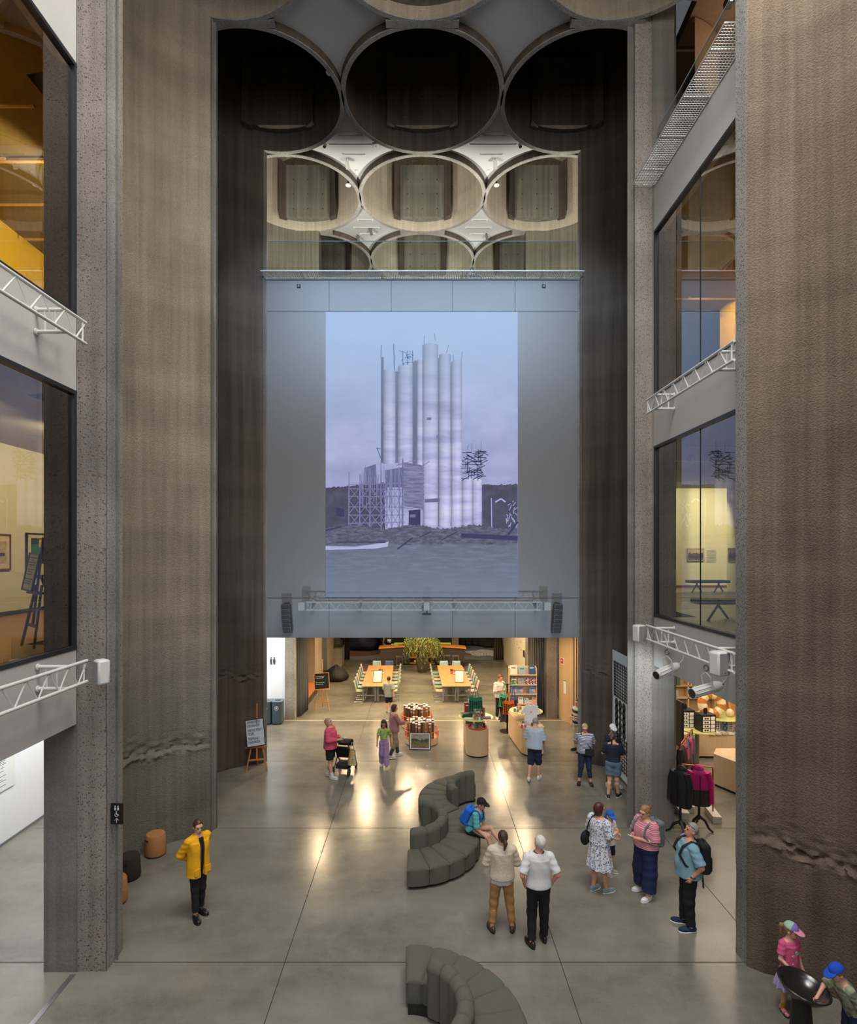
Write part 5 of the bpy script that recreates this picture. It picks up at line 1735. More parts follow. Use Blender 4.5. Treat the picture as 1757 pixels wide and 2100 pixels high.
# ---- modular curved sofas
sofa_m = mat('sofa_wool', (92, 92, 82), 0.95, ns=120, var=0.12, bump=0.35)
def sofa(name, label, arcs, loc):
    t = thing(name, label, 'sofa', loc)
    for (cx, cy, a0, a1, n, b0, b1, nb) in arcs:
        da = (a1 - a0) / n
        r0, r1 = 0.80, 1.55
        def wedge(mb, ra, rb, s0, s1, z0, z1, rad, steps=5):
            prof = [(ra, z0), (ra, z1 - rad)]
            prof += [(ra + rad - rad * math.cos(R(q)), z1 - rad + rad * math.sin(R(q))) for q in (22, 45, 68, 90)]
            prof += [(rb - rad + rad * math.sin(R(q)), z1 - rad + rad * math.cos(R(q))) for q in (0, 22, 45, 68, 90)]
            prof += [(rb, z0)]
            k = len(prof)
            o = len(mb.v)
            for i in range(steps + 1):
                u = i / steps
                ang = R(s0 + (s1 - s0) * u)
                puff = 0.0
                for (r, z) in prof:
                    e = 1 - abs(2 * u - 1) ** 6
                    zz = z - 0.034 * (1 - e) if z > z0 else z
                    rr_ = r + (0.026 * (1 - e) if r == ra else (-0.026 * (1 - e) if r == rb else 0))
                    mb.v.append((cx + rr_ * math.cos(ang), cy + rr_ * math.sin(ang), zz))
            for i in range(steps):
                for q in range(k):
                    q2 = (q + 1) % k
                    mb.f.append((o + i * k + q, o + (i + 1) * k + q, o + (i + 1) * k + q2, o + i * k + q2))
            mb.f.append(tuple(o + q for q in range(k)))
            mb.f.append(tuple(o + steps * k + q for q in range(k))[::-1])
        for i in range(n):
            mb = MB(); wedge(mb, r0, r1, a0 + da * i + 0.15, a0 + da * (i + 1) - 0.15, 0.07, 0.43, 0.075, 8)
            mb.build('seat_segment', sofa_m, t, smooth=50)
        db = (b1 - b0) / nb
        for i in range(nb):
            mb = MB(); wedge(mb, r0 - 0.17, r0 + 0.06, b0 + db * i + 0.15, b0 + db * (i + 1) - 0.15, 0.07, 0.80, 0.11, 8)
            mb.build('backrest_segment', sofa_m, t, smooth=50)
        mb = MB()
        o0 = min(a0, a1) + 2; o1 = max(a0, a1) - 2
        pts = circ(cx, cy, r1 - 0.07, 24, o0, o1) + circ(cx, cy, r0 - 0.1, 24, o1, o0)
        mb.prism(pts, 0.0, 0.075)
        mb.build('plinth', m_black, t, smooth=0)
    return t
sofa('curved_sofa', 'olive grey S-shaped modular sofa in the middle of the floor', [(-0.30, 12.40, -90, 42, 8, -86, 66, 6), (1.45, 14.05, 222, 95, 8, 206, 100, 5)], (0, 0, 0))
sofa('curved_sofa', 'olive grey curved modular sofa at the bottom edge of the photo', [(-0.20, 7.24, 92, -36, 8, 66, -36, 6)], (0, 0, 0))

# ---- cork stools
def stool(lab, loc, col, rz):
    t = thing('cork_stool', lab, 'stool', loc, rz)
    m = mat('cork_%d' % col[0], col, 0.85, ns=70, var=0.22, bump=0.4)
    MB().lathe([(0.0, 0.03), (0.205, 0.03), (0.215, 0.06), (0.196, 0.42), (0.18, 0.45), (0.0, 0.455)], 32).build('body', m, t)
    MB().lathe([(0.0, 0), (0.185, 0), (0.185, 0.03)], 28).build('foot_ring', m_black, t)
    for s in (-1, 1):
        a = R(-90 + s * 9)
        MB().cyl((0.185 * math.cos(a), 0.185 * math.sin(a), 0.36), (0.212 * math.cos(a), 0.212 * math.sin(a), 0.36), 0.018).build('finger_hole', m_dark, t)
stool('light cork stool farthest along the left wall', fl(319, 1752), (178, 122, 74), R(-35))
stool('dark cork stool between the two light ones', fl(265, 1800), (52, 38, 32), 0)
stool('light cork stool half hidden behind the left pillar', fl(236, 1850), (178, 122, 74), R(22))

# ---- easels
wood_e = mat('easel_wood', (176, 116, 66), 0.6, var=0.12, ns=4, stretch=(10, 10, 0.6))
wood_l = mat('easel_wood_light', (206, 146, 84), 0.6, var=0.1, ns=4, stretch=(10, 10, 0.6))
def easel(label, loc, rz, m, ztray, ztop, sc=1.0):
    """front towards -y"""
    t = thing('easel', label, 'easel', loc, rz)
    for s in (-1, 1):
        MB().tube([(s * 0.30 * sc, -0.02, 0), (s * 0.13 * sc, 0.14, ztray + 0.12)], 0.022, 6).build('leg', m, t)
    MB().tube([(0, 0.62 * sc, 0), (0, 0.17, ztray + 0.25)], 0.022, 6).build('leg', m, t)
    MB().tube([(0, 0.05, 0.32), (0, 0.20, ztop)], 0.02, 6).build('mast', m, t)
    MB().box((0, 0.045, 0.34), (0.50 * sc, 0.02, 0.05)).build('crossbar', m, t)
    MB().box((0, 0.085, ztray), (0.62 * sc, 0.07, 0.035)).build('tray', m, t)
    return t
def board(name, label, cat, loc, rz, w, h, mf, mp, tilt=9, roll=0.0):
    t = thing(name, label, cat, loc, rz)
    t.rotation_euler = (R(-tilt), R(roll), rz)
    fr = MB()
    b = 0.025
    fr.box((0, 0, b / 2), (w, 0.03, b)).box((0, 0, h - b / 2), (w, 0.03, b)).box((-w / 2 + b / 2, 0, h / 2), (b, 0.03, h - 2 * b)).box((w / 2 - b / 2, 0, h / 2), (b, 0.03, h - 2 * b))
    fr.build('frame', mf, t, smooth=0)
    MB().box((0, 0.004, h / 2), (w - 2 * b, 0.014, h - 2 * b)).build('sheet', mp, t, smooth=0)
    return t
m_ink = mat('ink_black', (24, 24, 26), 0.7)
eL = fl(526, 1583)
easel('wooden easel with a tour sign against the left silo wall', eL, R(14), wood_e, 0.70, 1.95)
b = board('tour_sign', 'black framed sign for the guided tours meeting point, on the left easel', 'sign', (eL[0] - 0.015, eL[1] + 0.03, 0.73), R(14), 0.54, 0.80, m_black, mat('sign_paper', (190, 198, 208), 0.7), 9, -5)
text('OPPMØTESTED\nOMVISNINGER', 0.105, m_ink, b, (-0.21, -0.012, 0.67), (R(90), 0, 0), sx=0.52)
text('MEETING POINT\nTOURS', 0.105, m_ink, b, (-0.21, -0.012, 0.44), (R(90), 0, 0), sx=0.52)
text('TREFFPUNKT\nFÜHRUNGEN', 0.105, m_ink, b, (-0.21, -0.012, 0.20), (R(90), 0, 0), sx=0.52)
eB = fl(660, 1457)
easel('light wooden easel with a blackboard in the rear hall', eB, R(6), wood_l, 0.82, 2.05)
b = board('blackboard', 'small blackboard with chalk writing on the light easel', 'blackboard', (eB[0], eB[1] + 0.03, 0.85), R(6), 0.62, 0.66, wood_l, mat('slate', (22, 23, 25), 0.8), 9, -3)
chalk = mat('chalk', (224, 224, 220), 0.9)
bw = MB()
for k, (z, w) in enumerate(((0.52, 0.36), (0.46, 0.30), (0.27, 0.34), (0.21, 0.24))):
    x = -0.24
    rq = random.Random(k)
    while x < -0.24 + w:
        l = rq.uniform(0.02, 0.06)
        bw.box((x + l / 2, -0.006, z + rq.uniform(-0.006, 0.006)), (l, 0.002, 0.018)); x += l + 0.015
bw.build('chalk_writing', chalk, b, smooth=0)

# ---- toilet sign on the left pillar
ts = thing('toilet_sign', 'black sign with toilet symbols and an arrow, fixed to the left pillar', 'sign', (-4.72, 8.86, 2.37))
MB().box((0, 0, 0), (0.19, 0.025, 0.325)).build('plate', m_black, ts, bev=0.006)
ic = MB()
def disc(mb, x, z, r, y=-0.0145):
    mb.cyl((x, y, z), (x, y + 0.002, z), r, n=14)
for s in (-1, 1):
    disc(ic, s * 0.022, 0.118, 0.011)
    ic.prism([(s * 0.022 - 0.014, 0.10), (s * 0.022 + 0.014, 0.10), (s * 0.022 + 0.012, 0.055), (s * 0.022 + 0.004, 0.055), (s * 0.022, 0.075), (s * 0.022 - 0.004, 0.055), (s * 0.022 - 0.012, 0.055)], 0, 0.002, Matrix(((1, 0, 0, 0), (0, 0, -1, -0.0125), (0, 1, 0, 0), (0, 0, 0, 1))))
disc(ic, -0.004, 0.036, 0.010)
ic.tube([(-0.004, -0.014, 0.026), (-0.002, -0.014, -0.004), (0.02, -0.014, -0.006), (0.028, -0.014, -0.026)], 0.005, 6)
ic.tube([(-0.004 + 0.024 * math.cos(a), -0.014, -0.014 + 0.024 * math.sin(a)) for a in [R(120 + i * 22) for i in range(12)]], 0.004, 6)
ic.tube([(0, -0.014, -0.135), (0, -0.014, -0.07)], 0.004, 6).tube([(-0.03, -0.014, -0.1), (0, -0.014, -0.068), (0.03, -0.014, -0.1)], 0.004, 6)
ic.build('pictogram', mat('icon_white', (220, 220, 218), 0.6), ts, smooth=0)

# ---- dotted banner by the right silo
bn = thing('banner', 'tall pale blue banner with black dot patterns beside the right pillar', 'banner', (5.62, 15.5, 0))
MB().bx(-0.01, 0.01, -1.4, 1.42, 0.05, 3.55).build('panel', mat('banner_blue', (196, 220, 232), 0.7, var=0.01), bn, smooth=0)
MB().bx(-0.03, 0.03, -1.0, -0.2, 0.0, 0.06).build('foot', m_black, bn, smooth=0)
def dots(y0, y1, z0, z1, ny, nz, r_edge, r_mid):
    dm = MB()
    for i in range(ny):
        for k in range(nz):
            u, v = i / max(1, ny - 1), k / max(1, nz - 1)
            e = max(abs(2 * u - 1), abs(2 * v - 1))
            rr_ = r_mid + (r_edge - r_mid) * e
            yy, zz = y1 + (y0 - y1) * u, z0 + (z1 - z0) * v
            dm.cyl((-0.014, yy, zz), (-0.0105, yy, zz), rr_, n=14)
            if i: dm.bx(-0.0135, -0.0105, yy, yy + (y1 - y0) / max(1, ny - 1), zz - 0.012, zz + 0.012)
            if k: dm.bx(-0.0135, -0.0105, yy - 0.012, yy + 0.012, zz - (z1 - z0) / max(1, nz - 1), zz)
    dm.build('dot_motif', mat('banner_ink', (24, 27, 34), 0.7), bn, smooth=0)
dots(0.15, 1.25, 2.28, 3.22, 9, 12, 0.052, 0.036)
dots(0.45, 1.05, 1.32, 2.08, 3, 5, 0.135, 0.10)
dots(0.1, 1.1, 0.3, 1.15, 7, 9, 0.062, 0.045)
dots(-0.25, -0.15, 1.9, 3.1, 1, 6, 0.11, 0.09)

# ---- black bowl on a pedestal
bo = thing('pedestal_bowl', 'glossy black tilted bowl on a black conical pedestal', 'bowl', (4.86, 7.35, 0))
m_gl = mat('gloss_black', (34, 32, 33), 0.22, spec=0.7)
MB().lathe([(0.0, 0.0), (0.155, 0.0), (0.15, 0.03), (0.105, 0.70), (0.0, 0.70)], 28).build('pedestal', m_black, bo)
Mb = Matrix.Translation((0.0, 0.0, 0.72)) @ Matrix.Rotation(R(11), 4, Vector((0.5, 1, 0)).normalized())
MB().lathe([(0.0, -0.03), (0.12, -0.02), (0.22, 0.04), (0.285, 0.12), (0.305, 0.15), (0.295, 0.16), (0.265, 0.15), (0.235, 0.115), (0.17, 0.06), (0.09, 0.03), (0.0, 0.02)], 40, M=Mb).build('bowl', m_gl, bo)
# ================================================================ THINGS: hall, shop, galleries
oak = m_oak
oak_l = mat('oak_light', (214, 184, 146), 0.55, var=0.07, ns=5, stretch=(8, 8, 0.6))
orange = mat('orange_wire', (226, 98, 52), 0.5)
kraft = mat('kraft_tube', (158, 110, 66), 0.75, var=0.12, ns=12)
capw = mat('tube_cap', (224, 220, 212), 0.6)
paper = mat('paper_white', (226, 226, 222), 0.7, var=0.02)
chrome = mat('chrome', (176, 178, 182), 0.22, metal=0.9)
steel = mat('steel_blue', (120, 126, 132), 0.4, metal=0.5)

# recycling bins
bn_m = mat('bin_blue_grey', (66, 84, 96), 0.45)
for k, (x, lab) in enumerate(((-5.84, 'blue-grey recycling bin at the corridor, left of the pair'), (-5.43, 'blue-grey recycling bin at the corridor, right of the pair'))):
    t = thing('recycling_bin', lab, 'bin', (x, 21.55, 0))
    MB().prism(rrect(-0.19, 0.19, -0.24, 0.24, 0.05 if k == 0 else 0.10), 0.05, 0.84).build('body', bn_m, t)
    MB().prism(rrect(-0.195, 0.195, -0.245, 0.245, 0.06), 0.84, 0.865).build('lid', mat('bin_lid', (96, 112, 122), 0.4), t)
    MB().prism([(q[0], q[1] * (0.35 if k == 0 else 0.8)) for q in circ(0, 0, 0.13, 20)], 0.862, 0.868).build('slot', m_black, t)
    MB().prism(rrect(-0.17, 0.17, -0.2, 0.2, 0.05), 0.0, 0.05).build('foot', m_black, t)
    MB().tube([(0.07 * math.cos(a), -0.247, 0.62 + 0.07 * math.sin(a)) for a in [i * PI / 9 for i in range(18)]], 0.007, 6, closed=True).sphere((0, -0.246, 0.62), (0.035, 0.006, 0.035), 10).build('symbol', paper, t)
# toilet pictogram on corridor wall
o = thing('wall_pictogram', 'pair of small dark toilet figures on the bright corridor wall', 'sign', at(559, 1354, 22.19))
mb = MB()
for s in (-1, 1):
    mb.cyl((s * 0.06, -0.004, 0.09), (s * 0.06, 0.004, 0.09), 0.032, n=12)
    mb.box((s * 0.06, 0, -0.02), (0.085, 0.008, 0.13)); mb.box((s * 0.06 - 0.022, 0, -0.12), (0.03, 0.008, 0.1)); mb.box((s * 0.06 + 0.022, 0, -0.12), (0.03, 0.008, 0.1))
mb.build('figures', mat('picto_dark', (60, 70, 80), 0.7), o, smooth=0)

# curtains
cur_m = mat('curtain_grey', (92, 94, 96), 0.95, var=0.12, ns=6, stretch=(6, 6, 0.2))
cur_b = mat('curtain_brown', (74, 64, 54), 0.95, var=0.12, ns=6, stretch=(6, 6, 0.2))
def curtain(lab, p, q, h, amp, nw, m, tie=None):
    p, q = Vector(p), Vector(q)
    t = thing('curtain', lab, 'curtain', tuple(p))
    d = q - p
    nrm = Vector((-d.y, d.x, 0)).normalized()
    def fn(u, v):
        w = 1.0
        if tie: w = 1 - 0.55 * math.exp(-((v * h - tie) / 0.6) ** 2)
        c = d * (0.5 + (u - 0.5) * w)
        o_ = nrm * (amp * math.sin(u * nw * 2 * PI) + 0.2 * amp * math.sin(v * 7 + u * 30))
        return (c.x + o_.x, c.y + o_.y, 0.03 + v * h)
    MB().sheet(fn, nw * 8, 14 if tie else 6).build('cloth', m, t, solid=0.01, smooth=70)
    MB().tube([(0, 0, h + 0.04), (d.x, d.y, h + 0.04)], 0.02, 6).build('rail', m_black, t)
    if tie:
        c = d * 0.5
        MB().tube([(c.x + 0.20 * math.cos(a), c.y + 0.14 * math.sin(a), tie) for a in [i * PI / 7 for i in range(14)]], 0.025, 6, closed=True).build('tieback', m, t)
curtain('grey curtain beside the left concrete pillar of the rear hall', (-4.84, 22.3, 0), (-4.72, 23.3, 0), 4.0, 0.09, 5, cur_m)
curtain('grey curtain between the left concrete piers, behind the blackboard', (-5.15, 28.3, 0), (-4.98, 29.5, 0), 4.0, 0.08, 5, cur_m)
curtain('grey curtain tied back above the grey cabinet', (-5.05, 33.1, 0), (-4.9, 34.0, 0), 4.0, 0.08, 4, cur_m, tie=1.9)
curtain('brown gathered curtain at the left end of the back alcove', (-4.75, 34.2, 0), (-4.35, 34.3, 0), 4.0, 0.08, 4, cur_b)
curtain('brown gathered curtain tied back beside the white patterned rug', (4.25, 34.2, 0), (4.85, 34.3, 0), 4.0, 0.09, 5, cur_b, tie=1.7)
curtain('dark grey curtain behind the bookshelf, left of the grey pillar', (4.62, 25.2, 0), (4.80, 26.3, 0), 4.0, 0.08, 5, cur_m)
curtain('grey curtain between bookshelf and right concrete pillar', (4.28, 22.5, 0), (4.82, 22.7, 0), 4.0, 0.09, 6, cur_m)

# fire-alarm sign and notice on the timber wall
o = thing('fire_sign', 'small red and white fire point sign on the timber wall', 'sign', (5.36, 21.96, 2.25))
MB().box((0, 0, 0), (0.2, 0.02, 0.26), R(-69)).build('plate', paper, o)
MB().box((-0.012, -0.006, 0.01), (0.15, 0.02, 0.19), R(-69)).build('red_field', mat('fire_red', (200, 40, 38), 0.5), o)
MB().box((-0.02, -0.01, 0.03), (0.06, 0.02, 0.06), R(-69)).build('pictogram', paper, o)
o = thing('notice', 'white paper notice on the timber wall below the fire sign', 'notice', (5.42, 21.8, 1.30))
MB().box((0, 0, 0), (0.16, 0.012, 0.5), R(-69)).build('sheet', paper, o)
MB().box((-0.006, -0.002, 0.24), (0.16, 0.012, 0.03), R(-69)).build('clip', mat('clip_green', (60, 130, 90), 0.5), o)

# bench along the left hall wall
t = thing('wall_bench', 'long low orange-brown bench along the left wall of the hall', 'bench', (-5.0, 25.2, 0))
MB().box((0, 0, 0.40), (0.55, 3.4, 0.08)).build('seat', mat('bench_orange', (178, 104, 56), 0.6, var=0.1), t, bev=0.01)
MB().box((-0.03, 0, 0.18), (0.45, 3.3, 0.36)).build('base', mat('bench_base', (70, 58, 46), 0.8), t)
# cabinet at the back left
t = thing('cabinet', 'grey low cabinet with metal top by the left hall wall', 'cabinet', (-4.75, 32.4, 0))
MB().box((0, 0, 0.58), (0.5, 1.1, 1.05)).build('body', mat('cabinet_grey', (150, 142, 130), 0.5), t)
MB().box((0, 0, 1.12), (0.54, 1.14, 0.04)).build('top', m_alu, t)
for s in (-1, 1):
    d = MB().box((0.255, s * 0.27, 0.58), (0.015, 0.5, 0.96)).build('door', mat('cabinet_door', (136, 128, 118), 0.5), t)
    MB().box((0.27, s * 0.05, 0.7), (0.012, 0.02, 0.16)).build('handle', m_alu, d)
MB().box((0, 0, 0.03), (0.4, 1.0, 0.06)).build('plinth', m_black, t)

def beanbag(lab, loc, r, col, rz=0):
    t = thing('beanbag', lab, 'beanbag', loc, rz)
    m = mat('bean_%d' % col[2], col, 0.7, ns=5, var=0.2, bump=0.4)
    mb = MB()
    n = 28
    prof = [(0.0, 0.0), (0.75, 0.0), (0.98, 0.14), (1.0, 0.35), (0.86, 0.62), (0.6, 0.86), (0.34, 1.02), (0.15, 1.10), (0.0, 1.08)]
    for (q, z) in prof:
        for i in range(n):
            a = 2 * PI * i / n
            k = 1 + 0.06 * math.sin(a * 5 + z * 6) + 0.04 * math.sin(a * 9 - z * 11)
            mb.v.append((q * r * k * math.cos(a), q * r * k * math.sin(a), z * r * (1 + 0.05 * math.sin(a * 3)) if z > 0.01 else 0))
    for i in range(len(prof) - 1):
        for q in range(n):
            mb.f.append((i * n + q, i * n + (q + 1) % n, (i + 1) * n + (q + 1) % n, (i + 1) * n + q))
    mb.build('sack', m, t, smooth=60)
    MB().tube([(0.12 * r, 0, 1.02 * r), (0.1 * r, 0, 1.22 * r), (-0.1 * r, 0, 1.22 * r), (-0.12 * r, 0, 1.02 * r)], 0.025, 6).build('handle', m, t)
beanbag('black beanbag on the floor behind the blackboard easel', (-4.35, 28.9, 0), 0.62, (26, 25, 26))
beanbag('navy beanbag in the dark alcove on the left rug', (-3.9, 38.2, 0.0125), 1.15, (26, 30, 52))
def rug(lab, loc, pts, m, h=0.02):
    o = MB().prism(pts, 0, h).build('rug', m)
    o.location = loc
    tag(o, lab, 'rug')
rug('round terracotta rug in the left alcove', (-4.2, 36.9, 0.0105), circ(0, 0, 1.45, 48), mat('terracotta', (112, 70, 56), 0.95))
rug('white patterned rug with scalloped outline in the right alcove', (4.0, 36.6, 0.0105), [((1.15 + 0.16 * math.sin(5 * a)) * math.cos(a), (1.1 + 0.14 * math.sin(5 * a)) * math.sin(a)) for a in [i * PI / 36 for i in range(72)]], spotted('rug_pattern', (214, 212, 206), (70, 66, 62), 7.0, 0.28))
# dark rounded sofa in right alcove
t = thing('banquette', 'dark curved banquette sofa in the right back alcove', 'sofa', (3.2, 38.4, 0))
dks = mat('sofa_dark', (52, 46, 38), 0.9)
for i in range(6):
    a0, a1 = 150 - i * 24, 150 - (i + 1) * 24 + 1.0
    MB().prism(circ(0, 0, 1.0, 5, a0, a1) + circ(0, 0, 1.75, 5, a1, a0), 0.08, 0.5).build('seat_segment', dks, t, bev=0.05)
    MB().prism(circ(0, 0, 1.68, 5, a0, a1) + circ(0, 0, 1.95, 5, a1, a0), 0.1, 1.25).build('backrest_segment', dks, t, bev=0.06)
MB().prism(circ(0, 0, 1.05, 24, 8, 148) + circ(0, 0, 1.7, 24, 148, 8), 0, 0.09).build('plinth', m_black, t)

# bar counter: two wings and an open shelf bay
bar = thing('bar_counter', 'long curved bar with dark front and orange wooden top in the rear hall', 'counter', (0, 32.3, 0))
top_m = mat('bar_top', (206, 142, 66), 0.4, var=0.1, ns=4, stretch=(1, 8, 1))
frt = mat('bar_front', (62, 54, 46), 0.75)
def bary(x): return 0.55 - 0.75 * (abs(x - 0.0) / 2.5) ** 2 if abs(x) < 2.5 else -0.2
def strip(x0, x1, d0, d1, n=14):
    xs_ = [x0 + (x1 - x0) * i / n for i in range(n + 1)]
    return [(x, bary(x) + d0) for x in xs_] + [(x, bary(x) + d1) for x in xs_[::-1]]
MB().prism(strip(-2.45, 2.45, -0.08, 0.75, 28), 1.02, 1.09).build('worktop', top_m, bar, bev=0.008)
for s in (-1, 1):
    a, b_ = (-2.36, -0.72) if s < 0 else (0.72, 2.36)
    MB().prism(strip(a, b_, 0.0, 0.6), 0.06, 1.02).build('front_panel', frt, bar, smooth=30)
    MB().prism(strip(a + 0.03, b_ - 0.03, 0.04, 0.55), 0, 0.06).build('plinth', m_black, bar)
sh_ = MB().prism(strip(-0.72, 0.72, 0.55, 0.6), 0.06, 1.02)
sh_.build('shelf_back', mat('shelf_inside', (150, 98, 52), 0.6), bar)
for z in (0.06, 0.38, 0.70):
    MB().prism(strip(-0.72, 0.72, 0.0, 0.56), z, z + 0.03).build('shelf', top_m, bar)
for i, (x, z, c) in enumerate(((-0.55, 0.41, (190, 60, 50)), (-0.42, 0.09, (200, 190, 170)), (0.5, 0.41, (60, 100, 150)), (0.58, 0.09, (70, 130, 120)), (0.42, 0.73, (210, 170, 60)))):
    o = MB().box((0, 0, 0.05), (0.12, 0.18, 0.10)).build('shelf_box', mat('sbox_%d' % i, c, 0.7), bev=0.005)
    o.location = (x, 32.3 + bary(x) + 0.25, z + 0.032)
    tag(o, '%s box on the open shelves of the bar, %s' % (('red', 'cream', 'blue', 'teal', 'ochre')[i], ('left middle shelf', 'left bottom shelf', 'right middle shelf', 'right bottom shelf', 'right top shelf')[i]), 'box', 'boxes on the bar shelves')
for i, (x, dy, c, kind) in enumerate(((-1.5, 0.3, (230, 228, 220), 'plate'), (-1.1, 0.25, (60, 50, 44), 'cup'), (-0.75, 0.3, (190, 70, 50), 'cup'), (-1.75, 0.45, (200, 196, 190), 'cup'))):
    loc = (x, 32.3 + bary(x) + dy, 1.092)
    if kind == 'plate':
        o = MB().lathe([(0, 0), (0.08, 0), (0.14, 0.02), (0.135, 0.024), (0.07, 0.006), (0, 0.006)], 20).build('plate', mat('plate_w', c, 0.3))
    else:
        o = MB().lathe([(0, 0), (0.03, 0), (0.04, 0.09), (0.036, 0.09), (0.028, 0.01), (0, 0.01)], 16).build('cup', mat('cup_%d' % i, c, 0.4))
    o.location = loc
    tag(o, ('white plate on the bar in front of the person in black', 'dark cup on the bar, right of the plate', 'red cup on the bar, nearest the tree', 'pale cup on the bar, left of the plate')[i], kind)
# bar stools
def barstool(lab, loc, rz):
    t = thing('bar_stool', lab, 'stool', loc, rz, 'bar stools')
    MB().prism(rrect(-0.19, 0.19, -0.17, 0.17, 0.06), 0.70, 0.735).build('seat', mat('stool_seat', (96, 92, 86), 0.6), t)
    for s in (-1, 1):
        MB().tube([(s * 0.15, -0.14, 0.70), (s * 0.19, -0.19, 0.02), (s * 0.19, 0.19, 0.02), (s * 0.15, 0.14, 0.70)], 0.013, 8).build('leg', chrome, t)
    MB().tube([(-0.185, -0.185, 0.02), (0.185, -0.185, 0.02)], 0.011, 8).tube([(-0.17, -0.165, 0.28), (0.17, -0.165, 0.28)], 0.011, 8).build('footrest', chrome, t)
barstool('bar stool with chrome frame left of the potted tree', fl(819, 1373), R(5))
barstool('bar stool right of the potted tree, left of a pair', (1.37, 31.75, 0), R(-3))
barstool('bar stool at the right end of the bar, right of a pair', (1.83, 31.7, 0), R(4))
t = thing('side_table', 'small round side table behind the plant pot', 'table', (0.48, 31.4, 0))
MB().lathe([(0, 0), (0.2, 0), (0.2, 0.015), (0.02, 0.03), (0.018, 0.70), (0, 0.70)], 20).build('pedestal', chrome, t)
MB().lathe([(0, 0.70), (0.21, 0.70), (0.21, 0.725), (0, 0.725)], 24).build('top', mat('st_top', (120, 112, 100), 0.5), t)

# potted tree
pt = thing('potted_tree', 'leafy weeping tree in a large rough brown pot in front of the bar', 'plant', (0.0, 30.75, 0))
MB().lathe([(0, 0), (0.2, 0), (0.30, 0.25), (0.345, 0.55), (0.31, 0.78), (0.25, 0.88), (0.27, 0.93), (0.23, 0.93), (0.21, 0.86), (0, 0.86)], 28).build('pot', mat('pot_brown', (84, 70, 56), 0.85, ns=14, var=0.3, bump=0.6), pt)
MB().tube([(0, 0, 0.85), (0.03, 0.02, 1.3), (-0.02, 0, 1.7), (0.04, 0.01, 2.3)], [0.05, 0.045, 0.04, 0.02], 8).build('trunk', mat('bark', (80, 62, 44), 0.9), pt)
rl = random.Random(5)
lf = MB(); br = MB(); fr_ = MB()
for i in range(210):
    a = rl.uniform(0, 2 * PI); rad = rl.uniform(0.15, 1.0) ** 0.7 * 1.0
    zt = 2.10 - rad * 0.30 + rl.uniform(-0.35, 0.35)
    e = Vector((rad * math.cos(a), rad * math.sin(a) * 0.9, zt))
    L_ = rl.uniform(0.4, 1.15)
    tip = e + Vector((0.12 * math.cos(a), 0.12 * math.sin(a), -L_))
    if i % 3 == 0: br.tube([(0.03 * math.cos(a), 0.02, rl.uniform(1.6, 2.2)), (e.x * 0.6, e.y * 0.6, zt + 0.1), tuple(e)], 0.008, 4)
    for k in range(26):
        u = k / 26
        c = e.lerp(tip, u) + Vector((rl.uniform(-0.05, 0.05), rl.uniform(-0.05, 0.05), 0))
        b2 = rl.uniform(0, 2 * PI); l = rl.uniform(0.07, 0.13)
        d = Vector((math.cos(b2) * 0.45, math.sin(b2) * 0.45, -0.9)) * l
        w = Vector((-math.sin(b2), math.cos(b2), 0)) * 0.016
        lf.add([tuple(c), tuple(c + d * 0.5 + w), tuple(c + d), tuple(c + d * 0.5 - w)], [(0, 1, 2, 3)])
    if i % 9 == 0: fr_.sphere(tuple(e.lerp(tip, 0.6)), 0.028, 6)
fo = lf.build('foliage', mat('leaf_green', (116, 128, 62), 0.6, ns=3, var=0.4), pt, smooth=0); fo['kind'] = 'stuff'
br.build('branches', mat('bark', (0, 0, 0)), pt)
fr_.build('blossom', mat('blossom_orange', (206, 110, 50), 0.6), pt)

# long tables and chairs
pine = mat('pine_top', (178, 130, 80), 0.5, var=0.16, ns=3, stretch=(7, 0.5, 1))
leg_m = mat('table_leg', (120, 124, 128), 0.5)
def long_table(lab, cx, cy, rz):
    t = thing('long_table', lab, 'table', (cx, cy, 0), rz)
    for s in (-1, 1):
        MB().box((s * 0.315, 0, 0.715), (0.625, 4.5, 0.035)).build('tabletop', pine, t, bev=0.004)
        for y in (-2.1, 0, 2.1):
            for q in (-0.26, 0.26):
                lg = MB().box((s * 0.315 + q, y, 0.385), (0.05, 0.05, 0.62)).build('leg', leg_m, t)
                MB().cyl((s * 0.315 + q - 0.018, y, 0.04), (s * 0.315 + q + 0.018, y, 0.04), 0.04, n=12).build('caster', mat('caster', (60, 90, 110), 0.4), lg)
            MB().box((s * 0.315, y, 0.30), (0.5, 0.035, 0.05)).build('rail', leg_m, t)
            MB().box((s * 0.315, y, 0.67), (0.5, 0.04, 0.05)).build('rail', leg_m, t)
    return t
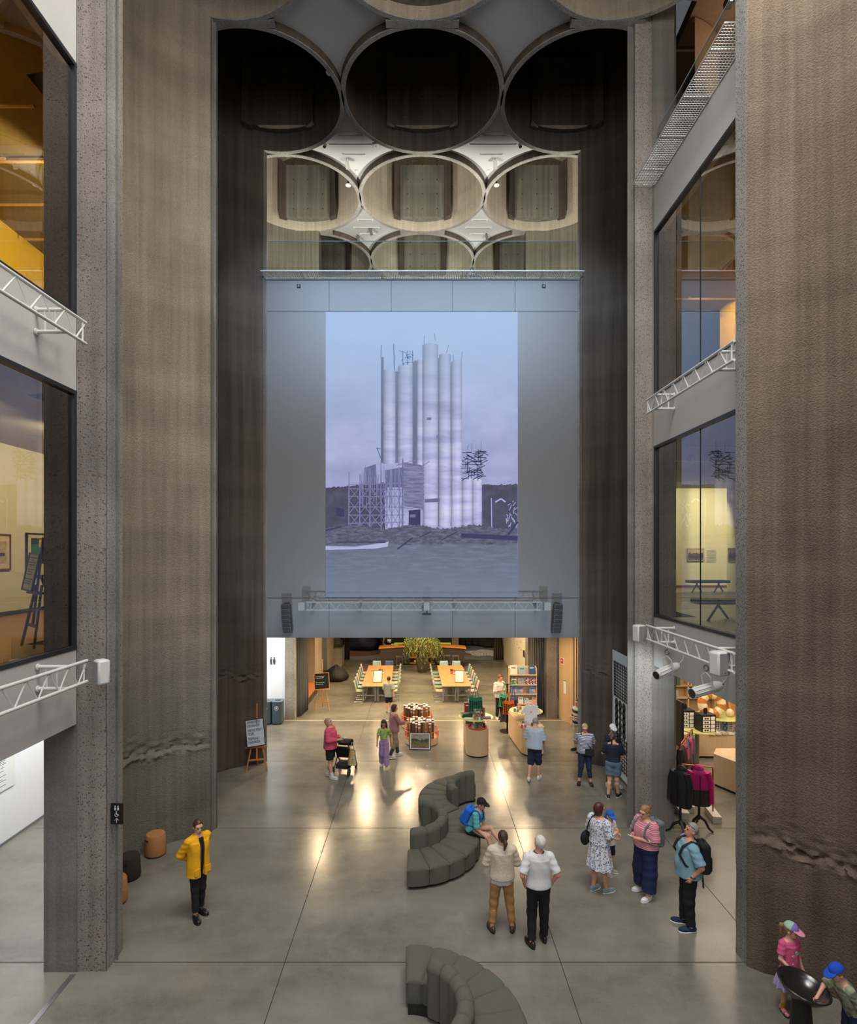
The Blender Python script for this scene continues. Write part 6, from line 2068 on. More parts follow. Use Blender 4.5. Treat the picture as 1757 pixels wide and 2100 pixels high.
def shell(col):
    t = thing('shell_chair', '', 'chair')
    m = mat('shell_%d_%d' % (col[0], col[2]), col, 0.45, var=0.03)
    def fn(u, v):
        x = (u - 0.5) * 0.44 * (1 - 0.12 * abs(2 * v - 1) ** 3)
        if v < 0.52:
            y = 0.22 - v / 0.52 * 0.42; z = 0.45 - 0.02 * math.sin(PI * v / 0.52)
        else:
            w = (v - 0.52) / 0.48; y = -0.20 - 0.10 * w; z = 0.45 + 0.40 * w - 0.02 * (1 - w)
        return (x, y + 0.05 * (2 * u - 1) ** 2 * (1 if v > 0.5 else 0), z + 0.02 * (2 * u - 1) ** 2)
    half = MB(); half.sheet(lambda u, v: fn(u, v * 0.5), 8, 7); half.build('seat', m, t, solid=0.014, smooth=60)
    half = MB(); half.sheet(lambda u, v: fn(u, 0.5 + v * 0.5), 8, 7); half.build('backrest', m, t, solid=0.014, smooth=60)
    for s in (-1, 1):
        MB().tube([(s * 0.17, -0.16, 0.44), (s * 0.19, 0.17, 0.43), (s * 0.21, 0.22, 0.36), (s * 0.21, 0.22, 0.03), (s * 0.21, 0.16, 0.012), (s * 0.21, -0.22, 0.012)], 0.011, 7).build('leg', chrome, t)
    MB().tube([(-0.21, -0.22, 0.012), (0.21, -0.22, 0.012)], 0.011, 7).tube([(-0.17, -0.16, 0.44), (0.17, -0.16, 0.44)], 0.010, 7).build('frame', chrome, t)
    return t
colr = {'pale blue': (146, 176, 184), 'sage green': (150, 164, 132), 'beige': (190, 176, 150), 'blue': (52, 84, 132), 'pale pink': (206, 176, 168)}
protos = {}
def chair(cname, label, loc, rz):
    g_ = 'shell chairs at the long tables'
    if cname not in protos:
        c = shell(colr[cname]); protos[cname] = c
        c.location = loc; c.rotation_euler = (0, 0, rz); c['label'] = label; c['group'] = g_
        return c
    return dup(protos[cname], loc, rz, label, g_)
ordn = ['nearest', 'second', 'third', 'fourth', 'fifth', 'sixth']
for side, cx, cy, rz in (('left', -2.02, 26.65, R(1.6)), ('right', 1.42, 26.65, R(1.2))):
    long_table('long %s pine-topped work table with grey legs on castors' % side, cx, cy, rz)
    ca, sa = math.cos(rz), math.sin(rz)
    for s, sn in ((-1, 'outer' if side == 'left' else 'inner'), (1, 'inner' if side == 'left' else 'outer')):
        for k in range(6):
            yy = -1.85 + k * 0.74
            xx = s * 0.72
            cn = ['sage green', 'beige', 'pale blue', 'sage green', 'pale pink', 'pale blue'][(k * 2 + (s > 0) * 3 + (side == 'right')) % 6]
            chair(cn, '%s chair, %s from the near end, %s side of the %s long table' % (cn, ordn[k].replace('nearest', 'first'), sn, side), (cx + xx * ca - yy * sa, cy + xx * sa + yy * ca, 0), rz + R(90 if s > 0 else -90))
    for k, xx in enumerate((-0.32, 0.32)):
        cn = ('pale blue', 'blue')[k] if side == 'left' else 'pale blue'
        chair(cn, '%s chair at the far end of the %s long table, %s one' % (cn, side, ('left', 'right')[k]), (cx + xx, cy + 2.52, 0), PI)
    # things on the table
    sg_ = thing('table_sign', 'white sheet in a dark frame on a small wooden stand on the %s long table' % side, 'sign', (cx + (0.05 if side == 'left' else 0.2), cy - 1.55, 0.734), R(-4))
    MB().box((0, 0.06, 0.24), (0.40, 0.02, 0.56), M=Matrix.Rotation(R(-22), 4, 'X')).build('frame', m_black, sg_)
    MB().box((0, 0.047, 0.24), (0.36, 0.02, 0.52), M=Matrix.Rotation(R(-22), 4, 'X')).build('sheet', paper, sg_)
    MB().box((0, 0.0, 0.02), (0.36, 0.24, 0.03)).build('stand', wood_e, sg_)
    for k, (dx, dy, c, nm, dn) in enumerate(((0.0, 0.3, (200, 60, 40), 'pencil_box', 'red'), (0.02, 0.9, (40, 36, 34), 'pencil_box', 'black'), (0.08, 0.75, (220, 120, 50), 'crayon_cup', 'orange'), (-0.05, 0.45, (70, 120, 70), 'crayon_cup', 'green'), (0.1, 0.2, (225, 222, 214), 'paper_stack', 'white'))):
        if nm == 'crayon_cup':
            o = MB().lathe([(0, 0), (0.04, 0), (0.045, 0.11), (0.04, 0.11), (0.035, 0.01), (0, 0.01)], 12).build(nm, mat('cc_%d' % c[0], c, 0.6))
        else:
            o = MB().box((0, 0, 0.035), (0.2, 0.16, 0.07 if nm == 'pencil_box' else 0.03)).build(nm, mat('pb_%d' % c[0], c, 0.6), bev=0.004)
        o.location = (cx + dx, cy + dy, 0.735)
        tag(o, '%s %s in the middle of the %s long table' % (dn, nm.replace('_', ' '), side), 'box' if nm == 'pencil_box' else ('cup' if nm == 'crayon_cup' else 'paper'))

# poster tube stands
def tube_stand(lab, cx, cy, which):
    t = thing('tube_stand', lab, 'stand', (cx, cy, 0))
    MB().lathe([(0, 0.03), (0.55, 0.03), (0.55, 0.2), (0, 0.2)], 40).build('drum', oak_l, t)
    MB().lathe([(0, 0), (0.5, 0), (0.5, 0.03)], 32).build('plinth', m_black, t)
    def ring(z, r): return [(r * math.cos(i * PI / 20), r * math.sin(i * PI / 20), z) for i in range(40)]
    MB().tube(ring(0.46, 0.57), 0.013, 6, closed=True).tube(ring(0.24, 0.56), 0.012, 6, closed=True).build('ring', orange, t)
    wm = MB()
    for i in range(56):
        a = 2 * PI * i / 56
        wm.tube([(0.56 * math.cos(a), 0.56 * math.sin(a), 0.2), (0.57 * math.cos(a), 0.57 * math.sin(a), 0.46)], 0.004, 4)
    wm.tube(ring(0.35, 0.565), 0.005, 4, closed=True)
    wm.build('wire', orange, t)
    return t
tp = None
rt = random.Random(11)
kr2 = striped('tube_labelled', (158, 110, 66), (206, 200, 190), 2.2, width=0.86)
kr3 = mat('kraft_dark', (96, 74, 46), 0.8, var=0.15)
protot = []
for which, cx, cy in (('rear', -0.21, 21.15), ('front', -0.02, 19.35)):
    tube_stand('round low %s stand with orange wire rim holding poster tubes' % which, cx, cy, which)
    spots = []
    for gx in range(-5, 6):
        for gy in range(-5, 6):
            x, y = gx * 0.092, gy * 0.10
            if math.hypot(x, y) < 0.47 and rt.random() < 0.72 and (abs(gx) not in (2,) or gy % 2):
                spots.append((x, y))
    spots.sort(key=lambda q: q[1])
    for k, (x, y) in enumerate(spots):
        lab = 'brown cardboard poster tube with white cap in the %s tube stand' % which
        loc = (cx + x + rt.uniform(-0.01, 0.01), cy + y, 0.202)
        if len(protot) < 3:
            hgt = (0.50, 0.56, 0.53)[len(protot)]
            t = thing('poster_tube', lab, 'tube', loc, 0, 'poster tubes in the %s stand' % which)
            MB().cyl((0, 0, 0), (0, 0, hgt), 0.038, n=12).build('tube', (kr2, kraft, kr3)[len(protot)], t)
            MB().box((0, 0, hgt + 0.014), (0.078, 0.078, 0.03)).build('cap', capw, t, bev=0.005)
            protot.append(t)
        else:
            dup(rt.choice(protot), loc, rt.uniform(-0.3, 0.3), lab, 'poster tubes in the %s stand' % which)
# framed landscape leaning on the front stand
def landscape(name, label, loc, rz, w, h, tilt, mf, cols, mount=0.03, cat='picture'):
    t = thing(name, label, cat, loc)
    t.rotation_euler = (R(-tilt), 0, rz)
    fr = MB(); b = 0.022
    fr.box((0, 0, b / 2), (w, 0.03, b)).box((0, 0, h - b / 2), (w, 0.03, b)).box((-w / 2 + b / 2, 0, h / 2), (b, 0.03, h - 2 * b)).box((w / 2 - b / 2, 0, h / 2), (b, 0.03, h - 2 * b))
    fr.build('frame', mf, t, smooth=0)
    MB().box((0, 0.006, h / 2), (w - 2 * b, 0.01, h - 2 * b)).build('mount', paper, t, smooth=0)
    iw, ih = w - 2 * b - 2 * mount, h - 2 * b - 2 * mount
    MB().box((0, 0, h / 2), (iw, 0.004, ih)).build('sky_area', mat(label[:12] + 'sky', cols[0], 0.6, ns=6, var=0.2), t, smooth=0)
    rp = random.Random(len(label))
    for i, (c, base, amp) in enumerate(((cols[1], 0.62, 0.10), (cols[2], 0.42, 0.08), (cols[3], 0.16, 0.05))):
        n = 16
        pts = [(-iw / 2, -ih / 2)] + [(-iw / 2 + iw * k / n, -ih / 2 + ih * (base + rp.uniform(-amp, amp) + 0.12 * abs(k / n - 0.5))) for k in range(n + 1)] + [(iw / 2, -ih / 2)]
        mb = MB().add([(x, -0.003 - 0.001 * i, h / 2 + z) for x, z in pts], [tuple(range(len(pts)))])
        mb.build('painted_ground', mat(label[:12] + 'g%d' % i, c, 0.7, ns=16, var=0.45), t, smooth=0)
    return t
landscape('framed_picture', 'framed print of a wooded garden landscape leaning on the front tube stand', (-0.08, 18.62, 0.0), R(-3), 0.70, 0.55, 14, m_black, ((150, 146, 132), (70, 82, 62), (104, 108, 64), (140, 104, 78)), 0.035)

# display counters
def counter(lab, x0, x1, y0, y1, rz=0.0):
    cx, w = (x0 + x1) / 2, x1 - x0
    t = thing('display_counter', lab, 'counter', (cx, y0, 0), rz)
    r = w / 2
    pts = circ(0, r, r, 24, 180, 360) + [(r, y1 - y0), (-r, y1 - y0)]
    MB().prism(pts, 0.05, 0.84).build('body', oak_l, t, smooth=30)
    MB().prism([(x * 1.01, y) for x, y in pts], 0.84, 0.86).build('top', mat('counter_top', (206, 178, 142), 0.5), t, smooth=30)
    MB().prism([(x * 0.93, y * 0.98 + 0.03) for x, y in pts], 0, 0.05).build('plinth', m_black, t, smooth=30)
    return t
counter('oak display counter with rounded front in the middle of the shop floor', 1.38, 2.10, 17.85, 19.3)
counter('oak display counter with rounded front and T-shirt, nearer the bookshelf', 3.16, 3.90, 17.95, 20.1, R(4))
m_tray = mat('tray_yellow', (206, 204, 130), 0.25)
def tray(lab, cx, cy, z, r, h0):
    t = thing('display_tray', lab, 'tray', (cx, cy, z))
    MB().lathe([(0, 0), (r, 0), (r, 0.014), (0, 0.014)], 48).build('disc', m_tray, t)
    MB().cyl((0, 0, -h0), (0, 0, 0), 0.03).build('post', m_alu, t)
    return t
T1 = (1.72, 18.45, 1.12)
tray('round yellow glass tray above the middle counter', T1[0], T1[1], T1[2], 0.56, 0.255)
T2 = (3.46, 19.15, 1.12)
tray('oval yellow tray above the right counter with the T-shirt', T2[0], T2[1], T2[2], 0.55, 0.255)
o = MB().lathe([(0, 0), (0.30, 0), (0.31, 0.04), (0.27, 0.04), (0.26, 0.015), (0, 0.015)], 32).build('round_tray', mat('tray_orange', (214, 84, 52), 0.5))
o.location = (1.74, 18.17, 0.862); tag(o, 'orange round tray on the front of the middle counter', 'tray')

def book(lab, loc, size, col, rz=0, lean=0, spine=None, group=None, motif=None, name='book', cat='book'):
    w, d, h = size
    t = thing(name, lab, cat, loc, rz, group)
    t.rotation_euler = (R(-lean), 0, rz)
    m = motif or mat('bk_%d_%d_%d' % col, col, 0.6, var=0.08, ns=20)
    MB().box((0, 0, h / 2), (w, d, h)).build('cover', m, t)
    if lean or d < w and h > d * 2:
        MB().box((0.002, 0, h / 2), (w * 0.98, d * 0.8, h + 0.003)).build('pages', paper, t)
        MB().box((0, -d / 2 - 0.001, h * 0.72), (w * 0.6, 0.003, h * 0.08)).build('title', mat('title_ink', (60, 60, 64), 0.7) if sum(col) > 380 else paper, t)
    else:
        MB().box((0, 0, h / 2), (w * 1.004, d * 0.98, h * 0.7)).build('pages', paper, t)
    return t
gcover = spotted('green_cover', (62, 108, 84), (170, 176, 140), 16, 0.3, 0.5, second=(190, 90, 60))
book('green picture-cover book upright at the front of the yellow tray', (T1[0] + 0.03, T1[1] - 0.33, T1[2] + 0.014), (0.24, 0.03, 0.32), (62, 108, 84), 0, 8, motif=gcover)
book('green picture-cover book upright in the orange round tray', (1.78, 18.05, 0.88), (0.26, 0.03, 0.34), (62, 108, 84), 0, 10, motif=gcover)
for k, c in enumerate(((34, 66, 62), (44, 78, 72), (30, 60, 58))):
    book('dark green hardback lying on the left of the yellow tray, %s of three' % ('bottom', 'middle', 'top')[k], (T1[0] - 0.30, T1[1] + 0.02, T1[2] + 0.015 + k * 0.034), (0.34, 0.26, 0.033), c, R(8 + k * 3))
book('pale printed booklet lying at the front of the yellow tray', (T1[0] - 0.24, T1[1] - 0.30, T1[2] + 0.015), (0.28, 0.2, 0.03), (196, 200, 176), R(-4))
book('purple and yellow box lying on the right of the yellow tray', (T1[0] + 0.33, T1[1] - 0.18, T1[2] + 0.015), (0.26, 0.16, 0.04), (110, 70, 120), R(4), name='card_box', cat='box')
book('red hardback standing at the back of the yellow tray', (T1[0] - 0.24, T1[1] + 0.36, T1[2] + 0.015), (0.20, 0.05, 0.36), (150, 40, 48), R(10), 5)
book('pale blue book standing behind the green bag', (T1[0] - 0.08, T1[1] + 0.44, T1[2] + 0.015), (0.28, 0.04, 0.42), (176, 190, 190), 0, 5)
def cup_of(lab, loc, col, n, pc, h=0.2):
    t = thing('pencil_cup', lab, 'cup', loc)
    MB().lathe([(0, 0), (0.05, 0), (0.05, 0.12), (0.044, 0.12), (0.044, 0.01), (0, 0.01)], 16).build('cup', mat('pc_%d' % col[0], col, 0.3), t)
    q = MB(); rq = random.Random(n)
    for i in range(n):
        a = rq.uniform(0, 6.28); q.tube([(0.02 * math.cos(a), 0.02 * math.sin(a), 0.015), (0.045 * math.cos(a), 0.045 * math.sin(a), h)], 0.006, 5)
    q.build('pencils', mat('pn_%d' % pc[0], pc, 0.6), t)
cup_of('black cup of brushes on the yellow tray', (T1[0] + 0.16, T1[1] - 0.14, T1[2] + 0.015), (30, 28, 28), 12, (60, 44, 34), 0.24)
cup_of('clear cup of brown pencils on the right of the yellow tray', (T1[0] + 0.26, T1[1] + 0.06, T1[2] + 0.015), (150, 120, 80), 16, (130, 90, 56), 0.27)
cup_of('brown tumbler of pens in the orange round tray', (1.94, 18.16, 0.88), (90, 60, 40), 10, (70, 60, 50), 0.18)
o = MB().lathe([(0, 0), (0.06, 0), (0.06, 0.11), (0, 0.115)], 18).build('tin', mat('tin_teal', (150, 190, 190), 0.35)); o.location = (1.60, 18.08, 0.88); tag(o, 'pale teal tin in the orange round tray', 'tin')
o = MB().box((0, 0, 0.06), (0.24, 0.3, 0.12)).build('card_box', mat('box_grey', (180, 176, 168), 0.7), bev=0.004); o.location = (1.52, 18.75, 0.862); tag(o, 'grey box on the left back of the middle counter', 'box')
o = MB().box((0, 0, 0.06), (0.06, 0.05, 0.10)).build('price_stand', paper, bev=0.003); o.location = (T1[0] + 0.07, T1[1] - 0.45, T1[2] + 0.0); tag(o, 'small white price stand on the front edge of the yellow tray', 'sign')

# tote bags
def tote(lab, loc, rz, col, w=0.36, h=0.40, strap=0.28, dots_=True, cat='bag'):
    t = thing('tote_bag', lab, cat, loc, rz)
    m = mat('tote_%d_%d' % (col[0], col[1]), col, 0.85, bump=0.2)
    def side(s):
        def fn(u, v):
            x = (u - 0.5) * w * (1 - 0.14 * v) ; b = 0.05 * math.sin(PI * u) * (1 - 0.7 * v) * s
            return (x, b, -strap - h + v * h + 0.015 * math.sin(u * 9))
        return fn
    MB().sheet(side(-1), 10, 8).sheet(side(1), 10, 8).build('bag_body', m, t, smooth=60)
    for s in (-1, 1):
        MB().tube([(-w * 0.25, s * 0.01, -strap - 0.02), (-0.015, s * 0.01, -0.02), (0.0, s * 0.012, 0.0), (0.015, s * 0.01, -0.02), (w * 0.25, s * 0.01, -strap - 0.02)], 0.010, 5).build('handle', m, t)
    if dots_:
        d = MB()
        for i in range(6):
            for k in range(6):
                u, v = 0.12 + i * 0.152, 0.10 + k * 0.12
                p = side(-1)(u, v)
                d.cyl((p[0], p[1] - 0.006, p[2]), (p[0], p[1] + 0.001, p[2]), 0.027 if (abs(i - 2.5) > 1 or abs(k - 2.5) > 1) else 0.021, n=10)
        d.build('dot_print', m_ink, t)
    return t
gs = thing('bag_hanger', 'thin metal hanger pole behind the yellow tray holding the dark green bag', 'stand', (T1[0] + 0.0, T1[1] + 0.20, T1[2] + 0.014))
MB().tube([(0, 0, 0), (0, 0, 0.92), (0, -0.14, 0.94)], 0.010, 8).build('pole', m_alu, gs)
MB().cyl((0, 0, 0), (0, 0, 0.012), 0.08).build('foot', m_alu, gs)
tote('dark green tote bag with black dots hanging above the yellow tray', (T1[0] + 0.0, T1[1] + 0.07, T1[2] + 0.95), 0, (26, 128, 92), 0.48, 0.46, 0.34)
BS = fl(1040, 1500)
st = thing('bag_stand', 'black pole stand with round foot, hung with coloured bags', 'stand', BS)
MB().cyl((0, 0, 0), (0, 0, 0.02), 0.27, n=28).build('foot', m_black, st)
MB().cyl((0, 0, 0.02), (0, 0, 1.72), 0.03).build('pole', m_black, st)
for k in range(4):
    a = R(45 + 90 * k)
    MB().tube([(0, 0, 1.66), (0.16 * math.cos(a), 0.16 * math.sin(a), 1.70), (0.19 * math.cos(a), 0.19 * math.sin(a), 1.74)], 0.01, 6).build('hook', m_black, st)
tote('mint green tote bag with black dots on the bag stand', (BS[0] - 0.14, BS[1] - 0.16, 1.70), R(-18), (96, 214, 152), 0.38, 0.44, 0.34)
tote('orange tote bag with black dots on the bag stand', (BS[0] + 0.02, BS[1] - 0.22, 1.50), R(6), (255, 122, 52), 0.44, 0.48, 0.34)
tote('blue tote bag with black dots on the bag stand', (BS[0] + 0.20, BS[1] - 0.1, 1.66), R(24), (66, 110, 180), 0.32, 0.42, 0.42)
tb = thing('fabric_bundle', 'bunch of black frilled fabric bags at the bottom of the bag stand', 'bag', (BS[0] + 0.02, BS[1], 0.40))
MB().sheet(lambda u, v: ((0.13 + 0.19 * (1 - v) + 0.035 * math.sin(u * 2 * PI * 9)) * math.cos(u * 2 * PI), (0.13 + 0.16 * (1 - v) + 0.035 * math.sin(u * 2 * PI * 9)) * math.sin(u * 2 * PI), v * 0.42 + 0.02 * math.sin(u * 40)), 72, 5).build('cloth', m_black, tb)

# T-shirt and goods on the right counter
ts_ = thing('hanging_tshirt', 'white T-shirt on a hanger in front of the oval yellow tray', 'T-shirt', (3.50, 18.5, 1.18))
MB().tube([(-0.2, 0, 0.24), (0, 0, 0.33), (0.2, 0, 0.24)], 0.009, 6).tube([(0, 0, 0.33), (0, 0, 0.38), (0.02, 0, 0.41)], 0.005, 6).build('hanger', chrome, ts_)
out = [(-0.08, 0.32), (-0.19, 0.28), (-0.34, 0.06), (-0.26, 0.0), (-0.20, 0.08), (-0.21, -0.32), (0.21, -0.32), (0.20, 0.08), (0.26, 0.0), (0.34, 0.06), (0.19, 0.28), (0.08, 0.32), (0.0, 0.285)]
MB().prism(out, -0.02, 0.02, Matrix.Rotation(R(90), 4, 'X')).build('shirt', mat('shirt_white', (226, 226, 226), 0.85, var=0.03), ts_, bev=0.012)
MB().cyl((0.0, -0.028, 0.09), (0.0, -0.019, 0.09), 0.025, n=10).build('print', mat('print_orange', (230, 150, 50), 0.7), ts_)
MB().tube([(0, 0.02, -0.30), (0, 0.02, 0.33)], 0.008, 6).build('stand', chrome, ts_)
rk = random.Random(4)
wraps = [((86, 140, 130), 'teal'), ((210, 90, 60), 'red'), ((230, 190, 70), 'yellow'), ((70, 170, 190), 'turquoise'), ((236, 130, 60), 'orange'), ((200, 90, 120), 'pink'), ((90, 70, 130), 'violet'), ((120, 190, 140), 'mint')]
spots = [(-0.34, -0.1, T2[2] + 0.014), (-0.2, 0.18, T2[2] + 0.014), (0.28, -0.05, T2[2] + 0.014), (0.36, 0.2, T2[2] + 0.014), (0.18, 0.25, T2[2] + 0.014), (-0.25, -0.95, 0.862), (0.12, -0.8, 0.862), (0.22, -0.55, 0.862)]
for k, ((c, cn), (dx, dy, z)) in enumerate(zip(wraps, spots)):
    o = thing('gift_pack', '%s gift pack %s, %s' % (cn, 'on the oval yellow tray' if z > 1 else 'on top of the right counter', ('left edge', 'left back', 'right front', 'right edge', 'right back', 'front left', 'front middle', 'front right')[k]), 'box', (T2[0] + dx, T2[1] + dy, z), rk.uniform(-0.3, 0.3))
    MB().box((0, 0, 0.05), (0.17, 0.11, 0.10)).build('box', mat('gp_' + cn, c, 0.5), o, bev=0.005)
    MB().box((0, 0, 0.05), (0.03, 0.114, 0.104)).build('band', paper, o)
for k in range(6):
    o = MB().box((0, 0, 0.06), (0.012, 0.14, 0.12)).build('greeting_card', mat('card_%d' % (k % 2), ((92, 140, 128), (220, 214, 200))[k % 2], 0.6))
    o.location = (T2[0] - 0.10 + k * 0.028, T2[1] - 0.05, T2[2] + 0.015); tag(o, 'card in the row of teal and white cards on the oval yellow tray', 'card', 'cards on the oval tray')
    o = MB().box((0, 0, 0.06), (0.012, 0.14, 0.12)).build('greeting_card', mat('card_%d' % (k % 2), (0, 0, 0), 0.6))
    o.location = (T2[0] - 0.22 + k * 0.035, T2[1] - 0.6, 0.863); tag(o, 'card in the row of teal and white cards on top of the right counter', 'card', 'cards on the right counter')
o = MB().box((0, 0, 0.005), (0.3, 0.4, 0.008)).build('paper_sheet', paper); o.location = (3.46, 18.75, 0.862); o.rotation_euler = (0, 0, 0.1); tag(o, 'white sheet of paper lying on the right counter', 'paper')

# bookshelf
bsf = thing('bookshelf', 'tall oak display shelf with front-facing books beside the grey curtain', 'bookshelf', (3.85, 22.0, 0), 0)
MB().box((0, 0.12, 1.02), (1.06, 0.03, 2.04)).build('back_panel', oak_l, bsf)
zsh = [0.22, 0.60, 0.98, 1.34, 1.72]
for z in zsh:
    s_ = MB().box((0, 0.0, z), (1.06, 0.22, 0.025)).build('shelf', oak_l, bsf)
    MB().box((0, -0.11, z + 0.022), (1.06, 0.012, 0.04)).build('lip', oak_l, s_)
for s in (-1, 1):
    MB().box((s * 0.52, 0.02, 1.0), (0.025, 0.2, 2.0)).build('side_panel', oak_l, bsf)
MB().box((0, 0.05, 0.05), (1.0, 0.16, 0.10)).build('plinth', m_black, bsf)
bridge = spotted('cover_garden', (60, 120, 90), (150, 200, 170), 12, 0.3, 0.5, second=(200, 120, 90))
multi = spotted('cover_multi', (40, 50, 110), (220, 220, 214), 18, 0.34, 0.5, second=(200, 60, 50))
rocky = spotted('cover_blueorange', (96, 150, 200), (222, 150, 110), 7, 0.36, 0.5)
grid_ = spotted('cover_grid', (222, 222, 218), (30, 30, 32), 26, 0.3, 0.6)
rows = [
    (4, [(-0.36, 0.27, 0.36, (214, 210, 200), None, 'white text cover'), (-0.03, 0.27, 0.32, (140, 168, 176), None, 'grey-blue cover with a dark band'), (0.34, 0.24, 0.36, (44, 78, 130), None, 'dark blue cover')]),
    (3, [(-0.34, 0.27, 0.28, (60, 120, 90), bridge, 'green garden cover'), (-0.08, 0.22, 0.25, (150, 150, 150), None, 'grey cover with a blue square'), (0.16, 0.22, 0.25, (40, 50, 110), multi, 'dark multicoloured cover, left one'), (0.40, 0.22, 0.25, (40, 50, 110), multi, 'dark multicoloured cover, right one')]),
    (2, [(-0.36, 0.23, 0.27, (96, 150, 200), rocky, 'blue and orange cover, left end'), (-0.12, 0.23, 0.27, (96, 150, 200), rocky, 'blue and orange cover, second'), (0.36, 0.24, 0.28, (96, 150, 200), rocky, 'blue and orange cover, right end')]),
    (1, [(-0.38, 0.2, 0.25, (214, 208, 198), None, 'off-white cover'), (-0.08, 0.2, 0.27, (222, 220, 214), None, 'white cover with pale print'), (0.13, 0.17, 0.22, (222, 222, 218), grid_, 'black and white dotted cover'), (0.28, 0.12, 0.15, (216, 212, 204), None, 'small white cover'), (0.42, 0.16, 0.27, (222, 160, 140), None, 'salmon pink cover')]),
    (0, [(-0.3, 0.13, 0.16, (216, 212, 204), None, 'small white cover, left'), (-0.1, 0.2, 0.26, (220, 218, 210), None, 'plain white cover'), (0.13, 0.18, 0.22, (70, 130, 170), None, 'blue picture cover'), (0.40, 0.18, 0.24, (206, 160, 190), None, 'pink-lilac cover')]),
]
nm_ = ['bottom', 'second lowest', 'middle', 'second highest', 'top']
for r_i, items in rows:
    for (x, w, h, c, mm, dsc) in items:
        book('book with %s on the %s level of the bookshelf' % (dsc, nm_[r_i]), (3.85 + x, 21.94, zsh[r_i] + 0.014), (w, 0.025, h), c, 0, 9, motif=mm, group='books on the display shelf')

# small wall stickers on the pale right wall, and a dark lidded bin
o = thing('wall_sticker', 'cluster of small coloured marks on the pale right hall wall', 'sticker', (4.85, 29.3, 2.2))
for k, (c, n) in enumerate((((200, 120, 60), 9), ((70, 110, 160), 6), ((190, 80, 90), 7), ((60, 60, 60), 10))):
    mb = MB(); rq = random.Random(k + 20)
    for i in range(n):
        mb.box((0, rq.uniform(-1.2, 1.2), rq.uniform(-0.7, 0.9)), (0.006, 0.06, 0.05))
    mb.build('mark', mat('mark_%d' % k, c, 0.8), o, smooth=0)
for k, (y, z) in enumerate(((33.6, 2.3), (33.6, 1.7), (27.3, 1.6))):
    o = MB().box((0, 0, 0), (0.05, 0.18, 0.32)).build('wall_panel_switch', m_black, bev=0.01); o.location = (4.83, y, z)
    tag(o, 'small black device on the pale right hall wall, %s' % ('upper far one', 'lower far one', 'near one')[k], 'device')
t = thing('printer', 'grey and black printer behind the bookshelf', 'printer', (4.2, 26.0, 0))
MB().box((0, 0, 0.45), (0.5, 0.5, 0.9)).build('stand', mat('printer_stand', (120, 116, 110), 0.6), t, bev=0.01)
MB().box((0, 0, 1.03), (0.6, 0.5, 0.25)).build('body', m_black, t, bev=0.04)
MB().box((0, 0.05, 1.165), (0.4, 0.3, 0.02)).build('lid', mat('printer_lid', (150, 146, 138), 0.5), t)
for i, (x, y) in enumerate(((693, 1304), (728, 1304), (867, 1303), (921, 1303), (1038, 1302))):
    q = at(x, y + 2, 17.98)
    o = thing('downlight', 'small downlight at the lower edge of the white wall, %s from the left' % ('first', 'second', 'third', 'fourth', 'fifth')[i], 'lamp', q)
    MB().cyl((0, 0, 0.0), (0, 0, 0.14), 0.05, n=14).build('housing', m_whitem, o)
    MB().cyl((0, 0, -0.012), (0, 0, 0.0), 0.042, n=14).build('lens', mat('lamp_glow', (200, 226, 240), 0.3, emit=1.2), o)

# ---------------------------------------------------------------- gallery behind the left panes
eG = (-6.28, 9.15, 4.9)
easel('brown easel behind the lower left pane', eG, R(-38), mat('easel_brown', (120, 74, 44), 0.6), 0.86, 1.75, 0.9)
b = board('gallery_sign', 'black framed text sheet on the easel behind the lower left pane', 'sign', (eG[0] - 0.05, eG[1] + 0.02, 5.79), R(-38), 0.44, 0.62, m_black, paper, 10, 3)
tl = MB()
rq = random.Random(2)
for k in range(12):
    z = 0.54 - k * 0.038
    if k in (4, 8): continue
    tl.box((-0.18 + rq.uniform(0.22, 0.34) / 2, -0.006, z), (rq.uniform(0.2, 0.34), 0.002, 0.01))
tl.build('text_lines', m_ink, b, smooth=0)
def wallpic(name, lab, x, y, z, w, h, mf, mm, art, face):
    """hung on a wall whose surface has normal face (+1: +x, -1: -x, 0: -y)"""
    t = thing(name, lab, 'picture', (x, y, z), {1: R(90), -1: R(-90), 0: 0}[face])
    fr = MB(); b_ = 0.04
    fr.box((0, 0, h / 2 - b_ / 2), (w, 0.04, b_)).box((0, 0, -h / 2 + b_ / 2), (w, 0.04, b_)).box((-w / 2 + b_ / 2, 0, 0), (b_, 0.04, h - 2 * b_)).box((w / 2 - b_ / 2, 0, 0), (b_, 0.04, h - 2 * b_))
    fr.build('frame', mf, t, smooth=0)
    MB().box((0, 0.004, 0), (w - 2 * b_, 0.02, h - 2 * b_)).build('mount', mm, t, smooth=0)
    for k, (dx, dz, ww, hh, c) in enumerate(art):
        MB().box((dx, -0.008 - 0.001 * k, dz), (ww, 0.006, hh)).build('artwork', mat('art_%d_%d_%d' % c, c, 0.7, ns=8, var=0.25), t, smooth=0)
    return t
cream = mat('mount_cream', (214, 198, 158), 0.8)
wallpic('framed_print', 'brown framed print with a cream mount on the lower left gallery wall', -9.92, 13.45, 6.42, 0.7, 0.86, mat('frame_brown', (110, 66, 40), 0.5), cream, ((0, 0, 0.42, 0.52, (190, 168, 128)), (0.05, -0.06, 0.2, 0.08, (70, 58, 50))), 1)
wallpic('framed_painting', 'dark framed abstract painting behind the brown easel', -9.92, 14.75, 6.35, 0.8, 1.12, m_black, cream, ((0.02, 0.1, 0.5, 0.66, (36, 34, 36)), (-0.06, 0.12, 0.34, 0.30, (36, 110, 58)), (0.12, 0.3, 0.12, 0.2, (190, 170, 100))), 1)
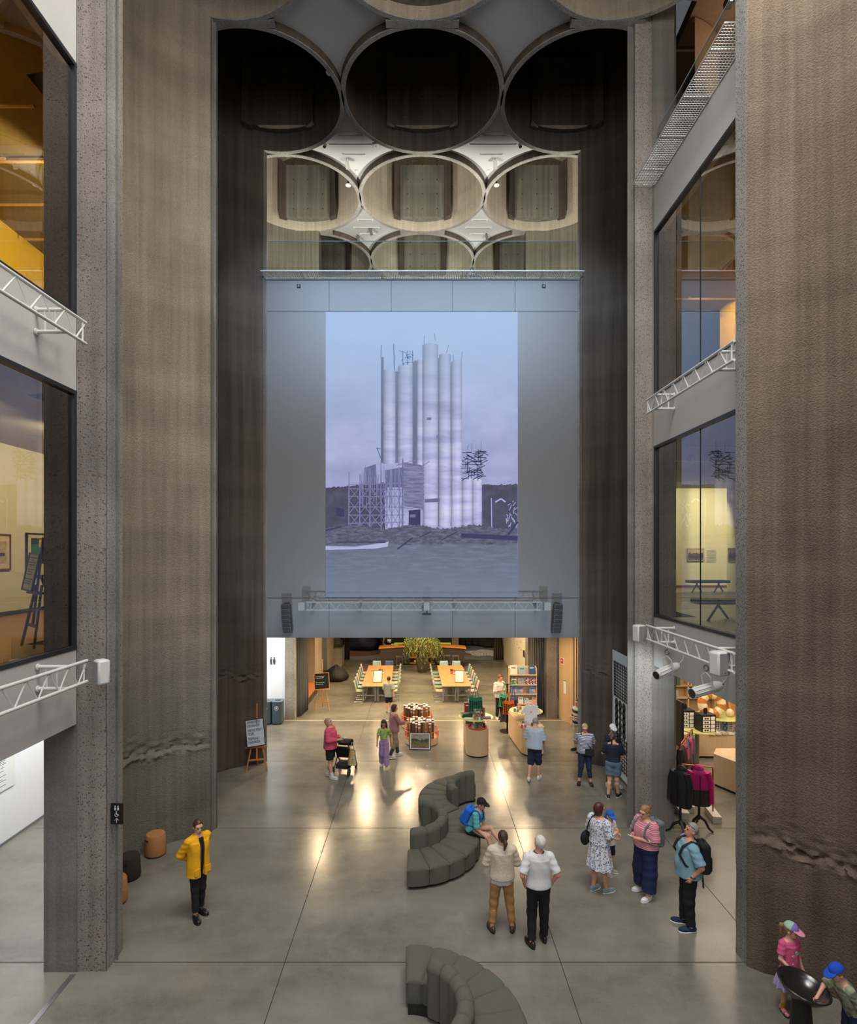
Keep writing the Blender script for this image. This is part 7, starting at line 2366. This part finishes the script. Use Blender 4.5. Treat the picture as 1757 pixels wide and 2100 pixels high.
t = thing('plinth', 'pale round plinth behind the lower left pane', 'plinth', (-6.55, 8.0, 4.9))
MB().lathe([(0, 0), (0.3, 0), (0.34, 0.02), (0.34, 0.36), (0, 0.36)], 28).build('body', mat('plinth_green', (176, 190, 170), 0.6), t)
MB().lathe([(0, 0.36), (0.36, 0.36), (0.36, 0.44), (0, 0.44)], 28).build('top', mat('plinth_top', (206, 206, 190), 0.6), t)
# text panel on the passage wall
t = thing('name_panel', 'white wall panel with two columns of small names in the lower left passage', 'sign', (-9.18, 11.6, 1.75))
MB().box((0, 0, 0), (0.03, 2.6, 1.1)).build('sheet', mat('panel_white', (240, 240, 236), 0.5, var=0.01), t, smooth=0)
tl = MB()
for c_ in range(3):
    for k in range(26):
        l = rq.uniform(0.22, 0.55)
        tl.box((0.016, -1.1 + c_ * 0.8 + l / 2, 0.46 - k * 0.036), (0.002, l, 0.012))
tl.build('text_lines', mat('text_grey', (120, 120, 118), 0.8), t, smooth=0)
# ceiling tracks
def track(lab, p, q, m):
    o = thing('light_track', lab, 'light track', p)
    d = Vector(q) - Vector(p)
    MB().tube([(0, 0, 0), tuple(d)], 0.03, 6).build('rail', m, o)
    MB().box((d.x * 0.5, d.y * 0.5, 0.03), (0.1, 0.1, 0.05)).build('mount', m, o)
trk = mat('track_tan', (206, 160, 90), 0.5)
for k, y in enumerate((9.9, 11.3, 12.7, 14.1)):
    track('yellowish ceiling track in the upper left gallery, %s from the window' % ordn[k], (-9.8, y, 14.12), (-6.7, y, 14.12), trk)
for k, y in enumerate((13.9, 15.6, 17.4)):
    track('ceiling track in the upper right gallery, %s from the window' % ordn[k], (6.7, y, 14.12), (9.5, y, 14.12), trk)
for k, y in enumerate((14.5, 16.6)):
    track('white ceiling track in the lower right gallery, %s from the window' % ordn[k], (6.7, y, 9.08), (11.8, y, 9.08), m_whitem)
trk2 = mat('track_brown', (150, 128, 108), 0.5)
for k, y in enumerate((11.5, 13.0, 14.6, 16.4)):
    track('brown ceiling track above the right catch net, %s from the camera' % ordn[k], (5.9, y, 19.2), (13.5, y, 19.2), trk2)
o = thing('track_spotlight', 'small lit track spotlight under the brown ceiling at top right', 'spotlight', (6.95, 13.0, 19.17))
MB().cyl((0, 0, 0), (0, 0, -0.2), 0.02).build('stem', m_black, o)
MB().box((0, 0, -0.28), (0.16, 0.2, 0.16)).build('head', m_black, o, bev=0.01)
MB().cyl((0, -0.115, -0.28), (0, -0.10, -0.28), 0.06).build('lens', mat('lens_lit', (255, 240, 200), 0.3, emit=6.0), o)
for k, (x, y, z) in enumerate(((6.8, 14.5, 9.05), (7.2, 14.5, 9.05), (9.4, 16.6, 9.05), (9.9, 16.6, 9.05))):
    o = thing('track_spotlight', 'white track spotlight in the lower right gallery, %s from the left' % ordn[k].replace('nearest', 'first'), 'spotlight', (x, y, z))
    MB().cyl((0, 0, 0), (0, 0, -0.14), 0.015).build('stem', m_whitem, o)
    MB().cyl((0, -0.06, -0.16), (0.02, 0.14, -0.26), 0.07).build('can', mat('can_grey', (120, 120, 124), 0.4), o)
# right gallery things
landscape('framed_painting', 'gold framed landscape painting with dark hills on the right gallery wall', (11.79, 24.74, 6.05), 0, 0.74, 0.54, 0, mat('gold_frame', (150, 104, 50), 0.4, metal=0.3), ((196, 166, 120), (92, 70, 60), (64, 50, 46), (110, 86, 70)), 0.02)
landscape('framed_painting', 'dark wood framed painting cut off by the right pillar edge', (11.94, 22.0, 6.05), R(-90), 0.74, 0.54, 0, mat('wood_frame', (100, 60, 36), 0.5), ((120, 96, 76), (80, 60, 50), (60, 46, 42), (90, 70, 60)), 0.02)
t = thing('wall_text', 'small block of wall text beside the gold framed painting', 'text panel', (12.5, 24.79, 6.5))
mb = MB()
for k in range(11):
    mb.box((0, 0, -k * 0.05), (0.44 - 0.1 * rq.random(), 0.004, 0.014))
mb.build('text_lines', mat('text_grey', (0, 0, 0)), t, smooth=0)
def bench(lab, loc, rz, L_, w=0.55):
    t = thing('gallery_bench', lab, 'bench', loc, rz)
    m = mat('bench_blue', (44, 54, 62), 0.7)
    n = 5
    for i in range(n):
        MB().prism(rrect(-L_ / 2 + L_ * i / n + 0.004, -L_ / 2 + L_ * (i + 1) / n - 0.004, -w / 2, w / 2, 0.14 if i in (0, n - 1) else 0.03), 0.36, 0.46).build('seat_pad', m, t, bev=0.02)
    for s in (-1, 1):
        x = s * L_ * 0.27
        for q in (-1, 1):
            MB().tube([(x, q * 0.05, 0.36), (x + q * 0.32, q * w * 0.42, 0.0)], 0.025, 8).build('leg', m, t)
bench('dark blue upholstered bench right behind the lower right pane', (7.3, 12.85, 4.9), R(-4), 2.4)
bench('dark blue upholstered bench farther back in the right gallery', (10.9, 21.9, 4.9), R(4), 1.6)

# ---------------------------------------------------------------- shop on the right
copper = mat('copper', (176, 110, 72), 0.35, metal=0.8)
blockm = mat('white_block', (216, 214, 206), 0.6, var=0.03)
def rail(lab, p, q, h):
    t = thing('clothes_rail', lab, 'clothes rail', p)
    d = Vector((q[0] - p[0], q[1] - p[1], 0))
    MB().tube([(0, 0, 0.12), (0, 0, h - 0.05), tuple(d * 0.02 + Vector((0, 0, h))), tuple(d * 0.98 + Vector((0, 0, h))), (d.x, d.y, h - 0.05), (d.x, d.y, 0.12)], 0.018, 10).build('pipe', copper, t)
    rz = math.atan2(d.y, d.x)
    for e in ((0, 0), (d.x, d.y)):
        MB().box((e[0], e[1], 0.08), (0.2, 0.62, 0.16), rz + R(8)).build('block_foot', blockm, t, bev=0.005)
f1 = fl(1472, 1662, 0.12)
rail('copper pipe clothes rail with white block feet, near the shop entrance', (6.35, 14.05, 0), (7.02, 13.85, 0), 1.22)
rail('taller copper pipe clothes rail carrying jackets, behind the first', (6.45, 14.3, 0), (7.3, 15.5, 0), 1.64)
def jacket_shape(t, m, m2, w=0.5, h=0.7, hood=False, two=None):
    def fn(u, v):
        a = u * 2 * PI
        rx = (w / 2) * (0.62 + 0.38 * math.sin(min(1, (1 - v) * 2.2) * PI / 2)) if v > 0.55 else (w / 2) * (1.0 + 0.08 * (0.55 - v))
        if v > 0.9: rx *= max(0.25, 1 - (v - 0.9) * 6)
        ry = rx * 0.5
        k = 1 + 0.05 * math.sin(a * 6 + v * 5)
        return (rx * k * math.cos(a), ry * k * math.sin(a), -h + v * h)
    MB().sheet(fn, 28, 14).build('torso', m, t, smooth=60)
    for s in (-1, 1):
        MB().tube([(s * w * 0.36, 0, -0.08), (s * w * 0.52, 0.0, -0.30), (s * w * 0.56, -0.04, -h * 0.92)], [0.085, 0.075, 0.055], 10).build('sleeve', m2, t)
    if hood:
        MB().sphere((0, 0.04, -0.02), (0.12, 0.10, 0.10), 14).build('hood', m2, t)
    if two:
        MB().sheet(lambda u, v: tuple(c * (1.02 if i < 2 else 1.0) for i, c in enumerate(fn(u, v * 0.45))), 28, 6).build('lower_panel', two, t, smooth=60)
def mannequin(lab, x, y, h, rz, m, m2, two=None, lab2=''):
    t = thing('jacket_stand', lab, 'stand', (x, y, 0), rz)
    MB().cyl((0, 0, 0.22), (0, 0, h), 0.028, n=12).build('pole', m_black, t)
    for k in range(3):
        a = R(90 + 120 * k)
        MB().tube([(0, 0, 0.30), (0.14 * math.cos(a), 0.14 * math.sin(a), 0.22), (0.22 * math.cos(a), 0.22 * math.sin(a), 0.07), (0.31 * math.cos(a), 0.31 * math.sin(a), 0.02)], [0.035, 0.032, 0.026, 0.022], 8).build('leg', m_black, t)
    MB().sphere((0, 0, h + 0.02), (0.05, 0.05, 0.04), 10).build('neck_cap', m_black, t)
    j = thing('jacket', lab2, 'jacket', (x, y, h), rz)
    jacket_shape(j, m, m2, 0.46, 0.84, True, two)
    MB().tube([(0, -0.128, -0.12), (0.0, -0.135, -0.5), (0, -0.125, -0.82)], 0.008, 5).build('zip', m_black, j)
blkj = mat('jacket_black', (26, 26, 30), 0.6, ns=6, var=0.2)
pinkj = mat('jacket_magenta', (204, 28, 120), 0.6, ns=6, var=0.12)
brnj = mat('jacket_brown', (52, 46, 42), 0.6, ns=6, var=0.15)
tealj = mat('jacket_teal', (56, 96, 92), 0.7)
bluj = mat('jacket_slate', (76, 96, 116), 0.7)
a1 = fl(1388, 1690); a2 = (6.42, 13.3, 0)
mannequin('black tripod coat stand by the right pillar', 5.86, 13.02, 1.50, R(-60), blkj, blkj, None, 'black hooded jacket displayed on the stand against the right pillar')
mannequin('black tripod coat stand in front of the copper rail', a2[0], a2[1], 1.40, R(-15), pinkj, pinkj, brnj, 'magenta and brown hooded jacket displayed on the front stand')
def hung(lab, p, rz, m, m2, w=0.46, h=0.75, two=None):
    j = thing('jacket', lab, 'jacket', p, rz, 'jackets on the tall copper rail')
    jacket_shape(j, m, m2, w, h, False, two)
    MB().tube([(-0.2, 0, -0.08), (0, 0, 0.02), (0.2, 0, -0.08)], 0.012, 6).tube([(0, 0, 0.02), (0, 0, 0.09)], 0.006, 6).build('hanger', wood_l, j)
for k, (u, m, m2, two, lab) in enumerate(((0.10, blkj, blkj, None, 'black jacket, first on the tall rail'), (0.24, pinkj, pinkj, brnj, 'magenta jacket, second on the tall rail'), (0.38, bluj, bluj, None, 'slate blue jacket, third on the tall rail'), (0.52, brnj, brnj, None, 'brown jacket in the middle of the tall rail'), (0.66, pinkj, pinkj, brnj, 'magenta and brown jacket near the far end of the tall rail'), (0.84, tealj, tealj, None, 'long teal coat at the far end of the tall rail'))):
    hung(lab, (6.45 + 0.85 * u, 14.3 + 1.2 * u, 1.56), R(50 + 4 * k - 90 + 90), m, m2, 0.46, 0.95 if k == 5 else 0.72, two)
def shopcounter(lab, pts, h):
    t = thing('shop_counter', lab, 'counter', (0, 0, 0))
    MB().prism(pts, 0.07, h - 0.03).build('body', oak_l, t, smooth=30)
    MB().prism(pts, h - 0.03, h).build('top', mat('counter_top', (0, 0, 0)), t, smooth=30)
    cx_ = sum(p[0] for p in pts) / len(pts); cy_ = sum(p[1] for p in pts) / len(pts)
    MB().prism([(cx_ + (x - cx_) * 0.95, cy_ + (y - cy_) * 0.95) for x, y in pts], 0, 0.07).build('plinth', mat('plinth_navy', (30, 36, 60), 0.7), t)
shopcounter('long pale oak shop counter behind the jackets', [(7.2, 17.9), (11.2, 17.75), (11.2, 18.9), (7.2, 18.9)], 0.74)
shopcounter('oak shop counter with curved end at the right edge of the shop opening', [(8.0, 15.75), (8.25, 15.2), (8.5, 14.6), (8.75, 14.1), (9.6, 14.1), (9.6, 16.2), (8.3, 16.2)], 0.88)
# shelving
sv = thing('wall_shelving', 'tall oak shelving filled with books at the back of the shop', 'shelving', (9.4, 21.5, 0))
for z in (1.0, 1.45, 1.9, 2.35, 2.8, 3.25, 3.7):
    MB().box((0, 0, z), (5.0, 0.36, 0.04)).build('shelf', oak_l, sv)
for i in range(6):
    MB().box((-2.5 + i, 0, 1.9), (0.05, 0.36, 3.8)).build('upright', oak_l, sv)
MB().box((0, 0.16, 1.9), (5.0, 0.02, 3.8)).build('back_panel', oak, sv)
rb = random.Random(8)
cols_ = [((190, 50, 50), 'red'), ((214, 206, 190), 'cream'), ((60, 90, 140), 'blue'), ((170, 170, 168), 'grey'), ((222, 180, 80), 'yellow'), ((70, 110, 90), 'green'), ((222, 222, 218), 'white'), ((70, 70, 74), 'dark')]
shn = {1.0: 'lowest', 1.45: 'second', 1.9: 'third', 2.35: 'fourth'}
for z in (1.0, 1.45, 1.9, 2.35):
    for bay in range(5):
        x = -2.42 + bay
        for k in range(5):
            if z == 1.45 and bay == 1 and k < 3:
                c, cn = cols_[0]
            else:
                c, cn = rb.choice(cols_)
            w = rb.uniform(0.05, 0.14)
            h = rb.uniform(0.24, 0.34)
            o = MB().box((0, 0, h / 2), (w, 0.22, h)).build('book', mat('sb_' + cn, c, 0.7)); o.location = (9.4 + x + w / 2, 21.42, z + 0.022)
            tag(o, '%s book, %s in bay %s of the %s shelf of the shop shelving' % (cn, ('first', 'second', 'third', 'fourth', 'fifth')[k], ('one', 'two', 'three', 'four', 'five')[bay], shn[z]), 'book', 'books on the shop shelving')
            x += w + rb.uniform(0.005, 0.05)
# inflatable swim ring
q = at(1459, 1443, 18.3)
t = thing('swim_ring', 'large inflatable swim ring with orange-brown and cream segments in the shop', 'swim ring', (q[0], 18.3, q[2]))
t.rotation_euler = (R(80), 0, R(-8))
for k in range(12):
    mb = MB()
    a0, a1 = 2 * PI * k / 12, 2 * PI * (k + 1) / 12
    for i in range(6):
        a = a0 + (a1 - a0) * i / 5
        for jn in range(16):
            b2 = 2 * PI * jn / 16
            mb.v.append(((0.29 + 0.145 * math.cos(b2)) * math.cos(a), (0.29 + 0.145 * math.cos(b2)) * math.sin(a), 0.12 * math.sin(b2)))
    for i in range(5):
        for jn in range(16):
            mb.f.append((i * 16 + jn, (i + 1) * 16 + jn, (i + 1) * 16 + (jn + 1) % 16, i * 16 + (jn + 1) % 16))
    mb.build('segment', mat('ring_a', (196, 122, 56), 0.2) if k % 2 else mat('ring_b', (232, 214, 170), 0.2), t, smooth=80)
MB().cyl((0.29, 0, 0.11), (0.29, 0, 0.15), 0.018, n=10).build('valve', paper, t)
# sunglasses towers
def tower_(lab, x, y, z, rz, hh=0.5):
    t = thing('sunglasses_display', lab, 'display', (x, y, z), rz)
    MB().box((0, 0, hh / 2), (0.42, 0.36, hh)).build('case', m_black, t)
    for k in range(4):
        for c_ in range(2):
            b_ = MB().box((-0.09 + c_ * 0.20, -0.182, 0.06 + k * hh / 4.4), (0.22 if c_ == 0 else 0.13, 0.008, hh / 5.4)).build('tray', paper, t)
            if c_ == 0:
                g_ = MB()
                for s in (-1, 1): g_.cyl((-0.09 + s * 0.04, -0.19, 0.06 + k * hh / 4.4), (-0.09 + s * 0.04, -0.187, 0.06 + k * hh / 4.4), 0.026, n=10)
                g_.box((-0.09, -0.188, 0.065 + k * hh / 4.4), (0.06, 0.003, 0.008)).build('sunglasses', m_black, b_)
        MB().box((0.212, 0, 0.06 + k * hh / 4.4), (0.008, 0.3, hh / 5.4)).build('side_tray', mat('tray_blue', (150, 176, 210), 0.5), t)
    MB().prism(rrect(-0.06, 0.06, 0, 0.16, 0.05), -0.01, 0.01, Matrix.Translation((0, 0, hh)) @ Matrix.Rotation(R(90), 4, 'X')).build('topper', m_black, t)
g1 = at(1445, 1490, 16.8)
tw = thing('display_tray', 'yellow curved shelf tray holding the sunglasses cases', 'tray', (8.12, 16.95, 1.18))
MB().lathe([(0, 0), (0.52, 0), (0.52, 0.03), (0, 0.03)], 40).build('disc', m_tray, tw)
MB().cyl((0, 0, -1.18), (0, 0, 0), 0.06).build('post', m_alu, tw)
tower_('black sunglasses display case with white trays, front one', 8.27, 16.75, 1.212, R(8), 0.5)
tower_('black sunglasses display case, rear one beside the dark screen', 7.88, 17.2, 1.212, R(4), 0.5)
scn = thing('dark_panel', 'dark panel standing edge-on beside the right pillar in the shop', 'screen', (7.3, 16.6, 1.0))
MB().box((0, 0, 0.55), (0.05, 1.1, 1.3)).build('panel', m_black, scn, bev=0.005)
MB().cyl((0, 0, -1.0), (0, 0, 0.0), 0.03).build('stand', m_black, scn)
for k, x in enumerate((9.27, 9.69)):
    t = thing('glasses_board', 'pale blue board with pairs of glasses on the long shop counter, %s one' % ('left', 'right')[k], 'display', (x, 18.2, 0.742))
    t.scale = (0.56, 0.8, 0.70)
    MB().box((0, 0, 0.27), (0.68, 0.04, 0.52)).build('board', mat('board_blue', (150, 186, 222), 0.6), t)
    MB().box((0.16, -0.03, 0.27), (0.28, 0.02, 0.46)).build('card', paper, t)
    for r_ in range(4):
        g_ = MB()
        for s in (-1, 1): g_.cyl((0.16 + s * 0.05, -0.05, 0.12 + r_ * 0.1), (0.16 + s * 0.05, -0.042, 0.12 + r_ * 0.1), 0.032, n=10)
        g_.build('glasses', mat('gl_%d' % (r_ % 3), ((70, 40, 34), (30, 30, 34), (60, 70, 110))[r_ % 3], 0.3), t)
    g_ = MB()
    for s in (0, 1): g_.tube([(-0.17 + 0.11 * math.cos(a), -0.03, 0.14 + s * 0.24 + 0.09 * math.sin(a)) for a in [i * PI / 8 for i in range(16)]], 0.02, 6, closed=True)
    g_.build('printed_frames', mat('print_navy', (60, 84, 130), 0.6), t)
for k in range(9):
    o = MB().box((0, 0, 0.03), (0.16, 0.12, 0.06)).build('goods_box', mat('goods_%d' % (k % 3), ((222, 220, 212), (206, 200, 186), (190, 170, 140))[k % 3], 0.7), bev=0.004)
    o.location = (9.0 + (k % 5) * 0.2, 17.84 + 0.14 * (k // 5), 0.742)
    tag(o, 'small pale box on the long shop counter below the glasses boards', 'box', 'boxes on the long shop counter')
for k in range(10):
    o = MB().box((0, 0, 0.02), (0.2, 0.15, 0.04 + 0.02 * (k % 2))).build('goods_box', mat('goods_%d' % (k % 3), (0, 0, 0)), bev=0.004)
    o.location = (8.72 + (k % 3) * 0.24, 14.45 + 0.2 * (k // 3), 0.882); o.rotation_euler = (0, 0, 0.1 * (k % 3))
    tag(o, 'small pale box on the curved shop counter at the right edge of the opening', 'box', 'boxes on the curved shop counter')
t = thing('framed_board', 'wooden framed board leaning beside the swim ring', 'frame', (10.1, 18.45, 1.17)); t.rotation_euler = (R(-14), 0, R(20))
MB().box((0, 0, 0.35), (0.42, 0.03, 0.75)).build('frame', wood_l, t); MB().box((0, -0.017, 0.35), (0.32, 0.006, 0.63)).build('panel', mat('panel_ochre', (180, 130, 76), 0.6), t)
o = MB().sphere((0, 0, 0.12), (0.12, 0.12, 0.13), 14).build('shell_ornament', mat('shell', (224, 206, 168), 0.4)); o.location = (9.85, 18.35, 1.16); tag(o, 'pale shell-like ornament right of the swim ring', 'ornament')
tw = thing('display_tray', 'yellow glass shelf tray under the swim ring', 'tray', (9.6, 18.5, 1.14))
MB().lathe([(0, 0), (0.68, 0), (0.68, 0.02), (0, 0.02)], 40).build('disc', m_tray, tw); MB().cyl((0, 0, -0.40), (0, 0, 0), 0.03).build('post', m_alu, tw)

# pushchair beside the pink jacket
ps = thing('pushchair', 'black pushchair with a flowered cloth bag, beside the person in pink', 'pushchair', (-2.28, 16.75, 0), R(-12))
def arc_(c, r, a0, a1, n=10): return [(c[0] + r * math.cos(R(a0 + (a1 - a0) * i / n)), c[1], c[2] + r * math.sin(R(a0 + (a1 - a0) * i / n))) for i in range(n + 1)]
for s in (-1, 1):
    MB().tube([(s * 0.22, 0.32, 0.12), (s * 0.22, -0.12, 0.62), (s * 0.22, -0.34, 0.98)], 0.018, 8).build('frame_side', m_black, ps)
    MB().tube([(s * 0.22, -0.30, 0.12), (s * 0.22, 0.12, 0.55)], 0.018, 8).build('rear_leg', m_black, ps)
    for y, r in ((0.34, 0.10), (-0.30, 0.12)):
        MB().tube([(s * 0.24, y + (r - 0.02) * math.cos(a), r + (r - 0.02) * math.sin(a)) for a in [i * PI / 9 for i in range(18)]], 0.022, 8, closed=True).cyl((s * 0.225, y, r), (s * 0.255, y, r), r * 0.5).build('wheel', m_black, ps)
MB().tube([(-0.22, -0.34, 0.98), (-0.2, -0.42, 1.0), (0.2, -0.42, 1.0), (0.22, -0.34, 0.98)], 0.022, 8).build('handlebar', m_black, ps)
MB().sheet(lambda u, v: ((u - 0.5) * 0.42, 0.25 - v * 0.55, 0.42 + max(0, v - 0.45) * 0.75), 6, 8).build('seat', blk, ps, solid=0.03)
MB().sheet(lambda u, v: ((u - 0.5) * 0.46, -0.18 + 0.42 * math.sin(v * 1.9) * 0.75, 0.66 + 0.30 * math.cos(v * 1.9 - 0.6)), 6, 10).build('hood', blk, ps, solid=0.02)
MB().box((0, 0.0, 0.22), (0.40, 0.42, 0.14)).build('basket', mat('basket_dark', (40, 34, 40), 0.8), ps, bev=0.03)
fb = thing('cloth_bag', 'flowered cloth bag hanging on the pushchair handle', 'bag', ps.location + Vector((0.27, -0.34, 0)), R(-12))
MB().sheet(lambda u, v: ((0.14 * (1 - 0.5 * v) + 0.01 * math.sin(u * 30)) * math.cos(u * 2 * PI), (0.10 * (1 - 0.5 * v)) * math.sin(u * 2 * PI), 0.34 + v * 0.42), 24, 8).build('bag_body', spotted('flower_cloth', (186, 182, 150), (84, 104, 70), 22, 0.3, second=(200, 160, 60)), fb, smooth=60)
MB().tube([(-0.05, 0, 0.74), (-0.02, 0, 0.98), (0.02, 0, 0.98), (0.05, 0, 0.74)], 0.01, 6).build('handle', mat('flower_cloth', (0, 0, 0)), fb)
# ================================================================ LIGHT AND CAMERA
def light(kind, name, loc, energy, col=(1, 1, 1), size=1.0, size_y=None, target=None, rot=None, spread=None, angle=None, blend=0.5):
    d = bpy.data.lights.new(name, kind)
    d.energy = energy * (1.7 if name == 'hall_spot' else 1)
    d.color = col
    if kind == 'AREA':
        d.size = size
        if size_y:
            d.shape = 'RECTANGLE'; d.size_y = size_y
        if spread: d.spread = R(spread)
    elif kind == 'SPOT':
        d.spot_size = R(angle or 70); d.spot_blend = blend; d.shadow_soft_size = size
    elif kind == 'POINT':
        d.shadow_soft_size = size
    o = bpy.data.objects.new(name, d)
    COL.objects.link(o)
    o.location = loc
    if target is not None:
        o.rotation_euler = (Vector(target) - Vector(loc)).to_track_quat('-Z', 'Y').to_euler()
    elif rot is not None:
        o.rotation_euler = rot
    return o

W = bpy.data.worlds.new('world'); SC.world = W; W.use_nodes = True
W.node_tree.nodes['Background'].inputs[0].default_value = (0.86, 0.93, 1.0, 1)
W.node_tree.nodes['Background'].inputs[1].default_value = 0.10
WARM = (1.0, 0.74, 0.44)
# daylight falling through the open cells above the nave
light('AREA', 'skylight', (0.8, 4.5, 24), 2600, (0.98, 0.97, 0.95), 9, 9, target=(0, 7.5, 0))
light('AREA', 'wash_left_wall', (4.0, 6.0, 17.6), 500, (1.0, 0.93, 0.82), 2.5, 2.5, target=(-6.2, 11.0, 8.5))
light('AREA', 'wash_right_wall', (-3.5, 3.0, 16.5), 150, (1.0, 0.88, 0.74), 2.0, 2.0, target=(6.0, 7.5, 8))
light('AREA', 'rear_fill', (0, -4, 13), 900, (0.97, 0.97, 1.0), 9, 8, target=(0, 12, 6))  # unseen fill light added behind the camera to brighten camera-facing surfaces, not a window
# blue wash on the end wall from the projector rig
for x in (-3.8, -1.9, 0, 1.9, 3.8):
    light('SPOT', 'blue_wash_top', (x, 13.6, 15.0), 560, (0.50, 0.72, 1.0), 0.08, target=(x, 17.66, 13.5), angle=80, blend=0.9)
    light('SPOT', 'blue_wash_low', (x, 14.8, 3.0), 190, (0.58, 0.80, 1.0), 0.08, target=(x, 17.66, 5.6), angle=75, blend=0.9)
# hall
for x, y, e in ((-3.6, 20.0, 110), (-2.3, 23.4, 190), (-0.64, 24.3, 190), (3.5, 25.4, 190), (1.2, 20.5, 110), (3.6, 20.5, 120), (-3.4, 26.5, 110), (0, 28, 110), (3, 29, 110), (-2.2, 30, 70), (2.2, 31, 70), (5.6, 19.6, 60)):
    light('SPOT', 'hall_spot', (x, y, 3.95), e, WARM, 0.09, target=(x, y - 0.4, 0), angle=168, blend=0.5)
light('AREA', 'hall_glow', (0, 25, 4.0), 480, WARM, 8, 10, target=(0, 25, 0), spread=130)
for x in (-4.2, 0.5, 4.0):
    light('SPOT', 'alcove_spot', (x, 36.2, 3.9), 130, (1, 0.82, 0.62), 0.1, target=(x, 37.2, 0), angle=120)
light('SPOT', 'bar_spot', (0, 29.2, 3.9), 420, WARM, 0.1, target=(0, 32.4, 1), angle=100)
light('AREA', 'corridor_light', (-7, 20.5, 4.0), 190, (0.86, 0.94, 1.0), 2, 2, target=(-6.5, 21.5, 0.8))
light('AREA', 'passage_light', (-7.4, 12, 4.3), 330, (0.95, 0.98, 1.0), 10, 1.2, target=(-9.2, 12, 1.6))
light('AREA', 'shop_light', (9, 16, 3.9), 300, (1.0, 0.84, 0.64), 5, 8, target=(9, 16, 0))
light('SPOT', 'shop_spot', (8, 15.5, 3.9), 120, (1.0, 0.82, 0.6), 0.1, target=(9.0, 18.5, 0.8), angle=90)
# galleries
for y in (9, 12, 15):
    light('SPOT', 'left_gallery_light', (-6.9, y, 8.5), 200, (1, 0.88, 0.66), 0.06, target=(-9.9, y + 0.5, 7.0), angle=165)
for y in (8, 11, 14):
    light('SPOT', 'left_upper_light', (-6.9, y, 13.4), 220, (1, 0.92, 0.66), 0.06, target=(-9.9, y + 0.5, 12.4), angle=165)
for x in (10.5, 12.5):
    light('SPOT', 'right_gallery_light', (x, 21.5, 9.0), 560, (1, 0.95, 0.72), 0.08, target=(x, 24.8, 6.3), angle=110)
for y in (11.5, 15, 18.5):
    light('SPOT', 'right_gallery_fill', (9, y, 9.0), 150, (1, 0.92, 0.7), 0.08, target=(9, y, 4.9), angle=150)
for y in (13.5, 17):
    light('SPOT', 'right_upper_light', (7.6, y, 14.0), 320, (1, 0.8, 0.45), 0.06, target=(9.6, y + 0.6, 11.5), angle=130)
light('AREA', 'right_top_light', (8.5, 13, 17.5), 80, (1, 0.78, 0.55), 3, 3, target=(8.5, 13, 19.3))
# lit silo cells above the upper gallery
for x in (-4.3, 0, 4.3):
    light('SPOT', 'cell_spot', (x, 18.6, 15.6), 760, (1.0, 0.93, 0.80), 0.15, target=(x, 21.8, 20.0), angle=130)
    if x > -4: light('SPOT', 'cell_spot', (x, 22.9, 15.4), 620, (1.0, 0.93, 0.80), 0.15, target=(x, 26.2, 19.8), angle=110)
light('AREA', 'left_upper_fill', (-8.4, 11, 10.4), 14, (1, 0.85, 0.5), 2, 6, target=(-8.4, 11, 14))
light('AREA', 'right_upper_fill', (8.6, 15, 10.4), 26, (1, 0.85, 0.5), 3, 5, target=(8.6, 15, 14))
light('SPOT', 'right_rig_spot', (4.2, 11.2, 4.3), 330, (0.80, 0.91, 1.0), 0.1, target=(5.6, 16.0, 1.9), angle=60, blend=0.8)

cam = bpy.data.cameras.new('camera')
co = bpy.data.objects.new('camera', cam)
COL.objects.link(co)
co.location = (0, 0, CH)
co.rotation_euler = (R(90), 0, 0)
cam.sensor_fit = 'AUTO'
cam.sensor_width = 36.0
cam.lens = 36.0 * F / 2100.0
cam.shift_x = (878.5 - CX) / 2100.0
cam.shift_y = (CY - 1050.0) / 2100.0
cam.clip_start = 0.05
cam.clip_end = 200
SC.camera = co
SC.view_settings.view_transform = 'Standard'
SC.view_settings.look = 'None'
SC.cycles.use_denoising = True
SC.cycles.max_bounces = 6
SC.cycles.diffuse_bounces = 3
SC.cycles.use_adaptive_sampling = True
SC.cycles.adaptive_threshold = 0.04
SC.cycles.glossy_bounces = 3
SC.cycles.transparent_max_bounces = 10
SC.cycles.sample_clamp_indirect = 6.0
SC.cycles.caustics_reflective = False
SC.cycles.caustics_refractive = False
